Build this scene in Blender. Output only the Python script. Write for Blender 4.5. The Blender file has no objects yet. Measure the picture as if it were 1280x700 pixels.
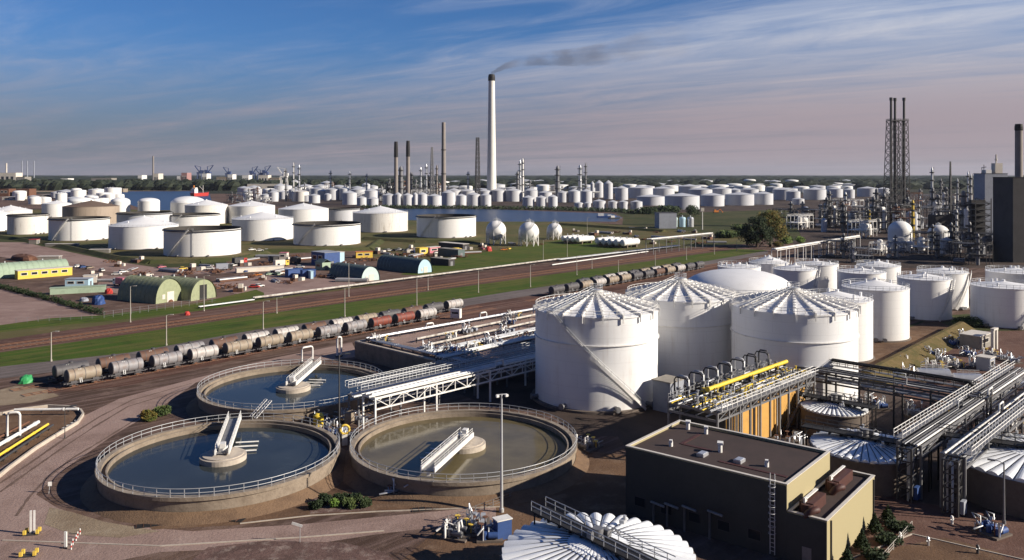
import bpy, math, random
from mathutils import Vector
rnd = random.Random(11)
PI = math.pi
rad = math.radians
CAMZ, F, CX, HY = 46.0, 1040.0, 640.0, 217.0      # camera height (m), focal length and horizon of the 1280 px photo
U = Vector((math.sin(rad(44)), math.cos(rad(44)), 0))   # the two axes the whole plant is laid out on
V = Vector((U.y, -U.x, 0))
RZ = math.atan2(U.y, U.x)

def G(px, py, z=0.0):
    Y = (CAMZ - z) * F / (py - HY)
    return Vector(((px - CX) / F * Y, Y, z))

sc = bpy.context.scene
col = sc.collection

# ------------------------------------------------------------------ materials
def newmat(name):
    m = bpy.data.materials.new(name)
    m.use_nodes = True
    nt = m.node_tree
    b = nt.nodes['Principled BSDF']
    return m, nt, b

def node(nt, typ, **kw):
    n = nt.nodes.new(typ)
    for k, v in kw.items():
        if k.startswith('i_'):
            key = k[2:]
            n.inputs[int(key) if key.isdigit() else key].default_value = v
        else:
            setattr(n, k, v)
    return n

def link(nt, a, b):
    nt.links.new(a, b)

def math_n(nt, op, a, b=None, clamp=False):
    n = nt.nodes.new('ShaderNodeMath')
    n.operation = op
    n.use_clamp = clamp
    for i, x in enumerate((a, b)):
        if x is None:
            continue
        if isinstance(x, (int, float)):
            n.inputs[i].default_value = x
        else:
            nt.links.new(x, n.inputs[i])
    return n.outputs[0]

def noise(nt, vec, scale, detail=4, rough=0.6, sx=1, sy=1, sz=1, off=(0, 0, 0), dist=0.0):
    mp = nt.nodes.new('ShaderNodeMapping')
    mp.inputs['Scale'].default_value = (sx, sy, sz)
    mp.inputs['Location'].default_value = off
    nt.links.new(vec, mp.inputs[0])
    n = nt.nodes.new('ShaderNodeTexNoise')
    n.inputs['Scale'].default_value = scale
    n.inputs['Detail'].default_value = detail
    n.inputs['Roughness'].default_value = rough
    n.inputs['Distortion'].default_value = dist
    nt.links.new(mp.outputs[0], n.inputs['Vector'])
    return n.outputs['Fac']

def ramp(nt, fac, lo, hi, a=0.0, b=1.0):
    n = nt.nodes.new('ShaderNodeMapRange')
    n.inputs['From Min'].default_value = lo
    n.inputs['From Max'].default_value = hi
    n.inputs['To Min'].default_value = a
    n.inputs['To Max'].default_value = b
    n.interpolation_type = 'SMOOTHSTEP'
    nt.links.new(fac, n.inputs[0])
    return n.outputs[0]

def mix(nt, fac, a, b, blend='MIX'):
    n = nt.nodes.new('ShaderNodeMix')
    n.data_type = 'RGBA'
    n.blend_type = blend
    if isinstance(fac, (int, float)):
        n.inputs[0].default_value = fac
    else:
        nt.links.new(fac, n.inputs[0])
    for i, x in ((6, a), (7, b)):
        if isinstance(x, tuple):
            n.inputs[i].default_value = (x[0], x[1], x[2], 1)
        else:
            nt.links.new(x, n.inputs[i])
    return n.outputs[2]

def M(name, c, rough=0.6, metal=0.0, dirt=0.25, dcol=None, scale=0.8, spec=0.4, bump=0.0, bscale=4.0):
    """general weathered material: base colour broken up by two sizes of noise"""
    m, nt, b = newmat(name)
    g = node(nt, 'ShaderNodeTexCoord')
    dcol = dcol or tuple(x * 0.45 for x in c)
    n1 = noise(nt, g.outputs['Object'], scale, 5, 0.65)
    n2 = noise(nt, g.outputs['Object'], scale * 7, 3, 0.6, off=(7, 3, 1))
    f = math_n(nt, 'MULTIPLY', ramp(nt, n1, 0.4, 0.72), dirt)
    f2 = math_n(nt, 'MULTIPLY', ramp(nt, n2, 0.45, 0.75), dirt * 0.7)
    cc = mix(nt, f, c, dcol)
    cc = mix(nt, f2, cc, dcol)
    link(nt, cc, b.inputs['Base Color'])
    b.inputs['Roughness'].default_value = rough
    b.inputs['Metallic'].default_value = metal
    b.inputs['Specular IOR Level'].default_value = spec
    if bump:
        bp = node(nt, 'ShaderNodeBump', i_Strength=bump, i_Distance=0.1)
        n3 = noise(nt, g.outputs['Object'], bscale, 4, 0.6)
        link(nt, n3, bp.inputs['Height'])
        link(nt, bp.outputs[0], b.inputs['Normal'])
    return m

def tank_mat(name, c=(0.8, 0.79, 0.77), dcol=(0.42, 0.36, 0.30), amt=0.3, course=2.3, seam=0.16):
    """painted steel plates: weld courses round the shell, upright seams, streaks running down"""
    m, nt, b = newmat(name)
    g = node(nt, 'ShaderNodeTexCoord')
    v = g.outputs['Object']
    sp = node(nt, 'ShaderNodeSeparateXYZ')
    link(nt, v, sp.inputs[0])
    oi = node(nt, 'ShaderNodeObjectInfo')
    va = nt.nodes.new('ShaderNodeVectorMath'); va.operation = 'ADD'
    cm = node(nt, 'ShaderNodeCombineXYZ')
    link(nt, math_n(nt, 'MULTIPLY', oi.outputs['Random'], 83.0), cm.inputs[0])
    link(nt, v, va.inputs[0]); link(nt, cm.outputs[0], va.inputs[1])
    v2 = va.outputs[0]
    streak = noise(nt, v2, 0.9, 5, 0.65, sz=0.07)
    blot = noise(nt, v2, 0.12, 4, 0.6)
    f = math_n(nt, 'MULTIPLY', ramp(nt, streak, 0.46, 0.74), ramp(nt, blot, 0.38, 0.66))
    f = math_n(nt, 'MULTIPLY', f, amt)
    fz = math_n(nt, 'FRACT', math_n(nt, 'DIVIDE', sp.outputs[2], course))
    ln = math_n(nt, 'GREATER_THAN', fz, 0.955)
    ang = math_n(nt, 'ARCTAN2', sp.outputs[1], sp.outputs[0])
    row = math_n(nt, 'FLOOR', math_n(nt, 'DIVIDE', sp.outputs[2], course))
    fa = math_n(nt, 'FRACT', math_n(nt, 'ADD', math_n(nt, 'MULTIPLY', ang, 12 / (2 * PI)), math_n(nt, 'MULTIPLY', row, 0.37)))
    lv = math_n(nt, 'GREATER_THAN', fa, 0.985)
    ls = math_n(nt, 'MULTIPLY', math_n(nt, 'MAXIMUM', ln, lv), seam)
    fine = math_n(nt, 'MULTIPLY', noise(nt, v2, 2.2, 4, 0.7), 0.10)
    cc = mix(nt, f, c, dcol)
    cc = mix(nt, ls, cc, tuple(x * 0.5 for x in c))
    cc = mix(nt, fine, cc, tuple(x * 0.6 for x in c))
    link(nt, cc, b.inputs['Base Color'])
    b.inputs['Roughness'].default_value = 0.5
    b.inputs['Specular IOR Level'].default_value = 0.3
    return m

def ground_mat(name, cols, s1=0.02, s2=0.25, rough=0.95, thr=(0.42, 0.62), fine=0.35, streak=None):
    """cols = base, second, third; patches from two sizes of noise and a fine grain, in metres"""
    m, nt, b = newmat(name)
    g = node(nt, 'ShaderNodeNewGeometry')
    v = g.outputs['Position']
    a = noise(nt, v, s1, 6, 0.62, dist=0.6)
    c = noise(nt, v, s2, 5, 0.65, off=(31, 7, 0))
    d = noise(nt, v, 2.5, 4, 0.75)
    cc = mix(nt, ramp(nt, a, *thr), cols[0], cols[1])
    cc = mix(nt, math_n(nt, 'MULTIPLY', ramp(nt, c, 0.48, 0.7), 0.75), cc, cols[2])
    if streak:
        mp = node(nt, 'ShaderNodeMapping')
        mp.inputs['Rotation'].default_value = (0, 0, -RZ)
        link(nt, v, mp.inputs[0])
        st = noise(nt, mp.outputs[0], 0.6, 4, 0.6, sx=0.03)
        cc = mix(nt, math_n(nt, 'MULTIPLY', ramp(nt, st, 0.45, 0.65), 0.6), cc, streak)
    dark = tuple(x * 0.45 for x in cols[0])
    cc = mix(nt, math_n(nt, 'MULTIPLY', ramp(nt, d, 0.4, 0.75), fine), cc, dark)
    link(nt, cc, b.inputs['Base Color'])
    b.inputs['Roughness'].default_value = rough
    b.inputs['Specular IOR Level'].default_value = 0.15
    bp = node(nt, 'ShaderNodeBump', i_Strength=0.5, i_Distance=0.25)
    link(nt, d, bp.inputs['Height'])
    link(nt, bp.outputs[0], b.inputs['Normal'])
    return m

def water_mat(name, c, rough=0.06, bump=0.15, scale=1.4, spec=0.5):
    m, nt, b = newmat(name)
    g = node(nt, 'ShaderNodeNewGeometry')
    n = noise(nt, g.outputs['Position'], scale, 4, 0.6)
    n2 = noise(nt, g.outputs['Position'], 0.08, 4, 0.6)
    cc = mix(nt, ramp(nt, n2, 0.4, 0.65), c, tuple(x * 1.5 for x in c))
    link(nt, cc, b.inputs['Base Color'])
    b.inputs['Roughness'].default_value = rough
    b.inputs['IOR'].default_value = 1.33
    b.inputs['Specular IOR Level'].default_value = spec
    bp = node(nt, 'ShaderNodeBump', i_Strength=bump, i_Distance=0.05)
    link(nt, n, bp.inputs['Height'])
    link(nt, bp.outputs[0], b.inputs['Normal'])
    return m

def leaf_mat(name, a, bcol, c3=None):
    m, nt, b = newmat(name)
    g = node(nt, 'ShaderNodeNewGeometry')
    n1 = noise(nt, g.outputs['Position'], 0.35, 4, 0.6)
    cc = mix(nt, ramp(nt, n1, 0.38, 0.62), a, bcol)
    if c3:
        n2 = noise(nt, g.outputs['Position'], 1.3, 3, 0.6)
        cc = mix(nt, ramp(nt, n2, 0.5, 0.7), cc, c3)
    link(nt, cc, b.inputs['Base Color'])
    b.inputs['Roughness'].default_value = 0.75
    b.inputs['Specular IOR Level'].default_value = 0.2
    return m

MAT = {}
MAT['white'] = tank_mat('white tank paint')
MAT['white_big'] = tank_mat('white tank paint tall', (0.80, 0.80, 0.80), (0.46, 0.38, 0.31), 0.42, 2.4, 0.16)
MAT['white_roof'] = M('white roof plates', (0.80, 0.80, 0.80), 0.5, 0, 0.16, (0.5, 0.48, 0.46), 0.5)
MAT['white_far'] = tank_mat('white tank paint far', (0.84, 0.83, 0.80), (0.5, 0.44, 0.37), 0.3, 3.0, 0.12)
MAT['stained'] = tank_mat('stained tank paint', (0.74, 0.71, 0.66), (0.22, 0.16, 0.11), 0.85, 2.3, 0.2)
MAT['brown'] = tank_mat('brown weathered tank', (0.36, 0.29, 0.23), (0.12, 0.09, 0.07), 0.7, 2.3, 0.2)  # its brown also carries the dark shade lying on that tank
MAT['brown_roof'] = M('brown roof plates', (0.16, 0.11, 0.08), 0.8, 0, 0.4)
MAT['greytank'] = tank_mat('grey tank paint and shade', (0.56, 0.57, 0.60), (0.3, 0.27, 0.24), 0.5, 2.3, 0.2)  # on the shaded tanks this grey has their shade put into it
MAT['black'] = M('black bitumen steel', (0.018, 0.017, 0.018), 0.7, 0, 0.2)
MAT['floatroof'] = M('dark floating roof', (0.06, 0.055, 0.05), 0.8, 0, 0.5, (0.02, 0.018, 0.016), 0.1)
MAT['dirtywhite'] = M('dirty white pipe lagging', (0.58, 0.55, 0.50), 0.7, 0, 0.8, (0.16, 0.12, 0.10), 0.5)
MAT['galv'] = M('galvanised steel', (0.55, 0.56, 0.57), 0.45, 0.3, 0.25)
MAT['whitesteel'] = M('white painted steel', (0.78, 0.77, 0.74), 0.5, 0, 0.25, (0.35, 0.28, 0.22))
MAT['post'] = M('weathered lamp post', (0.40, 0.37, 0.32), 0.6, 0, 0.3)
MAT['pinkd'] = M('dull pink wall', (0.36, 0.20, 0.19), 0.8, 0, 0.3)
MAT['dsteel'] = M('dark steelwork', (0.07, 0.068, 0.07), 0.55, 0.2, 0.4)
MAT['msteel'] = M('mid grey steelwork', (0.22, 0.22, 0.23), 0.5, 0.3, 0.4)
MAT['rust'] = M('rusty steel', (0.16, 0.075, 0.045), 0.85, 0, 0.5)
MAT['yellow'] = M('yellow pipe paint', (0.80, 0.58, 0.06), 0.45, 0, 0.25, (0.4, 0.26, 0.06))
MAT['ochre'] = M('ochre wall panels', (0.56, 0.31, 0.075), 0.7, 0, 0.35, (0.30, 0.17, 0.06))
MAT['silver'] = M('aluminium lagging', (0.62, 0.63, 0.65), 0.35, 0.6, 0.25)
MAT['concrete'] = M('concrete', (0.27, 0.22, 0.17), 0.9, 0, 0.6, (0.13, 0.10, 0.075), 0.45, 0.2, 0.4)
MAT['conc_lip'] = M('pale concrete', (0.50, 0.44, 0.37), 0.9, 0, 0.4, (0.25, 0.2, 0.16), 0.7, 0.2)
MAT['rimtop'] = M('weathered rim concrete', (0.31, 0.265, 0.22), 0.9, 0, 0.6, (0.15, 0.12, 0.09), 0.6, 0.2, 0.3)
MAT['conc_dark'] = M('dark stained concrete', (0.15, 0.12, 0.10), 0.9, 0, 0.4)
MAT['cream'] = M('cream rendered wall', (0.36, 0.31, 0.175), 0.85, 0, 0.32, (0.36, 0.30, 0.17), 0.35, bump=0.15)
MAT['shadeskin'] = M('dark olive grey shade skin', (0.055, 0.055, 0.050), 0.8, 0, 0.35, (0.03, 0.03, 0.028), 0.25)  # wall shade put into a colour, for faces turned from the sun
MAT['graywall'] = M('grey rendered wall', (0.26, 0.24, 0.21), 0.85, 0, 0.3)
MAT['bitumen'] = M('roofing felt', (0.055, 0.036, 0.032), 0.9, 0, 0.5, (0.03, 0.022, 0.02), 0.25)
MAT['coping'] = M('pale coping', (0.62, 0.58, 0.52), 0.7, 0, 0.25)
MAT['glass'] = M('dark window glass', (0.02, 0.025, 0.03), 0.12, 0, 0.1)
MAT['redduct'] = M('red brown duct', (0.075, 0.028, 0.022), 0.6, 0, 0.35)
MAT['red'] = M('red paint', (0.50, 0.05, 0.04), 0.5, 0, 0.3)
MAT['blue'] = M('blue paint', (0.035, 0.08, 0.24), 0.6, 0, 0.45)
MAT['ltblue'] = M('light blue cladding', (0.42, 0.60, 0.70), 0.6, 0, 0.2)
MAT['green'] = M('green paint', (0.04, 0.30, 0.10), 0.5, 0, 0.25)
MAT['hutgreen'] = M('pale green hut sheeting', (0.33, 0.42, 0.31), 0.75, 0, 0.35, (0.16, 0.2, 0.14), 0.4)
MAT['hutdark'] = M('dark green hut sheeting', (0.10, 0.14, 0.14), 0.7, 0, 0.35)
MAT['hutend'] = M('pale hut end', (0.50, 0.62, 0.60), 0.8, 0, 0.25)
MAT['hutolive'] = M('olive hut sheeting', (0.30, 0.33, 0.20), 0.8, 0, 0.35)
MAT['walley'] = M('yellow cladding', (0.75, 0.52, 0.08), 0.7, 0, 0.2)
MAT['orange'] = M('orange paint', (0.65, 0.22, 0.04), 0.5, 0, 0.25)
MAT['tyre'] = M('tyre rubber', (0.02, 0.02, 0.02), 0.85, 0, 0.2)
MAT['wag_cream'] = M('cream wagon paint', (0.30, 0.255, 0.195), 0.6, 0, 0.6, (0.2, 0.12, 0.08), 0.7)
MAT['wag_grey'] = M('grey wagon paint', (0.26, 0.26, 0.275), 0.55, 0, 0.6, (0.2, 0.13, 0.1), 0.7)
MAT['wag_white'] = M('white wagon paint', (0.44, 0.43, 0.42), 0.5, 0, 0.65, (0.3, 0.22, 0.18), 0.7)
MAT['wag_brown'] = M('brown wagon paint', (0.12, 0.066, 0.046), 0.7, 0, 0.5, (0.1, 0.05, 0.035), 0.7)
MAT['wag_red'] = M('red wagon paint', (0.20, 0.05, 0.032), 0.6, 0, 0.4, (0.12, 0.03, 0.02), 0.7)
MAT['wag_dark'] = M('dark wagon paint', (0.09, 0.085, 0.09), 0.6, 0, 0.4)
MAT['cover'] = M('white ribbed cover', (0.82, 0.84, 0.86), 0.32, 0, 0.2, (0.42, 0.44, 0.47), 0.6)
MAT['trunk'] = M('bark', (0.10, 0.07, 0.05), 0.9, 0, 0.3)
MAT['chim_white'] = M('pale concrete chimney', (0.76, 0.74, 0.68), 0.8, 0, 0.2, (0.5, 0.46, 0.4), 0.03)
MAT['chim_grey'] = M('grey chimney', (0.27, 0.24, 0.22), 0.8, 0, 0.3, (0.12, 0.1, 0.09), 0.05)
MAT['bluefar'] = M('blue crane paint', (0.05, 0.08, 0.20), 0.7, 0, 0.2)
MAT['warmwhite'] = M('warm white cladding', (0.66, 0.60, 0.52), 0.8, 0, 0.3, None, 0.05)
MAT['greybld'] = M('blue grey cladding', (0.30, 0.32, 0.37), 0.8, 0, 0.3, None, 0.1)
MAT['darkbld'] = M('dark industrial cladding', (0.05, 0.047, 0.05), 0.8, 0, 0.4, None, 0.2)
MAT['leaf'] = leaf_mat('dark green leaves', (0.035, 0.06, 0.02), (0.075, 0.10, 0.03))
MAT['leaf_or'] = leaf_mat('autumn leaves', (0.06, 0.085, 0.02), (0.15, 0.10, 0.022), (0.12, 0.085, 0.02))
MAT['leaf_dk'] = leaf_mat('deep green leaves', (0.014, 0.026, 0.012), (0.032, 0.048, 0.018))
MAT['leaf_lt'] = leaf_mat('light green leaves', (0.10, 0.17, 0.03), (0.16, 0.22, 0.06))
MAT['forest'] = leaf_mat('woodland', (0.016, 0.026, 0.016), (0.03, 0.038, 0.022), (0.04, 0.038, 0.024))

# ------------------------------------------------------------------ mesh builder
class MB:
    def __init__(s):
        s.v, s.f, s.sm = [], [], []
    def add(s, vs, fs, smooth=False):
        o = len(s.v)
        s.v += [tuple(v) for v in vs]
        for f in fs:
            s.f.append(tuple(i + o for i in f))
            s.sm.append(smooth)
        return s
    def box(s, c, sz, rz=0.0):
        x, y, z = sz[0] / 2, sz[1] / 2, sz[2] / 2
        ca, sa = math.cos(rz), math.sin(rz)
        vs = []
        for dz in (-z, z):
            for dx, dy in ((-x, -y), (x, -y), (x, y), (-x, y)):
                vs.append((c[0] + dx * ca - dy * sa, c[1] + dx * sa + dy * ca, c[2] + dz))
        return s.add(vs, [(3, 2, 1, 0), (4, 5, 6, 7), (0, 1, 5, 4), (1, 2, 6, 5), (2, 3, 7, 6), (3, 0, 4, 7)])
    def bar(s, p, q, w, h=None):
        p, q = Vector(p), Vector(q)
        h = h or w
        d = q - p
        if d.length < 1e-6:
            return s
        d.normalize()
        up = Vector((0, 0, 1)) if abs(d.z) < 0.95 else Vector((1, 0, 0))
        a = d.cross(up).normalized() * (w / 2)
        b = a.cross(d).normalized() * (h / 2)
        vs = [p - a - b, p + a - b, p + a + b, p - a + b, q - a - b, q + a - b, q + a + b, q - a + b]
        return s.add(vs, [(0, 1, 2, 3), (7, 6, 5, 4), (0, 4, 5, 1), (1, 5, 6, 2), (2, 6, 7, 3), (3, 7, 4, 0)])
    def cyl(s, p, q, r0, r1=None, n=12, caps=True, smooth=True):
        p, q = Vector(p), Vector(q)
        r1 = r0 if r1 is None else r1
        d = (q - p).normalized()
        up = Vector((0, 0, 1)) if abs(d.z) < 0.95 else Vector((1, 0, 0))
        a = d.cross(up).normalized()
        b = d.cross(a).normalized()
        vs = []
        for c, r in ((p, r0), (q, r1)):
            for i in range(n):
                t = 2 * PI * i / n
                vs.append(c + a * (r * math.cos(t)) + b * (r * math.sin(t)))
        s.add(vs, [(i, (i + 1) % n, n + (i + 1) % n, n + i) for i in range(n)], smooth)
        if caps:
            s.add(vs[:n], [tuple(range(n))[::-1]])
            s.add(vs[n:], [tuple(range(n))])
        return s
    def lathe(s, prof, n=32, c=(0, 0, 0), smooth=True):
        """profile of (r, z); every profile step gets its own vertices so edges stay crisp"""
        for (r0, z0), (r1, z1) in zip(prof[:-1], prof[1:]):
            vs = []
            for r, z in ((r0, z0), (r1, z1)):
                for i in range(n):
                    t = 2 * PI * i / n
                    vs.append((c[0] + r * math.cos(t), c[1] + r * math.sin(t), c[2] + z))
            if r1 < 1e-4:
                s.add(vs[:n] + [(c[0], c[1], c[2] + z1)], [(i, (i + 1) % n, n) for i in range(n)], smooth)
            elif r0 < 1e-4:
                s.add(vs[n:] + [(c[0], c[1], c[2] + z0)], [((i + 1) % n, i, n) for i in range(n)], smooth)
            else:
                s.add(vs, [(i, (i + 1) % n, n + (i + 1) % n, n + i) for i in range(n)], smooth)
        return s
    def dome(s, r, z0, rise, n=32, m=8, c=(0, 0, 0)):
        vs, fs = [], []
        for j in range(m):
            a = j / m
            rr = r * math.cos(a * PI / 2)
            zz = z0 + rise * math.sin(a * PI / 2)
            for i in range(n):
                t = 2 * PI * i / n
                vs.append((c[0] + rr * math.cos(t), c[1] + rr * math.sin(t), c[2] + zz))
        vs.append((c[0], c[1], c[2] + z0 + rise))
        for j in range(m - 1):
            for i in range(n):
                fs.append((j * n + i, j * n + (i + 1) % n, (j + 1) * n + (i + 1) % n, (j + 1) * n + i))
        for i in range(n):
            fs.append(((m - 1) * n + i, (m - 1) * n + (i + 1) % n, m * n))
        return s.add(vs, fs, True)
    def sphere(s, c, r, n=32, m=18):
        vs, fs = [], []
        for j in range(m + 1):
            a = PI * j / m
            for i in range(n):
                t = 2 * PI * i / n
                vs.append((c[0] + r * math.sin(a) * math.cos(t), c[1] + r * math.sin(a) * math.sin(t), c[2] - r * math.cos(a)))
        for j in range(m):
            for i in range(n):
                fs.append((j * n + i, j * n + (i + 1) % n, (j + 1) * n + (i + 1) % n, (j + 1) * n + i))
        return s.add(vs, fs, True)
    def tube(s, pts, r, n=6, closed=False):
        pts = [Vector(p) for p in pts]
        k = len(pts)
        vs = []
        for i, p in enumerate(pts):
            a = pts[(i - 1) % k] if (closed or i > 0) else p
            b = pts[(i + 1) % k] if (closed or i < k - 1) else p
            d = (b - a).normalized()
            up = Vector((0, 0, 1)) if abs(d.z) < 0.9 else Vector((1, 0, 0))
            e = d.cross(up).normalized()
            g = e.cross(d).normalized()
            for j in range(n):
                t = 2 * PI * j / n
                vs.append(p + e * (r * math.cos(t)) + g * (r * math.sin(t)))
        fs = []
        for i in range(k if closed else k - 1):
            i2 = (i + 1) % k
            for j in range(n):
                fs.append((i * n + j, i * n + (j + 1) % n, i2 * n + (j + 1) % n, i2 * n + j))
        s.add(vs, fs, True)
        if not closed:
            s.add(vs[:n], [tuple(range(n))])
            s.add(vs[-n:], [tuple(range(n))[::-1]])
        return s
    def prism(s, pts, z0, z1):
        n = len(pts)
        vs = [(p[0], p[1], z0) for p in pts] + [(p[0], p[1], z1) for p in pts]
        return s.add(vs, [tuple(range(n))[::-1], tuple(range(n, 2 * n))] + [(i, (i + 1) % n, n + (i + 1) % n, n + i) for i in range(n)])
    def sheet(s, pts):
        return s.add(pts, [tuple(range(len(pts)))])
    def rail(s, path, h=1.1, step=2.0, closed=False, w=0.07, mids=1, tr=0.05):
        """hand rail: posts, top rail and mid rails along a path of floor points"""
        path = [Vector(p) for p in path]
        seq = path + ([path[0]] if closed else [])
        for k in range(mids + 1):
            dz = Vector((0, 0, h * (1 - k / (mids + 1))))
            s.tube([p + dz for p in path], tr, 4, closed)
        acc = 0.0
        for p, q in zip(seq[:-1], seq[1:]):
            L = (q - p).length
            while acc < L:
                b = p.lerp(q, acc / L)
                s.bar(b, b + Vector((0, 0, h)), w)
                acc += step
            acc -= L
        return s
    def build(s, name, mat, parent=None, loc=None, rz=0.0):
        me = bpy.data.meshes.new(name)
        me.from_pydata(s.v, [], s.f)
        me.polygons.foreach_set('use_smooth', s.sm)
        me.materials.append(MAT[mat] if isinstance(mat, str) else mat)
        me.update()
        o = bpy.data.objects.new(name, me)
        col.objects.link(o)
        if parent:
            o.parent = parent
        if loc is not None:
            o.location = loc
        o.rotation_euler = (0, 0, rz)
        return o

def tag(o, label, cat, group=None, kind=None):
    o['label'] = label
    o['category'] = cat
    if group:
        o['group'] = group
    if kind:
        o['kind'] = kind
    return o

def thing(name, label, cat, loc=(0, 0, 0), rz=0.0, group=None):
    o = bpy.data.objects.new(name, None)
    o.empty_display_size = 0.5
    col.objects.link(o)
    o.location = loc
    o.rotation_euler = (0, 0, rz)
    return tag(o, label, cat, group)

KIDS = {}
def kids(o):
    return [c for c in bpy.data.objects if c.parent == o]

def dup(root, loc, rz=None, label=None, group=None, mats=None, scale=None, cache=None):
    """copy a thing with its parts and sub-parts; mats maps part names to another paint"""
    def cp(o, parent):
        c = o.copy()
        col.objects.link(c)
        if parent:
            c.parent = parent
        base = o.name.split('.')[0]
        if mats and o.type == 'MESH' and base in mats:
            c.material_slots[0].link = 'OBJECT'
            c.material_slots[0].material = MAT[mats[base]]
        if o.name not in KIDS:
            KIDS[o.name] = kids(o)
        for k in KIDS[o.name]:
            cp(k, c)
        return c
    r = cp(root, None)
    r.location = loc
    if rz is not None:
        r.rotation_euler = (0, 0, rz)
    if scale is not None:
        r.scale = scale
    if label:
        r['label'] = label
    if group:
        r['group'] = group
    return r

def paint(root, mats):
    for k in kids(root):
        b = k.name.split('.')[0]
        if b in mats:
            k.material_slots[0].link = 'OBJECT'
            k.material_slots[0].material = MAT[mats[b]]

ORD = ['first', 'second', 'third', 'fourth', 'fifth', 'sixth', 'seventh', 'eighth', 'ninth', 'tenth', 'eleventh', 'twelfth',
       'thirteenth', 'fourteenth', 'fifteenth', 'sixteenth', 'seventeenth', 'eighteenth', 'nineteenth', 'twentieth',
       'twenty-first', 'twenty-second', 'twenty-third', 'twenty-fourth', 'twenty-fifth', 'twenty-sixth', 'twenty-seventh', 'twenty-eighth']

def struct(name, mb, mat):
    o = mb.build(name, mat)
    o['kind'] = 'structure'
    return o
# ------------------------------------------------------------------ camera, sun, sky
cam = bpy.data.cameras.new('camera')
cam.sensor_width = 36.0
cam.lens = F / 1280 * 36
cam.shift_y = -(350 - HY) / 1280
cam.clip_start, cam.clip_end = 0.5, 60000
co = bpy.data.objects.new('camera', cam)
col.objects.link(co)
co.location = (0, 0, CAMZ)
co.rotation_euler = (PI / 2, 0, 0)
sc.camera = co

SUN_EL, SUN_AZ = rad(24), rad(103)        # azimuth measured clockwise from the view direction
sd = Vector((math.sin(SUN_AZ) * math.cos(SUN_EL), math.cos(SUN_AZ) * math.cos(SUN_EL), math.sin(SUN_EL)))
sl = bpy.data.lights.new('sun', 'SUN')
sl.energy = 5.0
sl.angle = rad(0.53)
sl.color = (1.0, 0.90, 0.76)
so = bpy.data.objects.new('sun', sl)
col.objects.link(so)
so.rotation_euler = sd.to_track_quat('Z', 'Y').to_euler()

w = bpy.data.worlds.new('World')
sc.world = w
w.use_nodes = True
nt = w.node_tree
bg = nt.nodes['Background']
sky = node(nt, 'ShaderNodeTexSky', sky_type='NISHITA', sun_disc=False, sun_elevation=SUN_EL, sun_rotation=SUN_AZ,
           altitude=50, air_density=1.0, dust_density=0.6, ozone_density=2.5)
STR = 0.05
bg.inputs['Strength'].default_value = STR
tc = node(nt, 'ShaderNodeTexCoord')
d = tc.outputs['Generated']
sp = node(nt, 'ShaderNodeSeparateXYZ')
link(nt, d, sp.inputs[0])
dx, dy, dz = sp.outputs
zc = math_n(nt, 'ADD', math_n(nt, 'MAXIMUM', dz, 0.0), 0.035)
cx_ = math_n(nt, 'DIVIDE', dx, zc)
cy_ = math_n(nt, 'DIVIDE', dy, zc)
cm = node(nt, 'ShaderNodeCombineXYZ')
link(nt, cx_, cm.inputs[0]); link(nt, cy_, cm.inputs[1])
mp = node(nt, 'ShaderNodeMapping', vector_type='POINT')
mp.inputs['Rotation'].default_value = (0, 0, -math.atan2(0.653, -0.757))     # cirrus streets run this way
link(nt, cm.outputs[0], mp.inputs[0])
cv = mp.outputs[0]
n1 = noise(nt, cv, 0.55, 7, 0.58, sx=0.10, sy=1.0, dist=0.5, off=(2.3, 0.4, 0))
n2 = noise(nt, cv, 1.5, 9, 0.66, sx=0.34, sy=1.0, dist=1.3, off=(5.1, 2.2, 0))
n3 = noise(nt, cv, 0.10, 5, 0.55, sx=0.45, sy=1.0, off=(1.7, 6.2, 0), dist=0.3)
right = ramp(nt, dx, -0.45, 0.55)                    # more cloud toward the sun side
low = ramp(nt, dz, 0.24, 0.06)                       # and low over the horizon
cov = math_n(nt, 'ADD', math_n(nt, 'MULTIPLY', right, 0.30), math_n(nt, 'MULTIPLY', low, 0.22))
cov = math_n(nt, 'SUBTRACT', cov, 0.09)
cov = math_n(nt, 'ADD', cov, math_n(nt, 'MULTIPLY', math_n(nt, 'SUBTRACT', n3, 0.5), 0.55))
s = math_n(nt, 'ADD', math_n(nt, 'MULTIPLY', n1, 0.56), math_n(nt, 'MULTIPLY', n2, 0.44))
s = math_n(nt, 'ADD', s, cov)
cl = math_n(nt, 'MULTIPLY', ramp(nt, s, 0.46, 1.0), 0.95)
cl = math_n(nt, 'MULTIPLY', cl, ramp(nt, dy, -0.05, 0.35))          # clouds left out behind the camera to lower the fill light
cl = math_n(nt, 'MULTIPLY', cl, ramp(nt, dz, 0.62, 0.30))
# cloud light: pale over the blue, dusty rose low down
k = 1.0 / STR
cl_hi = (0.47 * k, 0.48 * k, 0.52 * k)
cl_lo = (0.268 * k, 0.222 * k, 0.244 * k)
ccol = mix(nt, ramp(nt, dz, 0.05, 0.20), cl_lo, cl_hi)
blue = mix(nt, ramp(nt, dy, -0.5, 0.3), mix(nt, 1.0, sky.outputs[0], (0.20, 0.34, 0.66), 'MULTIPLY'), mix(nt, 1.0, sky.outputs[0], (0.42, 0.76, 1.28), 'MULTIPLY'))  # sky behind the camera dimmed to cut fill on shaded sides
base = mix(nt, ramp(nt, dz, 0.17, 0.0, 0.0, 0.85), blue, (0.125 * k, 0.126 * k, 0.155 * k))   # dusty air near the horizon
fin = mix(nt, cl, base, ccol)
link(nt, fin, bg.inputs[0])

sc.view_settings.view_transform = 'Standard'
sc.view_settings.look = 'None'
sc.view_settings.exposure = 0.55
sc.view_settings.gamma = 1.0
sc.cycles.max_bounces = 6
sc.cycles.use_denoising = True

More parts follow.
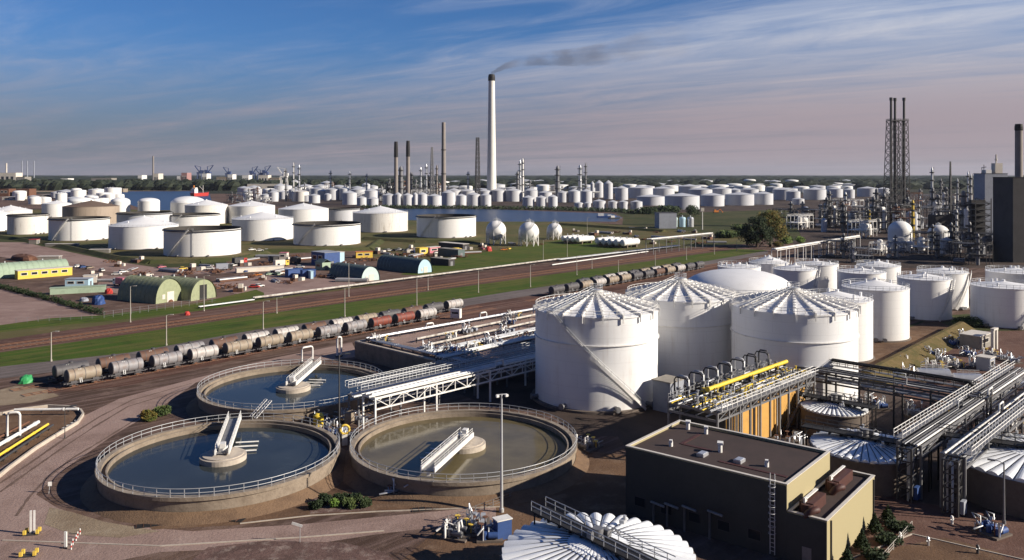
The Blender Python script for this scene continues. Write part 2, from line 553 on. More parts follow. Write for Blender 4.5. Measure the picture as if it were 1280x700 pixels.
# ------------------------------------------------------------------ ground
MAT['ground'] = ground_mat('trodden pinkish ground', [(0.135, 0.085, 0.063), (0.068, 0.042, 0.032), (0.22, 0.152, 0.12)], 0.018, 0.16, streak=(0.22, 0.15, 0.13))
MAT['country'] = ground_mat('far countryside', [(0.03, 0.034, 0.02), (0.045, 0.044, 0.027), (0.02, 0.026, 0.015)], 0.002, 0.012)
MAT['lawn'] = ground_mat('mown verge grass', [(0.055, 0.100, 0.010), (0.095, 0.112, 0.020), (0.032, 0.055, 0.010)], 0.035, 0.16, streak=(0.17, 0.135, 0.045), fine=0.6)
MAT['rough'] = ground_mat('rough tan grass', [(0.125, 0.10, 0.042), (0.075, 0.085, 0.028), (0.19, 0.14, 0.078)], 0.016, 0.10, streak=(0.10, 0.11, 0.04))
MAT['dgrass'] = ground_mat('dark rough grass', [(0.05, 0.06, 0.02), (0.085, 0.078, 0.034), (0.034, 0.044, 0.017)], 0.03, 0.2)
MAT['asphalt'] = ground_mat('worn asphalt', [(0.135, 0.112, 0.106), (0.165, 0.138, 0.13), (0.105, 0.088, 0.083)], 0.03, 0.3, streak=(0.22, 0.19, 0.18))
MAT['roadp'] = ground_mat('dusty site road', [(0.34, 0.24, 0.205), (0.245, 0.168, 0.14), (0.38, 0.28, 0.24)], 0.05, 0.22, fine=0.5)
MAT['ballast'] = ground_mat('rusty ballast', [(0.115, 0.056, 0.042), (0.08, 0.042, 0.032), (0.165, 0.098, 0.075)], 0.04, 0.3, streak=(0.25, 0.17, 0.14), fine=0.55)
MAT['soil'] = ground_mat('bare brown soil', [(0.17, 0.102, 0.062), (0.11, 0.066, 0.043), (0.22, 0.148, 0.10)], 0.05, 0.3)
MAT['sandlot'] = ground_mat('pink sand lot', [(0.31, 0.215, 0.187), (0.235, 0.155, 0.132), (0.35, 0.255, 0.22)], 0.03, 0.2)
MAT['rubble'] = ground_mat('dark rubble', [(0.17, 0.105, 0.09), (0.11, 0.07, 0.06), (0.34, 0.27, 0.23)], 0.15, 0.6, fine=0.7)
MAT['pave'] = ground_mat('red brown paving', [(0.15, 0.085, 0.066), (0.11, 0.06, 0.047), (0.20, 0.125, 0.10)], 0.05, 0.4)
MAT['dike'] = ground_mat('tan grass slope', [(0.14, 0.105, 0.045), (0.09, 0.08, 0.03), (0.19, 0.13, 0.065)], 0.1, 0.5, fine=0.6)
MAT['pinkp'] = M('faded pink paint', (0.50, 0.16, 0.20), 0.6, 0, 0.3)
MAT['darkground'] = ground_mat('dark plant ground', [(0.062, 0.046, 0.039), (0.10, 0.072, 0.06), (0.034, 0.028, 0.025)], 0.02, 0.1)
MAT['sand'] = ground_mat('pale sand bank', [(0.30, 0.235, 0.165), (0.23, 0.17, 0.115), (0.36, 0.295, 0.215)], 0.05, 0.4)
MAT['water_blue'] = water_mat('clear settling water', (0.030, 0.036, 0.038), 0.10, 0.22, 1.2, 0.35)
MAT['water_mud'] = water_mat('murky settling water', (0.105, 0.085, 0.045), 0.10, 0.10, 1.2, 0.4)
MAT['canal'] = water_mat('canal water', (0.02, 0.035, 0.075), 0.32, 0.8, 0.35)

mb = MB()
mb.sheet([(-16000, -600, 0), (16000, -600, 0), (16000, 24000, 0), (-16000, 24000, 0)])
struct('ground', mb, 'ground')
mb = MB()
mb.sheet([(-16000, 1900, 0.05), (16000, 1900, 0.05), (16000, 24000, 0.05), (-16000, 24000, 0.05)])
struct('countryside', mb, 'country')

def patch(name, px, mat, z):
    mb = MB()
    mb.sheet([G(x, y, z) for x, y in px])
    return struct(name, mb, mat)

def strip(name, top, bot, mat, z):
    mb = MB()
    T, B = [G(x, y, z) for x, y in top], [G(x, y, z) for x, y in bot]
    if top[0][0] <= -60:                      # carry on beyond the left edge of the photograph
        d_ = (T[0] - T[-1]).normalized() * 260
        T.insert(0, T[0] + d_); B.insert(0, B[0] + d_)
    n = len(T)
    vs = T + B
    mb.add(vs, [(n + i, n + i + 1, i + 1, i) for i in range(n - 1)])
    return struct(name, mb, mat)

patch('tank_field_ground', [(-40, 262), (150, 262), (470, 262), (700, 274), (850, 288), (960, 296), (948, 304), (800, 313), (640, 331), (560, 342), (480, 335), (455, 309), (300, 322), (190, 327), (60, 300), (-40, 292)], 'rough', 0.020)
patch('grass_bank', [(-60, 292), (60, 300), (190, 327), (280, 323), (285, 331), (180, 336), (60, 310), (-60, 300)], 'dgrass', 0.030)
patch('service_road', [(-60, 302), (30, 303), (140, 326), (200, 335), (420, 330), (420, 336), (190, 345), (110, 337), (-60, 312)], 'sandlot', 0.034)
patch('dirt_lot', [(262, 354), (330, 343), (440, 350), (452, 361), (390, 368), (325, 374), (290, 366)], 'sandlot', 0.026)
patch('dirt_lot', [(128, 343), (205, 348), (206, 362), (150, 368), (120, 360)], 'sandlot', 0.026)
patch('grass_field', [(560, 322), (700, 300), (800, 303), (760, 316), (690, 325), (640, 331), (540, 345), (500, 343)], 'lawn', 0.040)
patch('tank_farm_ground', [(300, 243), (440, 241), (560, 241), (1000, 236), (1400, 236), (1400, 258), (960, 262), (870, 265), (770, 266), (600, 260.8), (455, 260.8), (330, 258)], 'darkground', 0.018)
patch('plant_ground', [(975, 262.5), (1400, 258.5), (1500, 335), (1090, 335), (1000, 320), (990, 300)], 'darkground', 0.016)  # dark tone takes in the shadow band along the near edge
patch('rough_ground', [(770, 266.5), (870, 265.5), (960, 262.5), (985, 263), (1005, 302), (960, 296.5), (850, 288.5), (778, 281), (779, 272)], 'dgrass', 0.022)
patch('inner_yard', [(545, 480), (670, 440), (800, 450), (900, 468), (1000, 458), (1090, 468), (1200, 520), (1320, 560), (1320, 655), (1130, 624), (1103, 606), (1040, 575), (860, 528), (783, 560), (772, 545), (720, 545), (690, 518), (600, 503)], 'darkground', 0.006)  # dark patch paints in the shade between tanks, racks and building
patch('canal_water', [(455, 261), (600, 261), (765, 267), (778, 272), (770, 277), (700, 277), (600, 277), (450, 274)], 'canal', 0.05)
patch('river_water', [(150, 239), (243, 238.6), (262, 243), (268, 262), (185, 263), (150, 252)], 'canal', 0.07)
patch('far_bank', [(-40, 236.2), (245, 236.2), (243, 238.6), (150, 239), (-40, 241)], 'sand', 0.06)
patch('sand_lot', [(-60, 358), (3, 362), (60, 376), (128, 396), (90, 402), (3, 411), (-60, 418)], 'sandlot', 0.04)
strip('upper_verge', [(-60, 420), (3, 411), (90, 402), (160, 391), (240, 382), (330, 373), (480, 352)],
      [(-60, 432), (3, 424), (90, 415), (160, 405), (240, 392), (330, 379), (480, 356)], 'rough', 0.036)
strip('grass_margin', [(-60, 414), (3, 406), (60, 398), (130, 394), (250, 378), (320, 362), (330, 366)],
      [(-60, 423), (3, 415), (60, 408), (130, 402), (250, 388), (320, 376), (330, 374)], 'lawn', 0.046)
bed_t = [(-60, 433), (3, 424), (160, 402), (320, 378), (480, 355), (640, 336), (800, 317), (920, 305)]
bed_b = [(-60, 449), (3, 440), (160, 418), (320, 394), (480, 372), (640, 350), (800, 328), (920, 311)]
strip('railway_bed', bed_t, bed_b, 'ballast', 0.052)
ver_b = [(-60, 467), (3, 458), (160, 441), (320, 412), (480, 390), (640, 364), (800, 341), (960, 313)]
strip('grass_verge', bed_b, ver_b, 'lawn', 0.06)
strip('road', ver_b, [(-60, 482), (3, 473), (160, 453), (320, 421), (480, 399), (640, 373), (800, 348), (960, 317)], 'asphalt', 0.064)
strip('railway_siding', [(60, 470), (160, 453), (320, 421), (480, 399), (640, 373), (800, 348), (930, 324)],
      [(60, 492), (160, 482), (320, 443), (480, 412), (640, 392), (800, 366), (960, 335)], 'ballast', 0.048)
patch('site_road', [(-60, 640), (0, 585), (45, 558), (100, 522), (150, 498), (240, 474), (340, 448), (440, 428), (448, 446), (360, 455), (300, 462),
                    (245, 478), (200, 510), (140, 545), (82, 585), (45, 618), (70, 634), (130, 655), (240, 664), (380, 655), (620, 632),
                    (620, 650), (470, 668), (380, 682), (200, 690), (60, 720), (-60, 760)], 'roadp', 0.012)
patch('gravel_ground', [(260, 684), (330, 676), (430, 678), (480, 690), (520, 720), (200, 730)], 'rubble', 0.02)
patch('sand_bank', [(-20, 492), (20, 482), (60, 487), (74, 495), (40, 503), (-20, 509)], 'sand', 0.024)
patch('sand_patch', [(62, 634), (90, 640), (130, 652), (200, 664), (150, 672), (90, 668), (55, 655)], 'sand', 0.028)
patch('soil_apron', [(175, 640), (260, 640), (380, 615), (432, 585), (450, 590), (520, 615), (640, 615), (640, 632), (480, 640), (388, 646), (300, 656), (190, 662)], 'soil', 0.015)
patch('pit_ground', [(-40, 520), (20, 514), (60, 510), (92, 512), (104, 518), (95, 531), (70, 546), (40, 566), (-20, 592), (-60, 600)], 'soil', 0.026)
patch('paved_yard', [(1103, 600), (1130, 625), (1300, 655), (1300, 730), (1040, 760), (1060, 700)], 'pave', 0.012)
patch('brown_soil', [(1090, 690), (1180, 672), (1250, 690), (1280, 730), (1080, 730)], 'soil', 0.02)
patch('bund_floor', [(1070, 452), (1085, 470), (1200, 414), (1165, 398), (1100, 425)], 'soil', 0.02)
patch('pump_yard', [(1100, 478), (1180, 415), (1330, 412), (1330, 520), (1200, 540)], 'pave', 0.016)
patch('tank_ground', [(1085, 425), (1170, 395), (1330, 385), (1330, 425), (1190, 430)], 'dgrass', 0.014)
patch('brown_ground', [(560, 650), (700, 560), (790, 570), (790, 650), (690, 720), (480, 720)], 'soil', 0.01)

# rails: two lines on the bed, three lines where the wagons stand
def rails(name, px0, px1, offs, label, mat='rust'):
    a, b = G(*px0), G(*px1)
    d = (b - a).normalized()
    n = Vector((d.y, -d.x, 0))
    for k, o in enumerate(offs):
        mb = MB()
        for s_ in (-0.72, 0.72):
            p = n * (o + s_) + Vector((0, 0, 0.22))
            mb.bar(a + p, b + p, 0.09, 0.16)
        mb2 = MB()
        L = (b - a).length
        for i in range(int(L / 1.6)):
            c = a + d * (i * 1.6) + n * o
            mb2.box((c.x, c.y, 0.11), (0.28, 2.5, 0.12), math.atan2(d.y, d.x))
        r = mb.build('railway_track', mat)
        tag(r, label % ORD[k] if '%' in label else label, 'railway track')
        mb2.build('sleepers', 'conc_dark', r)
rails('railway_track', (-40, 438), (910, 308), (0, 5.0), 'rusty railway track on the brown bed above the grass verge, %s from the tank field')

# ------------------------------------------------------------------ woods and tree lines far off
def woods(name, y0, y1, x0, x1, h, cell, seed, label, dens=1.0):
    """a far-off wood: an uneven canopy of crowns, one mass"""
    r = random.Random(seed)
    mb = MB()
    Y = y0
    while Y < y1:
        c = cell * (Y / y0)
        x = x0
        while x < x1:
            if r.random() < dens:
                hh = h * r.uniform(0.65, 1.2)
                rr = c * r.uniform(0.6, 1.0)
                px, py = x + r.uniform(-c, c) * .4, Y + r.uniform(-c, c) * .6
                n = 7
                vs, fs = [], []
                for j, (k, zz) in enumerate(((0.75, 0.0), (1.0, 0.45), (0.8, 0.78), (0.35, 0.97))):
                    for i in range(n):
                        t = 2 * PI * (i + 0.5 * j) / n
                        q = rr * k * r.uniform(0.8, 1.2)
                        vs.append((px + q * math.cos(t), py + q * math.sin(t), hh * (zz + (r.uniform(-.06, .06) if j else 0))))
                for j in range(3):
                    for i in range(n):
                        fs.append((j * n + i, j * n + (i + 1) % n, (j + 1) * n + (i + 1) % n, (j + 1) * n + i))
                fs.append(tuple(range(3 * n, 4 * n)))
                mb.add(vs, fs)
            x += c * 1.25
        Y += c * 1.6
    o = mb.build(name, 'forest')
    return tag(o, label, 'woods', kind='stuff')

woods('treeline', 2250, 2650, -1750, -330, 25, 22, 1, 'dark tree belt on the far bank beyond the blue river')
woods('far_woods', 4200, 9500, -6500, 6500, 22, 75, 2, 'dark far-off woodland along the whole horizon', 0.9)
woods('distant_woods', 2450, 4000, -300, 2900, 21, 36, 3, 'dark woodland beyond the far tank rows', 0.85)
# ------------------------------------------------------------------ storage tanks
def tpx(xl, xr, yb, yr):
    """tank from the photo: side edges, front foot and front rim -> centre, radius, height"""
    D = CAMZ * F / (yb - HY)
    k = (xr - xl) / 2 / F
    Yc = D / (1 - k)
    R = k * Yc * math.cos(math.atan(((xl + xr) / 2 - CX) / F))
    H = CAMZ - (yr - HY) * D / F
    return ((xl + xr) / 2 - CX) / F * Yc, Yc, R, H

def ring(R, z, n=48, a0=0.0):
    return [Vector((R * math.cos(a0 + 2 * PI * i / n), R * math.sin(a0 + 2 * PI * i / n), z)) for i in range(n)]

def spiral_stair(R, H, a0, a1, parent, w=1.0, mat='whitesteel'):
    """stair from the rim at angle a0 down to the ground at a1, with its outer stringer and hand rail"""
    mb = MB()
    n = max(10, int(abs(a1 - a0) * R / 0.9))
    inn, out = [], []
    for i in range(n + 1):
        t = i / n
        a = a0 + (a1 - a0) * t
        z = H * (1 - t) + 0.25 * t
        inn.append(Vector(((R + .12) * math.cos(a), (R + .12) * math.sin(a), z)))
        out.append(Vector(((R + w) * math.cos(a), (R + w) * math.sin(a), z)))
    for i in range(n):
        p, q = out[i], out[i + 1]
        mb.bar(p, q, 0.08, 0.5)
        mb.bar(inn[i], inn[i + 1], 0.08, 0.35)
        for t in (0.15, 0.5, 0.85):
            mb.bar(inn[i].lerp(inn[i + 1], t), p.lerp(q, t), 0.3, 0.05)
    st = mb.build('stair', mat, parent)
    hr = MB().rail(out, 1.0, 1.8, w=0.07, tr=0.05)
    hr.build('handrail', 'galv', st)
    return st

def storage_tank(x, y, R, H, label, roof='cone', peak=None, mat='white', rmat='white_roof', n=48, group=None, rail=True, stair=None, cat='storage tank', ladder=False):
    t = thing('storage_tank', label, cat, (x, y, 0), 0, group)
    peak = R * 0.16 if peak is None else peak
    MB().lathe([(R + .5, 0.02), (R + .45, 0.35), (R, 0.36)], n).build('foundation', 'conc_dark', t)
    if roof == 'open':
        mb = MB().lathe([(R, 0.3), (R, H)], n)
        mb.lathe([(R, H), (R - .12, H)], n)
        mb.build('shell', mat, t)
        fr = MB()
        fr.lathe([(R - .12, H - .05), (R - .12, H * 0.72), (R - .6, H * 0.72)], n)
        fr.lathe([(R - .6, H * 0.72), (R - .6, H * 0.76), (R * .55, H * 0.74), (0, H * 0.73)], n)
        fr.build('floating_roof', 'floatroof', t)
        g = MB().lathe([(R + .02, H - 1.0), (R + .85, H - .96), (R + .85, H - .80), (R + .02, H - .76)], n, smooth=False)
        g.lathe([(R + .85, H - .8), (R + .85, H - .55)], n, smooth=False)
        for z in (H - .05,):
            g.lathe([(R + .0, z - .25), (R + .14, z - .25), (R + .14, z + .1), (R - .14, z + .1)], n, smooth=False)
        g.build('wind_girder', 'black', t)
    else:
        MB().lathe([(R, 0.3), (R, H)], n).lathe([(R, H - .18), (R + .14, H - .16), (R + .14, H + .03), (R - .05, H + .04)], n, smooth=False).build('shell', mat, t)
        rf = MB()
        if roof == 'cone':
            rf.lathe([(R - .05, H + .03), (R * .5, H + peak * .52), (0.5, H + peak), (0.5, H + peak + .5), (0, H + peak + .6)], n)
        else:
            rf.dome(R - .05, H + .03, peak, n, 8)
        # vents and a gauge hatch stand on the roof plates
        for k in range(4):
            a, rr = rnd.uniform(0, 2 * PI), R * rnd.uniform(.3, .85)
            z = H + peak * (1 - rr / R)
            rf.cyl((rr * math.cos(a), rr * math.sin(a), z - .3), (rr * math.cos(a), rr * math.sin(a), z + 1.0), .32, n=8)
        rf.build('roof', rmat, t)
        if rail:
            MB().rail(ring(R - .05, H + .05, n), 1.1, max(1.8, R * 0.12), True, 0.09, 1, 0.055).build('railing', 'galv', t)
    if stair:
        spiral_stair(R, H, stair[0], stair[1], t)
    if ladder:
        a = ladder
        lm = MB()
        for s_ in (-.3, .3):
            p = Vector(((R + .25) * math.cos(a) - s_ * math.sin(a), (R + .25) * math.sin(a) + s_ * math.cos(a), .2))
            lm.bar(p, p + Vector((0, 0, H + .8)), .1)
        for i in range(int(H / .6)):
            c = Vector(((R + .25) * math.cos(a), (R + .25) * math.sin(a), .5 + i * .6))
            e = Vector((-math.sin(a), math.cos(a), 0)) * .3
            lm.bar(c - e, c + e, .06)
        lm.build('ladder', 'galv', t)
    # foot valves and manhole
    fa = math.atan2(-y, -x)
    for k in range(3):
        fv = MB()
        a = fa + rnd.uniform(-.9, .9)
        p = Vector((R * math.cos(a), R * math.sin(a), .8))
        q = p * ((R + 1.2) / R); q.z = .8
        fv.cyl(p, q, .35, n=10)
        fv.cyl(q, q + (q - p).normalized() * .15, .5, n=10)
        fv.build('manhole', 'msteel', t)
    return t

def ribbed_tank(x, y, R, H, label, n_rib=20, peak=3.2, stair=True):
    """tall tank: faceted conical roof with raised rafters that hang over the rim"""
    t = thing('storage_tank', label, 'storage tank', (x, y, 0), 0)
    n = 80
    MB().lathe([(R + .9, .02), (R + .8, .45), (R, .46)], n).build('foundation', 'conc_dark', t)
    sh = MB().lathe([(R, .4), (R, H)], n)
    sh.lathe([(R, H - .3), (R + .2, H - .28), (R + .2, H + .02), (R - .1, H + .03)], n, smooth=False)
    sh.build('shell', 'white_big', t)
    zg = H * .70
    MB().lathe([(R + .01, zg - .10), (R + .30, zg - .08), (R + .30, zg + .08), (R + .01, zg + .1)], n, smooth=False).build('stiffening_ring', 'whitesteel', t)
    rf = MB()
    vs = []
    for i in range(n_rib):
        a = 2 * PI * i / n_rib
        vs.append((R * math.cos(a), R * math.sin(a), H + .03))
    # facets sag slightly between the rafters
    for i in range(n_rib):
        a, b = 2 * PI * i / n_rib, 2 * PI * (i + 1) / n_rib
        m = (a + b) / 2
        rf.add([(R * math.cos(a), R * math.sin(a), H + .03), (R * math.cos(m), R * math.sin(m), H + .03), (R * math.cos(b), R * math.sin(b), H + .03), (0, 0, H + peak)], [(0, 1, 3), (1, 2, 3)])
    roof = rf.build('roof', 'white_roof', t)
    rb = MB()
    rb.bar((.9, 0, H + peak - .05), (R + .45, 0, H + .22), .30, .42)
    rb.bar((R + .40, 0, H + .42), (R + .40, 0, H - 1.2), .26, .24)
    L = R
    for k in range(1, 9):                      # clamps along the rafter
        f = k / 9.5
        rb.box((R * f, 0, H + peak * (1 - f) + .55), (.18, .7, .22))
    r0 = rb.build('rafter', 'whitesteel', roof)
    for i in range(1, n_rib):
        c = r0.copy(); col.objects.link(c); c.parent = roof
        c.rotation_euler = (0, 0, 2 * PI * i / n_rib)
    cr = MB().cyl((0, 0, H + peak - .6), (0, 0, H + peak + .5), 1.3, n=16)
    cr.rail(ring(1.3, H + peak + .5, 10), 1.0, 1.0, True, .08)
    cr.build('crown_platform', 'galv', t)
    rl = MB().rail(ring(R - .1, H + .05, 60), 1.1, 1.5, True, 0.08, 1, 0.05)
    rl.build('railing', 'whitesteel', t)
    # walkway with rails from the crown to the rim
    a = math.atan2(-y, -x) - 0.75
    e = Vector((math.cos(a), math.sin(a), 0)); s_ = Vector((-e.y, e.x, 0))
    wk = MB()
    for o in (-.5, .5):
        wk.rail([s_ * o + e * 1.2 + Vector((0, 0, H + peak + .1)), s_ * o + e * (R - .2) + Vector((0, 0, H + .6))], 1.0, 1.6, w=.07)
    wk.bar(e * 1.2 + Vector((0, 0, H + peak + .1)), e * (R + .3) + Vector((0, 0, H + .55)), 1.0, .1)
    wk.build('roof_walkway', 'galv', t)
    if stair:
        fa = math.atan2(-y, -x)
        spiral_stair(R, H, fa - .66, fa + .78, t, 1.1)
    for a in (-1.2, -.5, .3, .9):
        a += math.atan2(-y, -x)
        p = Vector((R * math.cos(a), R * math.sin(a), 1.0)); q = p * ((R + 1.4) / R); q.z = 1
        fv = MB().cyl(p, q, .4, n=10)
        fv.cyl(q, q * 1.008, .6, n=10)
        fv.build('manhole', 'msteel', t)
    return t

ribbed_tank(17.4, 172, 12.57, 18.4, 'big white tank nearest the settling ponds, its stair slanting down the front')
ribbed_tank(38.7, 191, 12.2, 18.4, 'white rib-roofed tank half hidden behind the big tank with the stair', stair=False)
ribbed_tank(59.2, 175, 12.6, 18.4, 'white rib-roofed tank standing behind the yellow pipe and the pipe racks', stair=False)
dt = storage_tank(57, 210, 13.4, 17.2, 'wide white tank with a smooth shallow dome roof behind two rib-roofed tanks', 'dome', 4.6, 'white_big', n=64)

near = [
 (82, 210, 8.4, 14.6, 'white tank with black roof fittings tucked behind the rib-roofed tank beside the dike', 'cone', 1.7),
 (102.8, 235.5, 8.8, 14.0, 'fully sunlit white tank standing alone on brown soil left of the dike', 'cone', 2.0),
 (132, 266.5, 7.95, 12.7, 'white tank with a curved stair in shade on dark grass beyond the dike end', 'cone', 1.3),
 (149, 288, 8.0, 12.2, 'white tank directly behind the shaded tank on dark grass', 'cone', 1.3),
 (150, 254, 8.9, 11.9, 'white tank cut by the right edge of the photo above the pump yard', 'cone', 1.3),
 (177, 293, 9.0, 11.6, 'white tank mostly hidden behind the one at the right edge', 'cone', 1.3),
 (99, 291, 7.4, 12.8, 'white tank with a half sunlit shell and stair behind the smooth dome roof', 'cone', 1.4),
 (101, 327, 7.6, 11.2, 'white tank with a pointed roof between the dark-sided tank and the lawn', 'cone', 2.3),
 (83, 304, 7.6, 12.2, 'white-roofed tank with a dark shaded shell next to the wagons', 'cone', 0.9),
 (121, 330, 8.0, 10.4, 'bluish shaded tank below the low white pipe bridge', 'cone', 1.0),
 (118, 281, 7.7, 13.0, 'white tank with a flat pale roof just behind the fully sunlit tank', 'cone', 1.1),
 (137, 311, 7.6, 11.8, 'pale tank between two others in front of the dark process plant', 'cone', 1.6),
]
for i, (x, y, R, H, lab, rt, pk) in enumerate(near):
    fa = math.atan2(-y, -x)
    storage_tank(x, y, R, H, lab, rt, pk, 'white', 'white_roof', 56, None, True, (fa + 1.35, fa + .5) if i in (2, 3, 4, 6, 7) else None)

# ---- the tank field on the left
field = [
 # xl, xr, foot, rim, roof, peak, mat, label
 (205, 302, 322, 288, 'open', 0, 'white', 'nearest open-topped tank with a black rim, lowest in the left tank field'),
 (136, 224, 313, 284, 'cone', 5.5, 'white', 'cone-roofed white tank overlapped by the nearest open tank'),
 (61, 138, 302, 274, 'open', 0, 'white', 'open-topped tank with a black rim left of the cone-roofed tank'),
 (367, 451, 308, 281, 'open', 0, 'white', 'open-topped tank with a black rim above the blue sheds'),
 (290, 367, 302, 275, 'cone', 4.5, 'white', 'cone-roofed tank between the two nearest black-rimmed tanks'),
 (441, 510, 291, 267, 'cone', 5.0, 'stained', 'tank with flaking brown patches on its sunlit side'),
 (521, 595, 298, 271, 'open', 0, 'white', 'open-topped tank with a black rim standing beside the gas spheres'),
 (205, 275, 289, 269, 'open', 0, 'white', 'open-topped tank peering over the nearest black-rimmed tank'),
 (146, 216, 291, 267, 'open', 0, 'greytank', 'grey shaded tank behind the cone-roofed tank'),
 (78, 150, 283, 259, 'cone', 5.0, 'brown', 'brown weathered tank with a dark pointed roof'),
 (-14, 41, 276, 264, 'cone', 4.8, 'white', 'white cone-roofed tank at the left edge, behind the stained ones'),
 (-26, 16, 290, 268, 'cone', 3.2, 'white', 'white tank cut by the left edge of the photo'),
 (9, 61, 294, 269, 'open', 0, 'stained', 'stained tank with streaks down its shell and a dark mouth'),
 (52, 90, 272, 255, 'cone', 3.0, 'white', 'small white cone-roofed tank left of the brown tank'),
 (69, 84, 262, 242, 'cone', 1.0, 'white', 'slim upright white tank rising above the cone-roofed ones'),
 (84, 118, 268, 252, 'dome', 4.5, 'white', 'dome-roofed white tank right of the slim upright tank'),
 (172, 200, 272, 252, 'dome', 3.6, 'white', 'dome-roofed white tank in front of the blue river'),
 (138, 163, 272, 252, 'dome', 4.0, 'white', 'small dome-roofed tank left of the one before the blue river'),
 (213, 257, 271, 254, 'dome', 7.0, 'white', 'high-domed white tank at the right bank of the blue river'),
 (231, 285, 281, 257, 'cone', 4.6, 'stained', 'brown streaked tank in front of the high-domed tank'),
 (285, 344, 280, 258, 'cone', 4.4, 'white', 'white cone-roofed tank right of the brown streaked tank'),
 (348, 411, 283, 262, 'cone', 4.8, 'white', 'white cone-roofed tank behind the black-rimmed tank above the blue sheds'),
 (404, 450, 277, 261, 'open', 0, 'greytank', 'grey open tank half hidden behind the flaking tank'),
 (110, 133, 247, 237, 'cone', 2.0, 'white_far', 'beige tank on the near bank left of the river, leftmost of three'),
 (120, 140, 252, 242, 'dome', 2.0, 'white_far', 'low domed tank between the beige tanks by the river'),
 (130, 152, 249, 235, 'cone', 1.0, 'white_far', 'tall beige tank by the river, rightmost of three'),
 (88, 108, 249, 238, 'cone', 1.5, 'white_far', 'pale tank behind the dome-roofed one, far from the river'),
]
for i, (xl, xr, yb, yr, rt, pk, mt, lab) in enumerate(field):
    x, y, R, H = tpx(xl, xr, yb, yr)
    fa = math.atan2(-y, -x)
    st = (fa - .35, fa - 1.0) if (rt == 'open' and i < 8) else None
    ld = fa - .25 if i in (0, 2, 6) else False
    storage_tank(x, y, R, H, lab, rt, pk, mt, 'brown_roof' if (mt == 'brown' and i == 9) else 'white_roof', 48, None, R > 12 and i < 8, st, ladder=ld)

# ---- far tanks beyond the canal: one kind of each, copied
def far_proto(roof):
    mb = MB().lathe([(1, 0), (1, .82)], 22)
    if roof == 'cone':
        mb.lathe([(1.02, .82), (0, 1.0)], 22, smooth=True)
    elif roof == 'dome':
        mb.dome(1.0, .82, .18, 22, 4)
    else:
        mb.lathe([(1.0, .86), (.97, .86), (.97, .7), (0, .7)], 22, smooth=False)
    return mb
FARP = {}
def far_tank(xl, xr, yb, yt, roof='cone', label='', group=None, mat='white_far'):
    """seen a few pixels tall: shell and roof in one mesh; yt is the top of the picture of it"""
    D = CAMZ * F / (yb - HY)
    k = (xr - xl) / 2 / F
    R = k * D / (1 - k)
    Yc = D + R
    H = max(5.0, CAMZ - (yt - HY) * Yc / F)
    key = (roof,)
    if key not in FARP:
        o = far_proto(roof).build('far_storage_tank', 'white_far')
        FARP[key] = o
    else:
        o = FARP[key].copy()
        col.objects.link(o)
    o.location = (((xl + xr) / 2 - CX) / F * Yc, Yc, 0)
    o.scale = (R, R, H)
    if mat != 'white_far':
        o.material_slots[0].link = 'OBJECT'
        o.material_slots[0].material = MAT[mat]
    return tag(o, label, 'storage tank', group)

row1 = [  # the front row along the far canal bank
 (478, 494, 257, 241, 'greytank'), (493, 502, 257, 240, 'greytank'), (503, 516, 257, 241, 'white_far'), (516, 522, 256, 240, 'white_far'), (522, 534, 257, 240, 'white_far'),
 (534, 552, 258, 242, 'white_far'), (552, 569, 259, 237, 'white_far'), (570, 583, 257, 242, 'white_far'), (584, 600, 258, 240, 'greytank'), (600, 614, 258, 241, 'greytank'),
 (653, 668, 260, 244, 'white_far'), (670, 683, 260, 244, 'white_far'), (685, 697, 260, 243, 'white_far'), (718, 729, 262, 252, 'greytank'), (730, 739, 262, 252, 'white_far'),
 (741, 757, 262, 249, 'white_far'), (760, 772, 262, 250, 'white_far'), (773, 785, 262, 250, 'white_far'), (788, 803, 262, 250, 'white_far')]
for i, (a, b, c, d_, m) in enumerate(row1):
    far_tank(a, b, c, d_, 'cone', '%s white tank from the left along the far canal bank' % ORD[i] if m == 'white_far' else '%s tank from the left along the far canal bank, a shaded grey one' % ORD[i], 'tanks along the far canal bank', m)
row2 = [
 (559, 576, 252, 235), (575, 594, 252, 236), (597, 614, 252, 236), (614, 631, 252, 235), (631, 652, 252, 235), (655, 672, 252, 235), (673, 690, 253, 238), (697, 709, 253, 238),
 (710, 725, 253, 236), (726, 740, 254, 236), (738, 743, 247, 226), (744, 754, 247, 225), (769, 785, 250, 232)]
for i, (a, b, c, d_) in enumerate(row2):
    far_tank(a, b, c, d_, 'cone', '%s white tank from the left in the second row back from the far canal bank' % ORD[i], 'second row of far tanks')
far_tank(755, 766, 249, 225, 'cone', 'tapering bright white tank beside the tall slim tanks beyond the canal')
big = [
 (786, 816, 248, 232), (816, 843, 247, 233), (796, 831, 257, 243), (831, 874, 262, 241), (848, 876, 246, 230), (861, 890, 250, 234), (876, 905, 258, 241),
 (889, 914, 249, 233), (907, 942, 257, 240), (909, 928, 248, 235), (926, 948, 249, 234), (942, 966, 256, 239), (966, 991, 250, 234), (983, 1000, 251, 237), (990, 1005, 256, 247), (1005, 1032, 250, 234),
 (1035, 1053, 247, 234), (1055, 1068, 248, 235), (1072, 1096, 246, 233), (1096, 1112, 245, 234)]
for i, (a, b, c, d_) in enumerate(big):
    far_tank(a, b, c, d_, 'cone', '%s large white tank from the left in the big tank farm right of the canal' % ORD[i], 'large tanks right of the canal')
r = random.Random(5)
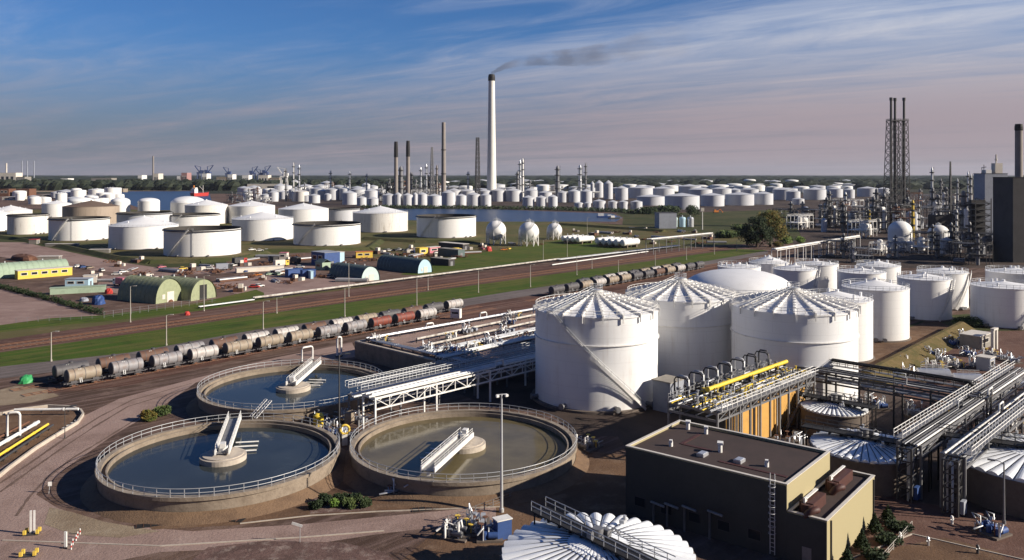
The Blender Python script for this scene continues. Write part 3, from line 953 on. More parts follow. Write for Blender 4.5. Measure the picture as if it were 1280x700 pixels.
for i in range(87):          # the crowd of roofs behind them
    px = 550 + (i % 29) * 18.2 + r.uniform(-5, 5)
    yb = r.uniform(231.5, 235.5) if i < 29 else r.uniform(235.5, 238.5) if i < 58 else r.uniform(238.5, 242)
    if 735 < px < 770 and i >= 29:
        continue
    hw = r.uniform(7, 12)
    far_tank(px - hw, px + hw, yb, yb - r.uniform(6.0, 8.5), r.choice(['cone', 'cone', 'dome']), 'low white tank in the crowd of far roofs under the woods on the horizon', 'crowd of far tanks under the horizon')
left_mid = [
 (329, 341, 247, 237, 'white_far'), (343, 358, 247, 229, 'white_far'), (336, 348, 252, 238, 'greytank'), (349, 359, 249, 238, 'white_far'), (367, 386, 252, 237, 'stained'), (361, 370, 249, 235, 'white_far'), (388, 405, 249, 233, 'white_far'),
 (386, 400, 254, 242, 'white_far'), (407, 424, 250, 234, 'white_far'), (424, 437, 250, 233, 'white_far'), (428, 446, 256, 238, 'white_far'), (438, 457, 251, 234, 'white_far'), (446, 458, 257, 245, 'white_far'), (456, 472, 255, 235, 'white_far'), (459, 473, 258, 246, 'greytank'),
 (372, 392, 241, 230, 'white_far'), (392, 410, 241, 230, 'white_far'), (412, 436, 242, 231, 'white_far')]
for i, (a, b, c, d_, m) in enumerate(left_mid):
    far_tank(a, b, c, d_, 'cone', '%s white tank from the left in the cluster between the river and the canal' % ORD[i], 'tank cluster between river and canal', m)

r = random.Random(15)
for i in range(34):
    px, yb = r.uniform(300, 478), r.uniform(238, 252)
    hw = r.uniform(4.5, 9)
    far_tank(px - hw, px + hw, yb, yb - r.uniform(8, 14), r.choice(['cone', 'cone', 'dome']), 'small pale tank in the crowded cluster between the river and the canal', 'crowded cluster between river and canal', r.choice(['white_far', 'white_far', 'white_far', 'greytank']))
for i in range(16):
    px, yb = r.uniform(20, 165), r.uniform(243, 256)
    hw = r.uniform(5, 11)
    far_tank(px - hw, px + hw, yb, yb - r.uniform(7, 12), r.choice(['cone', 'dome']), 'small pale tank behind the left tank field, near the river bank', 'small tanks behind the left field')
# ---- gas spheres on legs
def gas_sphere(px, py, rpx, yb, label):
    Y = CAMZ * F / (yb - HY)
    R = rpx * Y / F
    zc = CAMZ - (py - HY) * Y / F
    t = thing('gas_sphere', label, 'gas tank', ((px - CX) / F * Y, Y, 0), 0.3, 'gas spheres by the canal')
    MB().sphere((0, 0, zc), R, 40, 22).build('sphere', 'white', t)
    lg = None
    for i in range(9):
        a = 2 * PI * i / 9
        if lg is None:
            lg = MB().cyl((R * .97, 0, 0), (R * .97, 0, zc), .26, n=10).build('leg', 'whitesteel', t)
        else:
            c = lg.copy(); col.objects.link(c); c.parent = t; c.rotation_euler = (0, 0, a)
    br = MB()
    for i in range(9):
        a, b = 2 * PI * i / 9, 2 * PI * (i + 1) / 9
        p0, q0 = Vector((R * .97 * math.cos(a), R * .97 * math.sin(a), .3)), Vector((R * .97 * math.cos(b), R * .97 * math.sin(b), .3))
        up = Vector((0, 0, zc - .8))
        br.bar(p0, q0 + up, .14).bar(q0, p0 + up, .14)
    br.build('brace', 'whitesteel', t)
    tp = MB().cyl((0, 0, zc + R - .1), (0, 0, zc + R + .5), 1.2, n=14).rail(ring(1.6, zc + R + .1, 10), 1.1, 1.0, True, .1)
    tp.cyl((.3, 0, zc + R), (.3, 0, zc + R + 2.4), .15, n=6)
    tp.build('top_platform', 'galv', t)
    st = MB()
    pts = []
    for i in range(30):
        f = i / 29
        a = 3.6 + f * 2.6
        el = -0.3 + f * 1.85
        rr = (R + .6) * math.cos(min(el, PI / 2))
        pts.append(Vector((rr * math.cos(a), rr * math.sin(a), zc + (R + .5) * math.sin(min(el, PI / 2)))))
    st.tube(pts, .16, 5)
    for p in pts:
        st.bar(p, p + Vector((0, 0, 1.0)), .07)
    st.tube([p + Vector((0, 0, 1)) for p in pts], .07, 4)
    st.build('stair', 'galv', t)
gas_sphere(620, 288, 12.6, 305, 'leftmost white gas sphere on legs beside the black-rimmed tank')
gas_sphere(661, 290, 12.8, 307, 'middle white gas sphere on legs, nearest the camera')
gas_sphere(693, 288, 9.6, 299, 'smallest white gas sphere on legs, at the right of three')

# ---- horizontal bullet tanks
def bullet(p, L, R, label, group):
    t = thing('bullet_tank', label, 'gas tank', p, RZ, group)
    z = R + 1.3
    m = MB().cyl((0, 0, z), (L, 0, z), R, n=20, caps=False)
    for x0, sg in ((0, -1), (L, 1)):
        prev = None
        for j in range(5):
            a0, a1 = j / 5 * PI / 2, (j + 1) / 5 * PI / 2
            m.cyl((x0 + sg * R * .6 * math.sin(a0), 0, z), (x0 + sg * R * .6 * math.sin(a1), 0, z), R * math.cos(a0), max(.01, R * math.cos(a1)), 20, False)
    m.build('vessel', 'white', t)
    for x0 in (L * .18, L * .82):
        MB().box((x0, 0, (z - R * .5) / 2), (.7, R * 1.7, z - R * .5)).build('saddle', 'concrete', t)
    MB().cyl((L * .3, 0, z + R), (L * .3, 0, z + R + 1.2), .25, n=8).cyl((L * .7, 0, z + R), (L * .7, 0, z + R + .8), .4, n=8).build('nozzle', 'galv', t)
    return t
p0 = G(747, 308)
for i in range(5):
    bullet(p0 + V * (i * 4.9) - Vector((0, 0, 0)), 15, 2.1, '%s white bullet tank from the left in the front rank by the pipe bridge' % ORD[i], 'front rank of bullet tanks')
p0 = G(704, 304)
for i in range(4):
    bullet(p0 + V * (i * 4.2), 15, 1.8, '%s white bullet tank from the left in the rank beside the smallest gas sphere' % ORD[i], 'rear rank of bullet tanks')
# ------------------------------------------------------------------ settling ponds (round clarifiers)
def clarifier(x, y, R, label, water, bridge_dir, blen, zt=2.9):
    t = thing('settling_tank', label, 'settling tank', (x, y, 0), 0)
    n = 96
    wl = MB()
    wl.lathe([(R + 2.2, 0.01), (R + .1, .95)], n)
    wl.build('earth_skirt', 'soil_o', t)
    w_ = MB().lathe([(R, .3), (R, zt - .55)], n)
    w_.lathe([(R, zt - .55), (R + .28, zt - .5), (R + .28, zt), (R - .5, zt), (R - .5, zt - .75), (R - 1.1, zt - .75), (R - 1.1, zt - .25), (R - 1.32, zt - .25), (R - 1.32, zt - 1.6)], n, smooth=False)
    w_.build('wall', 'concrete', t)
    MB().lathe([(R + .285, zt + .004), (R - .51, zt + .004)], n, smooth=False).lathe([(R - 1.09, zt - .246), (R - 1.33, zt - .246)], n, smooth=False).build('wall_top', 'rimtop', t)
    MB().lathe([(R - 1.30, zt - .95), (0, zt - .95)], n, smooth=False).build('water', water, t)
    MB().lathe([(R - .51, zt - .85), (R - 1.09, zt - .85)], n, smooth=False).build('launder_water', water, t)
    MB().rail(ring(R + .15, zt, 96), 1.15, 1.9, True, .075, 1, .05).build('railing', 'galv', t)
    zp = zt - .95
    pr = MB().lathe([(3.45, zp - .6), (3.45, zp + .75), (3.05, zp + .8), (3.05, zp + .95), (0, zp + 1.05)], 40, smooth=False)
    pr.build('centre_drum', 'conc_lip', t)
    e = Vector((math.cos(bridge_dir), math.sin(bridge_dir), 0)); s_ = Vector((-e.y, e.x, 0))
    z0, z1 = zp + 1.35, zt + .75
    bd = MB()
    bd.bar(e * -1.2 + Vector((0, 0, z0)), e * blen + Vector((0, 0, z1)), 1.7, .12)
    br = bd.build('bridge_deck', 'msteel', t)
    for o in (-1.0, 1.0):
        g = MB().bar(e * -1.6 + s_ * o + Vector((0, 0, z0 + .25)), e * blen + s_ * o + Vector((0, 0, z1 + .25)), .22, .75)
        g.build('bridge_girder', 'whitesteel', br)
        h = MB().rail([e * -1.2 + s_ * o + Vector((0, 0, z0 + .6)), e * blen + s_ * o + Vector((0, 0, z1 + .6))], .75, 1.9, w=.06, tr=.045)
        h.build('handrail', 'whitesteel', br)
    if blen > R - 3:
        MB().bar(e * (blen - .4) + Vector((0, 0, zt)), e * (blen - .4) + Vector((0, 0, z1)), .5).build('bridge_foot', 'whitesteel', br)
    dr = MB().cyl((0, 0, zp + .9), (0, 0, zp + 2.1), .7, n=16).box(tuple(e * -.5 + Vector((0, 0, zp + 2.4))), (1.2, .8, .7), bridge_dir)
    dr.build('drive_unit', 'whitesteel', t)
    # scum pipes lying off the bridge toward the right
    for k in range(3):
        q = e * (2.8 + k * 2.2) + s_ * -1.1
        MB().cyl(q + Vector((0, 0, zp + .25)), q + s_ * -3.6 + Vector((0, 0, zp + .2)), .13, n=8).build('scum_pipe', 'whitesteel', t)
    return t
MAT['soil_o'] = M('bare soil bank', (0.19, 0.12, 0.072), 0.95, 0, 0.6, (0.09, 0.055, 0.036), 0.3, 0.4, 1.0)
clarifier(-44.5, 128.2, 17.4, 'round settling tank of clear blue water at the lower left, between road and planting bed', 'water_blue', math.atan2(1, -.22), 15.9)
clarifier(-44.6, 169.7, 18.2, 'round settling tank of clear blue water nearest the tank wagons', 'water_blue', math.atan2(1, .05), 16.6)
clarifier(-7.7, 134.1, 17.9, 'round settling tank of murky green-brown water below the big white tank', 'water_mud', math.atan2(-16, -4.4), 16.3)

# white step ladder hooked between the two ponds
t = thing('step_ladder', 'white double step ladder bridging the two clear-water settling tanks', 'ladder', G(326, 519, 2.9), .9)
for o in (-.7, .7):
    m = MB()
    for s_ in (-.3, .3):
        m.bar((-1.6, o + s_, 0), (1.6, o + s_, 2.4), .1)
    for i in range(9):
        f = i / 8
        m.bar((-1.6 + 3.2 * f, o - .3, 2.4 * f), (-1.6 + 3.2 * f, o + .3, 2.4 * f), .08)
    m.build('ladder_flight', 'whitesteel', t)

# ------------------------------------------------------------------ tanks under white scalloped covers
def covered_tank(x, y, R, z0, rise, label, wdir, wlen=None, lobes=40, walk=True, rmat='dsteel'):
    t = thing('covered_tank', label, 'covered tank', (x, y, 0), 0)
    MB().lathe([(R + .1, 0), (R + .1, z0 - .15)], 64).lathe([(R + .1, z0 - .15), (R + .35, z0 - .12), (R + .35, z0 + .05), (R - .4, z0 + .06)], 64, smooth=False).build('wall', 'conc_dark', t)
    sub, nr = 6, 10
    nn = lobes * sub
    vs, fs = [], []
    for j in range(nr + 1):
        f = 1 - j / nr * .93
        for i in range(nn):
            a = 2 * PI * i / nn
            b = abs(math.sin(lobes * a / 2)) ** .75
            r = R * f * (1 + .012 * b * f)
            z = z0 + .1 + rise * (1 - f ** 1.55) + b * .42 * f ** 1.6 * (R / 10)
            vs.append((r * math.cos(a), r * math.sin(a), z))
    for j in range(nr):
        for i in range(nn):
            i2 = (i + 1) % nn
            fs.append((j * nn + i, j * nn + i2, (j + 1) * nn + i2, (j + 1) * nn + i))
    mb = MB().add(vs, fs, False)
    mb.add([(0, 0, z0 + .1 + rise + .05)] + vs[-nn:], [(0, 1 + i, 1 + (i + 1) % nn) for i in range(nn)], False)
    # skirt under the scalloped edge
    sk = [(v[0], v[1], z0 - .1) for v in vs[:nn]]
    mb.add(vs[:nn] + sk, [(i, nn + i, nn + (i + 1) % nn, (i + 1) % nn) for i in range(nn)])
    cv = mb.build('cover', 'cover', t)
    cl = MB()
    for i in range(lobes):                    # clamping strips in the valleys
        a = 2 * PI * i / lobes
        pr = None
        for j in range(6):
            f = 1 - j / 5 * .68
            p = Vector((R * f * math.cos(a), R * f * math.sin(a), z0 + .16 + rise * (1 - f ** 1.55)))
            if pr:
                cl.bar(pr, p, .07, .07)
            pr = p
    cl.build('seam_strips', 'dsteel', cv)
    if walk:
        e = Vector((math.cos(wdir), math.sin(wdir), 0)); s_ = Vector((-e.y, e.x, 0))
        wl = wlen or R + 1.5
        zw = z0 + rise + .4
        wk = MB().bar(e * -wl + Vector((0, 0, zw)), e * wl + Vector((0, 0, zw)), 2.3, .18)
        for f in (-.98, .98):
            for o in (-.8, .8):
                p = e * (wl * f) + s_ * o
                wk.bar(p, p + Vector((0, 0, zw)), .18)
        for i in range(-5, 6):
            wk.box(tuple(e * (i * wl / 5.5) + Vector((0, 0, zw - .3))), (.2, 1.9, .4), wdir)
        w_ = wk.build('walkway', 'black', t)
        for o in (-1.1, 1.1):
            MB().rail([e * -wl + s_ * o + Vector((0, 0, zw + .09)), e * wl + s_ * o + Vector((0, 0, zw + .09))], 1.1, 1.7, w=.08, tr=.06).build('handrail', rmat, w_)
        dv = MB().cyl((0, 0, zw), (0, 0, zw + 1.1), .6, n=14).box((.9, .3, zw + .5), (1.1, .6, .7), wdir).box((-.8, -.3, zw + .45), (.7, .6, .8), wdir)
        dv.tube([(1.2, .2, zw + .3), (1.8, .4, zw + .9), (2.4, .2, zw + .3)], .14, 6)
        dv.build('drive_unit', 'msteel', w_)
    for k, (a, f) in enumerate(((wdir + 1.9, .62), (wdir - .75, .55))):
        p = Vector((R * f * math.cos(a), R * f * math.sin(a), z0 + rise * (1 - f ** 1.55) + .75))
        MB().box(tuple(p), (.9, .6, .35), a).cyl(p + Vector((.2, .1, 0)), p + Vector((.2, .1, .6)), .2, n=8).build('hatch', 'galv', t)
    return t
WV = math.atan2(V.y, V.x)
covered_tank(9.3, 90, 10.3, 4.6, 1.6, 'white ribbed cover tank at the bottom edge in front of the building', WV - .13, 9.9, rmat='galv')
covered_tank(53.5, 126.2, 7.7, 4.6, 1.2, 'white ribbed cover tank between the building and the pipe rack tower', WV + .12)
covered_tank(75.2, 119.5, 11.2, 4.8, 1.6, 'white ribbed cover tank cut by the right edge of the photo', WV + .25)
covered_tank(57.5, 148.5, 5.6, 4.2, 1.0, 'small white ribbed cover tank half hidden behind the dark pipe rack', WV)

# ------------------------------------------------------------------ two-level flat-roofed building
A0 = Vector((15.5, 113, 0))
BV = Vector((.775, -.632, 0)); BU = Vector((.632, .775, 0))
bz = math.atan2(BU.y, BU.x)           # local x along BU, local y = -BV
b = thing('control_building', 'flat-roofed two-level building with a sunlit cream end wall and dark shaded front', 'building', A0, bz)
# local frame: x along BU (0..15.5), y negative along BV
def bw(x0, x1, y0, y1, z0, z1, th=.3):
    m = MB()
    m.box(((x0 + x1) / 2, y0 - th / 2, (z0 + z1) / 2), (x1 - x0, th, z1 - z0))
    m.box(((x0 + x1) / 2, y1 + th / 2, (z0 + z1) / 2), (x1 - x0, th, z1 - z0))
    m.box((x0 + th / 2, (y0 + y1) / 2, (z0 + z1) / 2), (th, y0 - y1 - 2 * th, z1 - z0))
    m.box((x1 - th / 2, (y0 + y1) / 2, (z0 + z1) / 2), (th, y0 - y1 - 2 * th, z1 - z0))
    return m
ZU, ZL = 9.0, 5.9
bw(0, 15.2, 0, -22.2, 0, ZU).build('upper_wall', 'cream', b)
bw(.0, 18.6, -22.205, -26.9, 0, ZL).build('lower_wall', 'cream', b)
MB().box((-.06, -11.1, ZU / 2 - .1), (.1, 22.19, ZU - .2)).build('front_shade_skin', 'shadeskin', b)  # dark skin over the cream: the unlit front's shade as colour
MB().box((-.06, -24.55, ZL / 2 - .1), (.1, 4.69, ZL - .2)).build('front_shade_skin', 'shadeskin', b)
MB().box((7.6, -11.1, ZU - .35), (14.58, 21.58, .1)).build('upper_roof', 'bitumen', b)
MB().box((9.3, -24.55, ZL - .4), (17.96, 4.08, .1)).build('lower_roof', 'bitumen', b)
cp = MB()
for (x0, x1, y0, y1, z) in ((-.08, 15.28, .08, -22.28, ZU), (-.08, 18.68, -22.3, -26.98, ZL)):
    w = .42
    cp.box(((x0 + x1) / 2, y0 - w / 2, z + .04), (x1 - x0, w, .08)); cp.box(((x0 + x1) / 2, y1 + w / 2, z + .04), (x1 - x0, w, .08))
    cp.box((x0 + w / 2, (y0 + y1) / 2, z + .04), (w, y0 - y1 - 2 * w, .08)); cp.box((x1 - w / 2, (y0 + y1) / 2, z + .04), (w, y0 - y1 - 2 * w, .08))
cp.build('coping', 'coping', b)
MB().box((9.0, -5.0, ZU - .26), (5.5, .5, .06)).box((6.4, -7.3, ZU - .26), (.5, 4.2, .06)).box((3.2, -16.5, ZU - .26), (.5, 9, .06)).build('roof_walkway', 'redduct', b)
for (x, y, sx) in ((12.9, -2.6, .7), (12.6, -5.6, .5), (6.6, -10.6, .8), (4.6, -4.3, .3), (5.2, -17.6, .3)):
    v_ = MB().cyl((x, y, ZU - .3), (x, y, ZU + sx), .28, n=10).box((x, y, ZU + sx + .12), (sx + .2, sx * .7 + .2, .3), .4)
    v_.cyl((x + .25, y + .2, ZU - .3), (x + .25, y + .2, ZU + sx * .7), .12, n=8)
    v_.build('roof_vent', 'whitesteel', b)
for (x, y) in ((3.8, -9.4), (4.6, -14.2)):
    MB().box((x, y, ZU - .1), (1.5, 1.0, .4)).box((x, y, ZU + .13), (1.3, .8, .08)).build('roof_light', 'silver', b)
for (x, y, L) in ((13.4, -24.0, 5.6), (3.6, -24.0, 4.4)):
    d_ = MB().box((x, y, ZL + .35), (L, 1.7, 1.3))
    d_.cyl((x - L / 2, y - .1, ZL - .3), (x - L / 2, y - .1, ZL + .9), .7, n=16)
    d_.tube([(x - L / 2 + .1, y - 1.25, ZL + .4), (x - L / 2 - .7, y - 1.2, ZL + .6), (x - L / 2 - 1.1, y - .7, ZL + .3), (x - L / 2 - 1.15, y - .3, ZL - .3)], .42, 10)
    d_.build('air_handler', 'redduct', b)
    MB().box((x, y + .2, ZL + 1.35), (L * .9, .35, .14)).box((x - L * .45, y + .2, ZL + .9), (.7, .22, 1.2)).build('unit_cap', 'whitesteel', b)
ld = MB()
for s_ in (-.28, .28):
    ld.bar((-.45, -20.6 + s_, .4), (-.45, -20.6 + s_, ZU + 1.1), .09)
for i in range(17):
    ld.bar((-.45, -20.88, .8 + i * .5), (-.45, -20.32, .8 + i * .5), .06)
for i in range(9):
    zz = 3.0 + i * .8
    ld.tube([(-.45 - .38 * math.sin(a) * 1.6, -20.6 + .42 * math.cos(a), zz) for a in (0, .6, 1.2, PI / 2, 1.95, 2.55, PI)], .04, 4)
ld.build('ladder', 'galv', b)
for k in range(5):
    x0 = -2.2 - k * 4.0
    f_ = MB().box((-.125, x0, 2.0), (.05, 1.7, 1.3)).build('window', 'dsteel', b)
    MB().box((-.16, x0, 2.0), (.02, 1.5, 1.1)).build('pane', 'glass', f_)
MB().box((-.13, -24.6, 1.15), (.06, 1.1, 2.2)).build('door', 'msteel', b)
dp = MB()
for x in (1.2, 17.9):
    dp.cyl((x, -27.0, .1), (x, -27.0, ZL - .3), .1, n=8)
dp.build('downpipe', 'dsteel', b)
# pipes and stairs along the shaded front
fp = MB()
for i, yy in enumerate((-4.5, -6.5, -9, -12.5)):
    fp.tube([(-.5, yy, 0), (-.5, yy, 2.6 + i * .3), (-1.8, yy - .4, 3.2 + i * .3), (-2.2, yy - 2.5, 3.2 + i * .3)], .16, 6)
fp.build('wall_pipes', 'msteel', b)

# ------------------------------------------------------------------ pipe racks
def pipe_rack(p0, d, L, W, z, label, pipes, frame='dsteel', bay=7.0, walk=None, cat='pipe rack', legs=True, rackdepth=.35, truss=False, legz=0.0, tier=0, legskip=()):
    """elevated rack from p0 along direction d; local x along it, local y to the left; pipes = (y, dz, r, paint)"""
    t = thing('pipe_rack', label, cat, (p0.x, p0.y, 0), math.atan2(d.y, d.x))
    fr = MB()
    n = max(1, round(L / bay))
    for i in range(n + 1):
        x = L * i / n
        fr.bar((x, -W / 2, z - .2), (x, W / 2, z - .2), .25, rackdepth)
        if tier:
            fr.bar((x, -W / 2, z - tier), (x, W / 2, z - tier), .25, rackdepth)
            if i < n:
                for o in (-W / 2, W / 2):
                    fr.bar((x, o, z - tier), (x + L / n, o, z - .2), .12)
        if legs and i not in legskip:
            for o in (-W / 2, W / 2):
                fr.bar((x, o, legz), (x, o, z), .3, .3)
    for o in (-W / 2, W / 2):
        fr.bar((0, o, z - .25), (L, o, z - .25), .18, .34)
        if tier:
            fr.bar((0, o, z - tier), (L, o, z - tier), .16, .3)
        if truss:
            m = max(2, round(L / 3.2))
            fr.bar((0, o, z - 2.2), (L, o, z - 2.2), .2, .26)
            for i in range(m + 1):
                x = L * i / m
                fr.bar((x, o, z - 2.2), (x, o, z - .2), .14)
                if i < m:
                    fr.bar((x, o, z - 2.2 if i % 2 else z - .2), (x + L / m, o, z - .2 if i % 2 else z - 2.2), .13)
    fr.build('frame', frame, t)
    for k, (y, dz, r, mt) in enumerate(pipes):
        m = MB()
        zz = z + dz + r
        x0, x1 = -rnd.uniform(0, 1.2), L + rnd.uniform(0, 1.2)
        if r < .22 and L > 20 and k % 3 == 0:       # an expansion loop half way
            xm = L * rnd.uniform(.3, .6)
            m.tube([(x0, y, zz), (xm, y, zz), (xm, y, zz + 1.2), (xm + 2.2, y, zz + 1.2), (xm + 2.2, y, zz), (x1, y, zz)], r, 7)
        else:
            m.tube([(x0, y, zz), (x1, y, zz)], r, 10 if r > .25 else 7)
            for x in [L * j / 5 for j in range(1, 5)]:
                m.cyl((x - .07, y, zz), (x + .07, y, zz), r * 1.25, n=10)
        m.build('pipe', mt, t)
    if walk:
        y0, y1, dz = walk[:3]
        wm = walk[3] if len(walk) > 3 else 'whitesteel'
        wk = MB().box((L / 2, (y0 + y1) / 2, z + dz), (L, abs(y1 - y0), .1)).build('walkway', 'msteel', t)
        for y in (y0, y1):
            MB().rail([(0, y, z + dz + .05), (L, y, z + dz + .05)], 1.1, 1.6, w=.08, tr=.065).build('handrail', wm, wk)
    return t

def pipe_run(p, q, r, label, mat, legh=.8, step=5.0, n=1, gap=.9):
    d = (q - p)
    L = Vector((d.x, d.y, 0)).length
    t = thing('pipeline', label, 'pipeline', p, math.atan2(d.y, d.x))
    sl = (q.z - p.z) / L
    for k in range(n):
        m = MB().tube([(0, k * gap, legh + r), (L, k * gap, legh + r + sl * L)], r, 8)
        for i in range(1, int(L / 9) + 1):
            m.cyl((i * 9, k * gap, legh + r + sl * i * 9), (i * 9 + .3, k * gap, legh + r + sl * (i * 9 + .3)), r * 1.25, n=10)
        m.build('pipe', mat, t)
    s_ = MB()
    for i in range(int(L / step) + 1):
        x = min(L, i * step)
        for k in (0, n - 1):
            s_.bar((x, k * gap, sl * x), (x, k * gap, legh + sl * x), .16)
        s_.bar((x, -.3, legh + sl * x - .05), (x, (n - 1) * gap + .3, legh + sl * x - .05), .14)
    s_.build('support', 'dsteel', t)
    return t
# white truss rack beside the murky pond
pr_ = [(-1.4, 0, .2, 'whitesteel'), (-.7, 0, .26, 'silver'), (0, 0, .16, 'galv'), (.6, 0, .22, 'whitesteel'), (1.3, 0, .14, 'galv')]
pipe_rack(Vector((-25.5, 148.5, 0)), U, 57, 3.6, 6.4, 'white lattice truss pipe bridge running from the murky pond into the tank shadow', pr_, 'whitesteel', 13, (2.4, 3.5, .4, 'galv'), truss=True)
pipe_rack(Vector((-29, 152.5, 0)), U, 58, 3.0, 5.2, 'lower pipe bridge close behind the white lattice truss', [(-1.1, 0, .22, 'galv'), (-.4, 0, .15, 'silver'), (.4, 0, .25, 'whitesteel'), (1.1, 0, .16, 'msteel')], 'msteel', 9, (1.7, 2.7, 1.2, 'galv'))

# pump house with the yellow pipe on top
RK = Vector((32.2, 130.4, 0))           # near end of the walkway on its sunlit side
PH = RK + U * 5 - V * 1.3
ph = thing('pump_house', 'ochre-walled pump house carrying the rack with the yellow pipe', 'building', PH, RZ)
MB().box((15, 4.2, 3.5), (30, 8.4, 7.0)).build('wall', 'ochre', ph)
MB().box((15, 4.2, 7.1), (30.4, 8.8, .2)).build('roof', 'bitumen', ph)
MB().box((-.06, 4.2, 3.45), (.1, 8.2, 6.8)).build('end_wall', 'shadeskin', ph)  # dark skin over the ochre paints in the end wall's shade
for x in (.3, 3.2, 9.2, 17.5, 26.5):
    MB().box((x, -.02, 3.5), (.3, .26, 6.95)).build('pilaster', 'dsteel', ph)
for i in range(11):
    x = (.9, 1.6, 2.3, 2.8, 3.8, 4.4, 8.4, 9.9, 16.8, 18.3, 25.5)[i]
    MB().tube([(x, -.4, .1), (x, -.4, 6.4), (x, -.9, 7.2), (x, -.9, 8.4)], rnd.uniform(.09, .19), 6).build('drop_pipe', 'galv' if i % 3 else 'msteel', ph)
sw = MB()
for i in range(16):                        # stair slanting down the far part of the wall
    sw.box((27.5 - i * .62, -1.1, 7.0 - i * .43), (.34, 1.1, .06))
sw.bar((27.8, -.55, 7.1), (17.9, -.55, .3), .08, .3).bar((27.8, -1.65, 7.1), (17.9, -1.65, .3), .08, .3)
st_ = sw.build('stair', 'dsteel', ph)
MB().rail([(27.8, -1.65, 7.1), (17.9, -1.65, .3)], 1.0, 1.6, w=.07).build('handrail', 'msteel', st_)
yp = [(y, dz_, r_, m_) for y, dz_, r_, m_ in ((-3.9, 0, .14, 'galv'), (-3.4, 0, .10, 'silver'), (-2.9, 0, .16, 'dsteel'), (-2.4, 0, .12, 'yellow'), (-1.9, 0, .15, 'silver'), (-1.3, 0, .12, 'dsteel'), (-.8, 0, .14, 'galv'), (-.3, 0, .10, 'yellow'), (.3, 0, .16, 'msteel'), (2.2, 0, .14, 'galv'), (2.8, 0, .2, 'dsteel'), (3.4, 0, .12, 'yellow'), (3.9, 0, .16, 'silver'),
      (-2.6, -1.2, .16, 'galv'), (-1.0, -1.2, .14, 'msteel'), (1.0, -1.2, .18, 'dsteel'))]
rk = pipe_rack(RK - V * 4.5, U, 35, 9.0, 8.6, 'broad pipe rack topped by one thick yellow pipe', yp, 'msteel', 3.5, (-5.3, -4.3, .2, 'whitesteel'), legz=0, tier=1.5)
MB().tube([(6.8, 1.2, 9.9), (35.5, 1.2, 9.9)], .36, 12).cyl((6.6, 1.2, 9.9), (6.8, 1.2, 9.9), .48, n=12).build('yellow_pipe', 'yellow', rk)
for i in range(9):
    MB().box((7.5 + i * 3.4, 1.2, 9.1), (.25, .5, .9)).build('pipe_shoe', 'dsteel', rk)
MB().rail([(0, 4.6, 8.7), (35, 4.6, 8.7)], 1.1, 1.7, w=.08, tr=.06).build('handrail', 'msteel', rk)
for i in range(7):
    c = RK + U * (4.5 + i * 4.7) - V * 8.0
    lo = thing('vent_loop', '%s upturned pipe loop from the left along the yellow pipe rack' % ORD[i], 'pipe', (c.x, c.y, 8.6), RZ + PI / 2, 'upturned pipe loops beside the yellow pipe')
    MB().tube([(0, 0, .0), (0, 0, 2.9), (.3, 0, 3.35), (1.7, 0, 3.35), (2.0, 0, 2.9), (2.0, 0, .0)], .15, 8).build('pipe', 'dsteel' if i > 4 else 'galv', lo)
    MB().tube([(-.2, .5, 2.6), (.3, .5, 3.1), (2.2, .5, 3.1), (2.5, .5, 2.6), (2.5, .5, .3)], .12, 8).build('pipe', 'black', lo)
    MB().cyl((0, 0, 1.4), (0, 0, 1.9), .42, n=10).cyl((2.0, 0, .9), (2.0, 0, 1.3), .4, n=10).build('valve', 'msteel', lo)
vm = thing('valve_manifold', 'crowded yellow and silver valves spread along the rack below the yellow pipe', 'valves', RK - V * 4.5, RZ)
rv = random.Random(3)
for mt, cnt_ in (('yellow', 26), ('silver', 34), ('dsteel', 40), ('galv', 34)):
    for i in range(cnt_):
        m = MB()
        x, y = rv.uniform(.3, 34.5), rv.choice((-3.9, -3.3, -2.8, -2.3, -1.8, -1.2, -.6, 0, .5, 2.0, 2.6, 3.2, 3.8)) + rv.uniform(-.15, .15)
        h = rv.uniform(.35, 1.3)
        m.cyl((x, y, 8.5), (x, y, 8.7 + h), rv.uniform(.07, .14), n=7)
        m.cyl((x, y, 8.7 + h), (x, y, 8.78 + h), rv.uniform(.2, .36), n=10)
        if rv.random() < .5:
            m.bar((x, y, 8.6 + h * .6), (x, y + rv.choice((-1, 1)) * rv.uniform(.4, .9), 8.6 + h * .6), .12)
        m.build('valve', mt, vm)
t = thing('switch_room', 'blue-grey windowless plant room beside the foot of the big tank', 'plant room', (30.3, 159.3, 0), RZ)
MB().box((2.4, 2, 2.9), (4.8, 4, 5.8)).build('wall', 'greybld', t)
MB().box((2.4, 2, 5.9), (5.2, 4.4, .2)).build('roof', 'graywall', t)
MB().box((2.4, -.03, 1.2), (1.3, .06, 2.3)).build('door', 'msteel', t)

pipe_run(G(826, 470), G(912, 494), .2, 'thin pipes on low posts at the foot of the rib-roofed tanks', 'msteel', 1.6, 4, 4, .8)
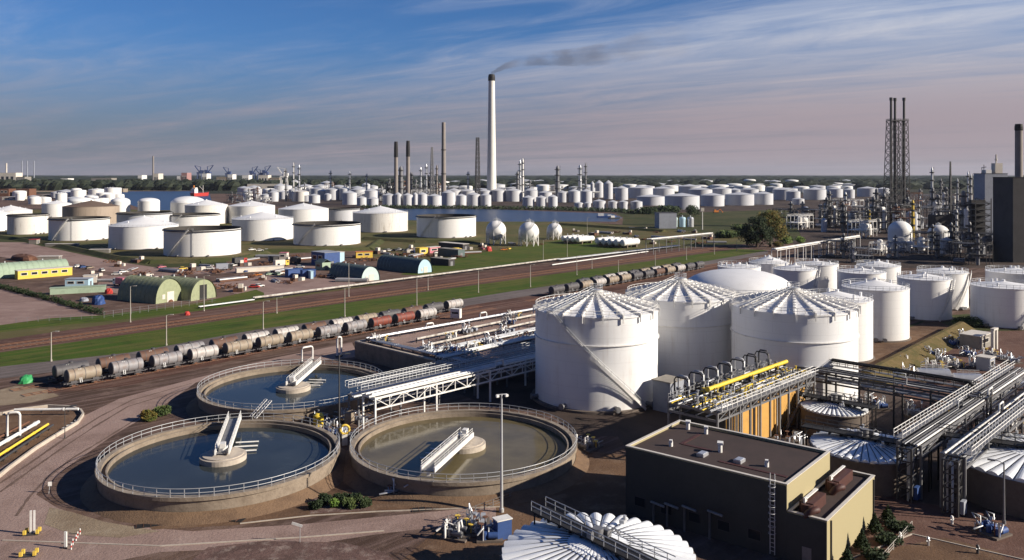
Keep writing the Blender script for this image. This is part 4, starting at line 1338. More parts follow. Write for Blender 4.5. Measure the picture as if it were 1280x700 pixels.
# the dark rack to the right and the one with white walkways
many = [(-1.9, 0, .18, 'msteel'), (-1.3, 0, .12, 'galv'), (-.8, 0, .10, 'msteel'), (-.2, 0, .16, 'dsteel'), (.4, 0, .11, 'silver'), (.9, 0, .18, 'dsteel'), (1.6, 0, .12, 'galv'),
        (-1.5, -1.7, .2, 'galv'), (-.6, -1.7, .16, 'silver'), (.2, -1.7, .2, 'msteel'), (1.2, -1.7, .16, 'whitesteel')]
pipe_rack(Vector((57.0, 164.5, 0)), V, 31, 4.4, 8.0, 'dark pipe rack crossing in front of the rib-roofed tank to the right', many, 'dsteel', 6.2, (2.3, 3.4, .5, 'dsteel'), tier=1.9)
m = MB()
big_ = thing('black_pipe', 'thick black pipe along the far side of the dark pipe rack', 'pipe', (57, 164.5, 8.6), WV)
m.tube([(-1.5, 2.9, .9), (27, 2.9, .9), (29.5, 2.9, .8), (30.3, 2.7, .2), (30.4, 2.5, -1.5), (30.4, 2.4, -4.5)], .34, 10)
m.build('pipe', 'black', big_)
pr2 = [(-1.35, 0, .16, 'whitesteel'), (-.8, 0, .13, 'msteel'), (-.3, 0, .16, 'dsteel'), (.2, 0, .1, 'galv'), (.6, 0, .13, 'dsteel'), (-1.0, -1.5, .15, 'msteel'), (.3, -1.5, .18, 'galv')]
pipe_rack(Vector((56.6, 118.6, 0)), U, 62, 3.2, 7.6, 'pipe rack with white hand rails, left one of the pair at the right', pr2, 'msteel', 10.3, (.9, 2.1, .4), tier=1.6)
pipe_rack(Vector((60.2, 113.6, 0)), U, 66, 3.0, 7.6, 'pipe rack with white hand rails, right one of the pair at the right', [(-1.1, 0, .14, 'dsteel'), (-.5, 0, .2, 'msteel'), (.2, 0, .12, 'galv'), (.9, 0, .15, 'whitesteel'), (-.6, -1.5, .16, 'msteel'), (.5, -1.5, .14, 'galv')], 'msteel', 11, (-2.3, -1.2, .4), tier=1.6)
pipe_rack(Vector((79, 142, 0)), U, 46, 2.6, 4.6, 'low rack of silver pipes past the end of the dark rack', [(-.9, 0, .2, 'whitesteel'), (-.3, 0, .2, 'silver'), (.4, 0, .2, 'whitesteel'), (1.0, 0, .14, 'galv')], 'msteel', 7)

def rack_tower(p, w, h, label, base='blue'):
    t = thing('rack_tower', label, 'steel tower', (p.x, p.y, 0), RZ, None)
    fr = MB()
    for sx in (-1, 1):
        for sy in (-1, 1):
            fr.bar((sx * w / 2, sy * w / 2, 0), (sx * w / 2, sy * w / 2, h), .24)
    n = 4
    for i in range(n):
        z0, z1 = h * i / n, h * (i + 1) / n
        for a in (-1, 1):
            fr.bar((-w / 2, a * w / 2, z1), (w / 2, a * w / 2, z1), .15); fr.bar((a * w / 2, -w / 2, z1), (a * w / 2, w / 2, z1), .15)
            fr.bar((-w / 2, a * w / 2, z0), (w / 2, a * w / 2, z1), .12); fr.bar((a * w / 2, w / 2, z0), (a * w / 2, -w / 2, z1), .12)
    fr.build('frame', 'dsteel', t)
    pp = MB()
    for k in range(4):
        x, y = rnd.uniform(-.35, .35) * w, rnd.uniform(-.35, .35) * w
        pp.tube([(x, y, 0), (x, y, h * .9), (x + .4, y, h)], rnd.uniform(.08, .16), 6)
    pp.build('riser', 'galv', t)
    MB().box((w * .1, -w / 2 - .35, 1.2), (1.3, .5, 1.7)).build('cabinet', base, t)
rack_tower(Vector((55.8, 117.6, 0)), 1.9, 7.4, 'lattice tower with a blue cabinet at its foot under the left rack end', 'blue')
rack_tower(Vector((59.6, 112.6, 0)), 1.9, 7.4, 'lattice tower with a grey cabinet at its foot under the right rack end', 'greybld')
rack_tower(Vector((80.2, 142.2, 0)), 2.4, 8.0, 'lattice tower where the dark rack meets the white-railed racks', 'msteel')
rack_tower(Vector((57.2, 162.6, 0)), 2.4, 8.0, 'lattice tower at the corner by the yellow pipe', 'msteel')

# ------------------------------------------------------------------ raised bund platform with its pipes
PL = Vector((-39.2, 207.5, 0))
o = thing('concrete_platform', 'raised concrete yard with a tall dark retaining wall behind the ponds', 'platform', PL, RZ)
MB().box((40, -21, 2.0), (80, 42, 4.0)).build('retaining_wall', 'concrete', o)
MB().box((40, -.35, 4.14), (80, .7, .28)).box((.35, -21.3, 4.14), (.7, 41.4, .28)).build('parapet', 'conc_lip', o)
mb = MB().sheet([(.75, -41.9, 4.01), (79.9, -41.9, 4.01), (79.9, -.75, 4.01), (.75, -.75, 4.01)])
mb.build('yard_surface', 'roadp', o)
def on_pl(u, v, z=4.0):
    return PL + U * u + V * v + Vector((0, 0, z))
pipe_run(on_pl(10, 12), on_pl(58, 9), .3, 'long white pipeline across the raised yard, farther of two', 'dirtywhite', .7, 4)
pipe_run(on_pl(6, 20), on_pl(50, 17), .28, 'long white pipeline across the raised yard, nearer of two', 'dirtywhite', .9, 3.5)
pipe_run(on_pl(3, 26), on_pl(60, 24), .25, 'bundle of thin grey pipes on the raised yard at the shadow edge', 'galv', .6, 4, 4, .7)
pipe_run(on_pl(2, 3), on_pl(70, 2.2), .22, 'pair of thin pipes along the back of the raised yard', 'silver', .8, 5, 2)
pipe_run(on_pl(2, 4), on_pl(2.5, 38), .2, 'three thin pipes following the front edge of the raised yard', 'galv', .5, 4, 3, .6)
pipe_run(on_pl(0, 33), on_pl(62, 31), .3, 'dark pipe bundle on the raised yard inside the tank shadow', 'galv', .8, 5, 3, 1.0)

# goal-post shaped pipe loops near the wagons
def goalpost(p, wd, h, rz, r, label, mat='whitesteel'):
    t = thing('pipe_loop', label, 'pipe', p, rz)
    MB().tube([(-wd / 2, 0, 0), (-wd / 2, 0, h - .5), (-wd / 2 + .15, 0, h - .15), (-wd / 2 + .5, 0, h), (wd / 2 - .5, 0, h), (wd / 2 - .15, 0, h - .15), (wd / 2, 0, h - .5), (wd / 2, 0, 0)], r, 10).build('pipe', mat, t)
    MB().cyl((-wd / 2, 0, .02), (-wd / 2, 0, .35), r * 1.8, n=12).cyl((wd / 2, 0, .02), (wd / 2, 0, .35), r * 1.8, n=12).build('flange', 'dsteel', t)
goalpost(G(384, 452), 3.0, 3.6, RZ, .22, 'cream goal-post pipe loop at the back of the pond beside the wagons')
goalpost(G(424, 446), 1.2, 5.0, RZ, .25, 'narrow white pipe loop standing by the red wagon')
goalpost(G(17, 547), 2.0, 4.4, .2, .2, 'cream goal-post pipe loop over the pipe pit at the left edge')
for i, (x, y, lab) in enumerate(((537, 411, 'leftmost low white pipe loop at the back of the raised yard'), (604, 397, 'second low white pipe loop at the back of the raised yard'))):
    goalpost(G(x, y, 4.0), 2.6, 1.5, RZ, .22, lab)
# pit pipes
def gp(px, py, z=0.0):
    return G(px, py, z)
for (a, b_, r, lab, mt) in (((-30, 578), (48, 532), .32, 'thick white pipe slanting out of the pipe pit at the left edge', 'whitesteel'),
                            ((-30, 592), (60, 534), .22, 'yellow pipe slanting out of the pipe pit at the left edge', 'yellow'),
                            ((-30, 566), (36, 531), .2, 'rusty red pipe in the pit beside the thick white one', 'rust'),
                            ((-30, 600), (66, 535), .2, 'dark pipe lying lowest in the pit at the left edge', 'dsteel')):
    pipe_run(gp(*a), gp(*b_), r, lab, mt, .35, 4)
kp = [(-40, 522), (3, 519), (25, 514), (60, 509.5), (90, 511), (101, 515), (104, 520), (97, 530), (72, 545), (45, 562), (10, 588), (-40, 630)]
m = MB()
pts = [G(x, y, 0) for x, y in kp]
for p, q in zip(pts[:-1], pts[1:]):
    m.bar(p + Vector((0, 0, .3)), q + Vector((0, 0, .3)), .35, .6)
tag(m.build('low_wall', 'conc_lip'), 'low pale kerb wall curving round the pipe pit at the left edge', 'low wall')
pipe_run(G(18, 516, .6), G(98, 515, .6), .26, 'white pipe lying along the kerb wall of the pit', 'whitesteel', .3, 5)
# ------------------------------------------------------------------ tank wagons on the siding
def make_wagon():
    t = thing('tank_wagon', 'wagon', 'tank wagon', (0, 0, 0), 0, 'tank wagons on the siding')
    z, R, L = 2.5, 1.38, 6.7
    m = MB().cyl((-L / 2, 0, z), (L / 2, 0, z), R, n=24, caps=False)
    for sg in (-1, 1):
        en = MB()
        for j in range(4):
            a0, a1 = j / 4 * PI / 2, (j + 1) / 4 * PI / 2
            en.cyl((sg * (L / 2 + .35 * math.sin(a0)), 0, z), (sg * (L / 2 + .35 * math.sin(a1)), 0, z), R * math.cos(a0), max(.01, R * math.cos(a1)), 24, False)
        en.build('barrel_end', 'wag_dark', t)  # caps made dark: shade of the end faces put into paint
    m.build('barrel', 'wag_cream', t)
    bd = MB()
    for x in (-2.2, 0, 2.2):
        bd.cyl((x - .06, 0, z), (x + .06, 0, z), R + .03, n=24, caps=True)
    bd.build('band', 'wag_dark', t)
    MB().cyl((0, 0, z + R - .1), (0, 0, z + R + .35), .45, n=14).box((0, .0, z + R + .04), (2.0, .6, .06)).build('manlid', 'wag_dark', t)
    u = MB().box((0, 0, 1.02), (L + .8, 1.3, .28)).box((0, 0, 1.02), (L + .9, 2.2, .16))
    for sg in (-1, 1):
        u.box((sg * (L / 2 + .4), 0, 1.05), (.2, 2.4, .4))
        for y in (-.85, .85):
            u.cyl((sg * (L / 2 + .5), y, 1.05), (sg * (L / 2 + 1.0), y, 1.05), .14, n=8).cyl((sg * (L / 2 + 1.0), y, 1.05), (sg * (L / 2 + 1.06), y, 1.05), .24, n=10)
        for y in (-.9, .9):
            u.box((sg * 2.3, y, 1.2), (1.3, .14, .5)); u.bar((sg * 2.3 - .9, y, .95), (sg * 2.3 + .9, y, .5), .12); u.bar((sg * 2.3 + .9, y, .95), (sg * 2.3 - .9, y, .5), .12)
    u.build('underframe', 'wag_dark', t)
    w0 = None
    for x in (-2.3, 2.3):
        for y in (-.75, .75):
            if w0 is None:
                w0 = MB().cyl((0, -.07, 0), (0, .07, 0), .47, n=18).cyl((0, -.1, 0), (0, .1, 0), .16, n=8).build('wheel', 'rust', t)
                w0.location = (x, y, .62)
            else:
                c = w0.copy(); col.objects.link(c); c.parent = t; c.location = (x, y, .62)
    ldr = MB()
    for y in (-.2, .2):
        ldr.bar((-1.0 + y, -R - .12, 1.0), (-1.0 + y, -R * .5, z + R * .95), .05)
    for i in range(7):
        f = i / 6
        ldr.bar((-1.2, -R - .12 + f * (R * .5 + .12), 1.0 + f * 2.6), (-.8, -R - .12 + f * (R * .5 + .12), 1.0 + f * 2.6), .04)
    ldr.build('ladder', 'galv', t)
    return t
WG = make_wagon()
front_t = [(104, 480), (146, 475), (192, 467), (238, 458), (281, 450), (317, 442), (352, 434), (394, 425), (438, 418)]
frow = ['wag_cream', 'wag_grey', 'wag_grey', 'wag_white', 'wag_cream', 'wag_cream', 'wag_cream', 'wag_grey', 'wag_grey', 'wag_red', 'wag_red', 'wag_white']
cn = {'wag_cream': 'rust-streaked cream', 'wag_white': 'dirty white', 'wag_grey': 'weathered grey', 'wag_red': 'rusty red', 'wag_brown': 'rusty brown', 'wag_dark': 'dark'}
first = [True]
def put_wagon(p, rz, m, label):
    if first[0]:
        first[0] = False
        WG.location = p; WG.rotation_euler = (0, 0, rz); WG['label'] = label
        paint(WG, {'barrel': m})
    else:
        dup(WG, p, rz, label, None, {'barrel': m})
def row_of(p0, p1, mats, lab, skip=()):
    d = (p1 - p0).normalized()
    n = len(mats)
    rz = math.atan2(d.y, d.x)
    for i, mm in enumerate(mats):
        if mm is None:
            continue
        put_wagon(p0 + d * (i * 9.35), rz, mm, lab % (cn[mm], ORD[i]))
a, b2 = G(104, 481), G(459, 415)
dW = (b2 - a).normalized(); nW = Vector((dW.y, -dW.x, 0))
row_of(a, b2, frow, '%s tank wagon, %s from the left in the nearer row by the ponds')
a2 = a - nW * 6.4
row_of(a2, a2 + dW * 10, ['wag_dark', 'wag_brown', 'wag_brown', 'wag_grey', 'wag_brown', 'wag_white', 'wag_white', 'wag_brown', 'wag_white', 'wag_cream', 'wag_dark', 'wag_brown', 'wag_dark', 'wag_white'], '%s tank wagon, %s from the left in the farther row by the road')
a3 = G(700, 369)
row_of(a3 - dW * 2, a3 + dW * 90, ['wag_dark', 'wag_dark', 'wag_cream', 'wag_white', 'wag_cream', 'wag_cream', 'wag_dark', 'wag_dark', 'wag_brown', 'wag_cream', 'wag_white', 'wag_dark', 'wag_dark'], '%s tank wagon, %s from the left in the train behind the big tanks')
a4 = a3 - nW * 5 + dW * 22
row_of(a4, a4 + dW * 90, ['wag_dark', 'wag_dark', 'wag_white', 'wag_white', 'wag_dark', 'wag_cream', 'wag_white', 'wag_cream', 'wag_dark'], '%s tank wagon, %s from the left in the outer train by the road')
for k, (p, q) in enumerate(((a - dW * 12, a + dW * 135), (a2 - dW * 12, a2 + dW * 135), (a3 - dW * 20, a3 + dW * 150), (a4 - dW * 30, a4 + dW * 130))):
    m = MB()
    for s_ in (-.72, .72):
        m.bar(p + nW * s_ + Vector((0, 0, .1)), q + nW * s_ + Vector((0, 0, .1)), .09, .16)
    r_ = tag(m.build('railway_track', 'rust'), ['rusty siding track under the nearer row of wagons by the ponds', 'rusty siding track under the farther row of wagons by the road', 'rusty track under the train behind the big tanks', 'rusty track under the train nearest the road above the big tanks'][k], 'railway track')
    m = MB()
    L = (q - p).length
    for i in range(int(L / 1.8)):
        c = p + dW * (i * 1.8)
        m.box((c.x, c.y, .04), (.26, 2.4, .1), math.atan2(dW.y, dW.x))
    m.build('sleepers', 'conc_dark', r_)

# ------------------------------------------------------------------ lamp posts
def lamp_post(p, h, label, heads=1, mat='post', r=.11, rz=0.0, group=None):
    t = thing('lamp_post', label, 'lamp post', p, rz, group)
    MB().cyl((0, 0, 0), (0, 0, h), r * 1.3, r * .7, 8).cyl((0, 0, 0), (0, 0, .5), r * 2, n=8).build('pole', mat, t)
    if heads == 1:
        MB().tube([(0, 0, h - .2), (.5, 0, h + .15), (1.1, 0, h + .2)], .06, 5).box((1.45, 0, h + .18), (.9, .35, .18)).build('lamp_head', mat, t)
    else:
        MB().box((0, 0, h), (1.5, .1, .1)).build('cross_arm', mat, t)
        for x in (-.65, .65):
            MB().box((x, -.2, h - .15), (.4, .3, .3), .3).cyl((x, 0, h), (x, -.1, h - .2), .07, n=6).build('lamp_head', 'whitesteel', t)
    return t
def px_lamp(px, yt, yb, label, **kw):
    p = G(px, yb)
    return lamp_post(p, (yb - yt) * p.y / F, label, **kw)
for i, (x, yt, yb) in enumerate(((64, 415, 452), (208, 394, 432), (329, 377, 412), (431, 360, 396), (521, 348, 383), (598, 338, 366), (663, 331, 359), (721, 320, 344), (773, 325, 340), (819, 313, 333), (858, 308, 325), (893, 304, 318), (921, 300, 314))):
    px_lamp(x, yt, yb, '%s lamp post from the left along the lower edge of the grass verge' % ORD[i], group='lamp posts along the verge', r=.13)
for i, (x, yt, yb) in enumerate(((163, 358, 403), (255, 345, 389), (346, 372, 392), (436, 328, 371), (535, 347, 363), (679, 300, 327), (709, 299, 321), (740, 318, 336), (734, 272, 297))):
    px_lamp(x, yt, yb, '%s lamp post from the left along the upper side of the railway' % ORD[i], group='lamp posts above the railway', r=.12)
lamp_post(G(627, 640), 16.0, 'tall grey floodlight mast in front of the murky pond', 2, 'galv', .17, .3)
lamp_post(G(424, 548), 14.5, 'slim dark green lamp mast between the ponds', 1, 'dsteel', .13, .3)
lamp_post(G(1255, 655), 8.0, 'short dark lamp post before the covered tank at the right edge', 1, 'msteel', .12, 2.6)
lamp_post(G(81, 548), 5.4, 'thin dark post beside the kerb wall of the pit', 1, 'dsteel', .06, .3)
t = thing('beacon_mast', 'white mast with a square box on top by the bank right of the canal', 'mast', G(878, 287), 0)
MB().cyl((0, 0, 0), (0, 0, 15), .35, .3, 10).build('pole', 'whitesteel', t)
MB().box((0, 0, 16.4), (2.6, 1.6, 2.8)).build('box', 'warmwhite', t)

# square white sign by the track
p = G(570, 399)
t = thing('trackside_sign', 'white box-shaped trackside sign with a dark bar across its face', 'sign', p, -.35)
MB().box((0, 0, 1.9), (3.2, 1.6, 2.9)).build('box', 'whitesteel', t)
MB().box((0, -.82, 2.1), (2.1, .04, .55)).build('bar', 'black', t)
for x in (-1.2, 1.2):
    MB().bar((x, 0, 0), (x, 0, .5), .2).build('leg', 'dsteel', t)

# ------------------------------------------------------------------ long pipe bundles beside the railway
pa, pb = G(318, 376), G(700, 326)
pipe_run(pa, pb, .3, 'long white pipe bundle beside the railway, from the lamp post to the spheres', 'dirtywhite', .8, 8, 2, 1.0)
pipe_run(G(250, 386), G(318, 377), .2, 'thin pale pipes continuing the long bundle toward the olive hut', 'galv', .5, 8, 2)
pipe_run(G(700, 327), G(850, 309), .3, 'grey pipes past the bullet tanks along the railway', 'galv', .8, 8, 3, 1.0)
pipe_run(G(690, 333), G(810, 316), .3, 'white pipe below the bullet tanks along the railway', 'whitesteel', .5, 8, 1, 1.0)
pipe_rack(G(812, 318), U, 66, 5, 8.5, 'white-beamed pipe bridge right of the bullet tanks', [(-1.6, 0, .35, 'whitesteel'), (-.6, 0, .3, 'silver'), (.4, 0, .3, 'whitesteel'), (1.5, 0, .25, 'galv')], 'msteel', 13)
q0, q1 = G(968, 332), G(1072, 312)
pipe_rack(q0, (q1 - q0).normalized(), (q1 - q0).length, 3, 8.0, 'long cream pipe bridge on posts behind the small white tanks', [(-.9, 0, .4, 'whitesteel'), (0, 0, .4, 'whitesteel'), (.9, 0, .3, 'silver')], 'whitesteel', 11)
pipe_rack(G(596, 250.5), Vector((1, 0.02, 0)), 210, 8, 13, 'very long white pipe bridge behind the far tanks right of the white chimney', [(-2.5, 0, 1.2, 'whitesteel'), (1.5, 0, 1.2, 'whitesteel')], 'whitesteel', 30)

# ------------------------------------------------------------------ huts, sheds, cabins
def barrel_hut(p, L, R, h, rz, label, side, end, doorway=False):
    """half-round hut; local x runs back from the sunlit end face at x = 0"""
    t = thing('barrel_hut', label, 'hut', p, rz)
    n = 18
    sk = MB()
    prof = [Vector((0, R * math.cos(PI * i / n), h * math.sin(PI * i / n) ** .85)) for i in range(n + 1)]
    k = max(4, int(L / 1.2))
    for j in range(k):
        x0, x1 = -.4 + (L + .4) * j / k, -.4 + (L + .4) * (j + 1) / k
        g = 1.0 + (.012 if j % 2 else 0)
        vs = [(x0, q.y * g, q.z * g) for q in prof] + [(x1, q.y * g, q.z * g) for q in prof]
        sk.add(vs, [(i, i + 1, n + 2 + i, n + 1 + i) for i in range(n)], True)
    sk.build('roof', side, t)
    for x in (0.0, L - .05):
        vs = [(x, q.y * .985, q.z * .985) for q in prof]
        MB().add(vs + [(v[0] + .05, v[1], v[2]) for v in vs], [tuple(range(n + 1)), tuple(range(n + 1, 2 * n + 2))]).build('end_wall', end, t)
    dm = MB()
    if doorway:
        dm.box((-.06, 0, h * .36), (.1, R * .55, h * .72))
    else:
        dm.box((-.06, -R * .1, h * .22), (.1, R * .5, h * .44)).box((-.06, R * .4, h * .25), (.08, R * .2, h * .2))
    dm.build('door', 'black' if doorway else 'coping', t)
    vt = MB()
    for i in range(3):
        x = L * (i + .6) / 3.4
        vt.cyl((x, 0, h - .2), (x, 0, h + .7), .3, n=8)
    vt.build('roof_vent', 'galv', t)
    return t
back = math.atan2(-V.y, -V.x)
barrel_hut(G(463, 351), 24, 4.9, 6.2, back, 'barrel-roofed hut with a pale round end and dark side, lower left of a pair', 'hutdark', 'hutend')
barrel_hut(G(531, 341), 31, 4.4, 6.4, back, 'barrel-roofed hut with a light blue end, upper right of the pair', 'hutdark', 'ltblue')
barrel_hut(G(254, 374), 21, 5.8, 7.4, back + .25, 'broad olive hut with a dark doorway beside the grass margin', 'hutolive', 'hutolive', True)
barrel_hut(G(254, 374) - U * 11.5 - V * 2.5, 21, 5.8, 8.4, back + .25, 'taller olive hut in half shade left of the one with the dark doorway', 'hutolive', 'hutolive', False)
barrel_hut(G(80, 340), 52, 6.2, 6.2, math.atan2(-U.y, -U.x), 'long pale green ribbed barrel hut at the left edge', 'hutgreen', 'hutgreen')

def cabin(p, L, W, H, rz, label, wall, roof='graywall', wins=0, cat='shed', pitched=False, door=True, trim='coping'):
    t = thing('shed', label, cat, p, rz)
    MB().box((0, 0, H / 2), (L, W, H)).build('wall', wall, t)
    if pitched:
        pk = W * .28
        m = MB()
        x = L / 2 + .3; y = W / 2 + .3
        m.add([(-x, -y, H - .1), (x, -y, H - .1), (x, 0, H + pk), (-x, 0, H + pk), (-x, y, H - .1), (x, y, H - .1), (-x, -y, H + .1), (x, -y, H + .1), (x, 0, H + pk + .2), (-x, 0, H + pk + .2), (-x, y, H + .1), (x, y, H + .1)],
              [(0, 3, 2, 1), (3, 4, 5, 2), (6, 7, 8, 9), (9, 8, 11, 10), (0, 1, 7, 6), (4, 10, 11, 5), (1, 2, 8, 7), (2, 5, 11, 8), (0, 6, 9, 3), (3, 9, 10, 4)])
        m.build('roof', roof, t)
    else:
        MB().box((0, 0, H + .1), (L + .4, W + .4, .2)).build('roof', roof, t)
    for i in range(wins):
        x = -L / 2 + L * (i + .6) / (wins + .4)
        f = MB().box((x, -W / 2 - .02, H * .6), (L / wins * .62, .08, H * .36)).build('window', trim, t)
        MB().box((x, -W / 2 - .07, H * .6), (L / wins * .5, .04, H * .27)).build('pane', 'glass', f)
    if door:
        MB().box((L / 2 + .02, 0, min(1.1, H * .45)), (.08, min(1.6, W * .5), min(2.2, H * .85))).build('door', 'msteel', t)
    return t
cabin(G(55, 346), 22, 4.5, 3.6, RZ, 'long yellow site office with a row of dark windows', 'walley', 'coping', 5, 'site office')
cabin(G(99, 358), 9, 5, 3.2, .1, 'dark blue-fronted cabin below the yellow site office', 'ltblue', 'greybld', 2)
cabin(G(113, 353), 5, 3, 3.0, .3, 'small white cabin beside the dark blue-fronted one', 'warmwhite', 'coping', 1)
cabin(G(98, 366), 19, 3.2, 2.3, .42, 'long low pale green trough-like shed above the sand lot', 'hutgreen', 'hutgreen', 0, door=False)
cabin(G(407, 331), 12, 9, 6.6, RZ - PI / 2, 'tall blue shed with a pale front below the black-rimmed tank', 'blue', 'greybld', 2, pitched=False)
cabin(G(418, 330), 6, 8, 6.0, RZ - PI / 2, 'light blue clad shed stuck to the tall blue one', 'ltblue', 'coping', 1)
cabin(G(404, 337), 6, 5, 3.6, RZ - PI / 2, 'small gabled green hut in front of the blue sheds', 'hutgreen', 'hutdark', 1, pitched=True)
cabin(G(367, 346), 7, 3, 3.4, RZ, 'dark blue shipping container left of the gabled hut', 'blue', 'blue', 0, 'container')
cabin(G(385, 347), 6, 3, 3.4, RZ - .2, 'blue container with a light blue end right of the dark blue one', 'blue', 'blue', 0, 'container')
cabin(G(388.5, 348), 1.2, 3.1, 3.2, RZ - .2, 'light blue cabinet against the blue container', 'ltblue', 'ltblue', 0, 'cabinet')
cabin(G(527, 319), 6, 4, 4.2, RZ, 'yellow machine shed between the huts and the open tank', 'walley', 'walley', 1)
cabin(G(541, 316), 8, 4, 3.4, RZ, 'pink painted cabin right of the yellow machine shed', 'pinkp', 'coping', 1)
cabin(G(564, 320), 17, 5, 4.0, back + PI, 'dark green shed with a cream gable right of the barrel huts', 'hutdark', 'graywall', 0)
cabin(G(567, 311), 22, 5, 3.5, back + PI, 'long dark shed with a pale roof behind the dark green one', 'darkbld', 'coping', 0)
cabin(G(553, 331), 14, 4, 3.2, back + PI, 'low dark shed with a pale end right of the light blue hut end', 'darkbld', 'graywall', 0)
cabin(G(455, 322), 9, 3.5, 3.2, RZ - .5, 'orange-yellow cabin with two dark windows above the lower hut', 'walley', 'orange', 2)
cabin(G(355, 324), 4, 4, 3.5, 0, 'small pink-roofed kiosk among the vehicles below the tanks', 'warmwhite', 'pinkp', 1)
cabin(G(325, 339), 22, 2.4, 2.0, .55, 'long white trough beside the parked lorries', 'warmwhite', 'coping', 0, door=False)
cabin(G(43, 305), 5, 4, 3.0, 0, 'red-roofed hut with two white doors below the stained tank', 'graywall', 'red', 0)
cabin(G(832, 285), 15, 14, 13, .1, 'dark blue-grey windowless block beside the silver drums', 'greybld', 'darkbld', 0, 'building')
cabin(G(125, 316), 11, 3, 2.0, .1, 'low white-roofed store on the grass bank', 'graywall', 'coping', 0)
cabin(G(78, 308), 20, 3, 1.6, .0, 'long flat white store at the foot of the open tank', 'graywall', 'coping', 0)
cabin(G(62, 325), 11, 4, 2.0, .1, 'flat white-roofed store behind the long green hut', 'graywall', 'coping', 0)
for i, x in enumerate((843, 853, 863)):
    t = thing('silver_drum', '%s pale green-white drum from the left beside the dark block' % ORD[i], 'drum', G(x, 284), 0, 'pale drums beside the dark block')
    MB().lathe([(2.9, .3), (2.9, 7.5), (2.2, 8.6), (0, 9.0)], 20).build('shell', ('hutend', 'ltblue', 'silver')[i], t)
    MB().cyl((0, 0, 8.9), (0, 0, 10.4), .4, n=8).build('vent', 'galv', t)

# ------------------------------------------------------------------ vehicles in the yards
def make_car():
    t = thing('parked_car', 'car', 'car', (0, 0, 0), 0, 'vehicles parked in the yards')
    m = MB()
    pr = [(-2.1, .35), (-2.15, .8), (-1.2, .92), (1.1, .92), (2.0, .78), (2.1, .4)]
    n = len(pr)
    vs = [(x, -.82, z) for x, z in pr] + [(x, .82, z) for x, z in pr]
    m.add(vs, [tuple(range(n)), tuple(range(n, 2 * n))[::-1]] + [(i, n + i, n + (i + 1) % n, (i + 1) % n) for i in range(n)])
    m.build('body', 'whitesteel', t)
    pr = [(-1.75, .9), (-1.35, 1.38), (.35, 1.4), (1.05, .9)]
    vs = [(x, -.74, z) for x, z in pr] + [(x, .74, z) for x, z in pr]
    MB().add(vs, [(0, 1, 2, 3), (7, 6, 5, 4)] + [(i, 4 + i, 4 + (i + 1) % 4, (i + 1) % 4) for i in range(4)]).build('windows', 'glass', t)
    MB().box((-.5, 0, 1.42), (1.7, 1.4, .05)).build('roof', 'whitesteel', t)
    for x in (-1.3, 1.3):
        for y in (-.78, .78):
            MB().cyl((x, y - .09, .32), (x, y + .09, .32), .32, n=12).build('wheel', 'tyre', t)
    return t
def make_truck():
    t = thing('parked_lorry', 'lorry', 'lorry', (0, 0, 0), 0, 'lorries parked in the yards')
    MB().box((2.6, 0, 1.75), (1.9, 2.3, 2.3)).build('cab', 'whitesteel', t)
    MB().box((3.57, 0, 2.2), (.04, 2.0, .8)).box((2.8, -1.16, 2.2), (.9, .04, .7)).box((2.8, 1.16, 2.2), (.9, .04, .7)).build('windows', 'glass', t)
    MB().box((-1.3, 0, 2.1), (5.4, 2.4, 2.5)).build('load_box', 'warmwhite', t)
    MB().box((0, 0, .75), (7.6, 1.4, .25)).build('chassis', 'dsteel', t)
    for x in (-2.7, -1.5, 2.5):
        for y in (-1.0, 1.0):
            MB().cyl((x, y - .14, .5), (x, y + .14, .5), .5, n=12).build('wheel', 'tyre', t)
    return t
MAT['pinkp'] = M('faded pink paint', (0.50, 0.16, 0.20), 0.6, 0, 0.3)
CAR, LORRY = make_car(), make_truck()
cars = [(104, 335, 'blue'), (98, 334, 'whitesteel'), (112, 336, 'wag_cream'), (127, 339, 'whitesteel'), (146, 344, 'whitesteel'), (154, 341, 'whitesteel'), (186, 345, 'warmwhite'), (202, 335, 'pinkp'), (229, 337, 'walley'), (262, 337, 'whitesteel'),
        (276, 333, 'dsteel'), (284, 333, 'whitesteel'), (291, 333, 'whitesteel'), (301, 340, 'whitesteel'), (306, 340, 'blue'), (322, 345, 'orange'), (337, 344, 'hutgreen'), (346, 344, 'hutgreen'), (350, 343, 'whitesteel'), (315, 313, 'whitesteel'), (325, 314, 'whitesteel'), (334, 314, 'whitesteel'),
        (481, 314, 'dsteel'), (487, 314, 'whitesteel'), (493, 314, 'dsteel'), (499, 313, 'whitesteel'), (505, 314, 'dsteel'), (511, 314, 'whitesteel'), (517, 316, 'blue'), (521, 316, 'whitesteel'), (530, 318, 'pinkp'), (546, 317, 'whitesteel'),
        (602, 312, 'pinkp'), (610, 311, 'red'), (630, 313, 'orange'), (636, 312, 'walley'), (412, 347, 'warmwhite'), (420, 345, 'pinkp'), (375, 335, 'whitesteel'), (318, 360, 'red'), (324, 359, 'whitesteel')]
cname = {'blue': 'dark blue', 'whitesteel': 'white', 'wag_cream': 'cream', 'warmwhite': 'off-white', 'pinkp': 'pink', 'walley': 'yellow', 'dsteel': 'dark grey', 'orange': 'orange', 'hutgreen': 'pale green', 'red': 'red'}
zone = lambda x, y: 'right of the yellow site office' if x < 160 else 'on the ground above the olive hut' if x < 270 else 'in the yard left of the blue sheds' if x < 400 else 'in the yard beside the blue sheds' if x < 460 else 'in the row above the barrel huts' if x < 560 else 'on the grass near the gas spheres'
groups = {}
for x, y, c in cars:
    groups.setdefault((c, zone(x, y)), []).append((x, y))
f1 = True
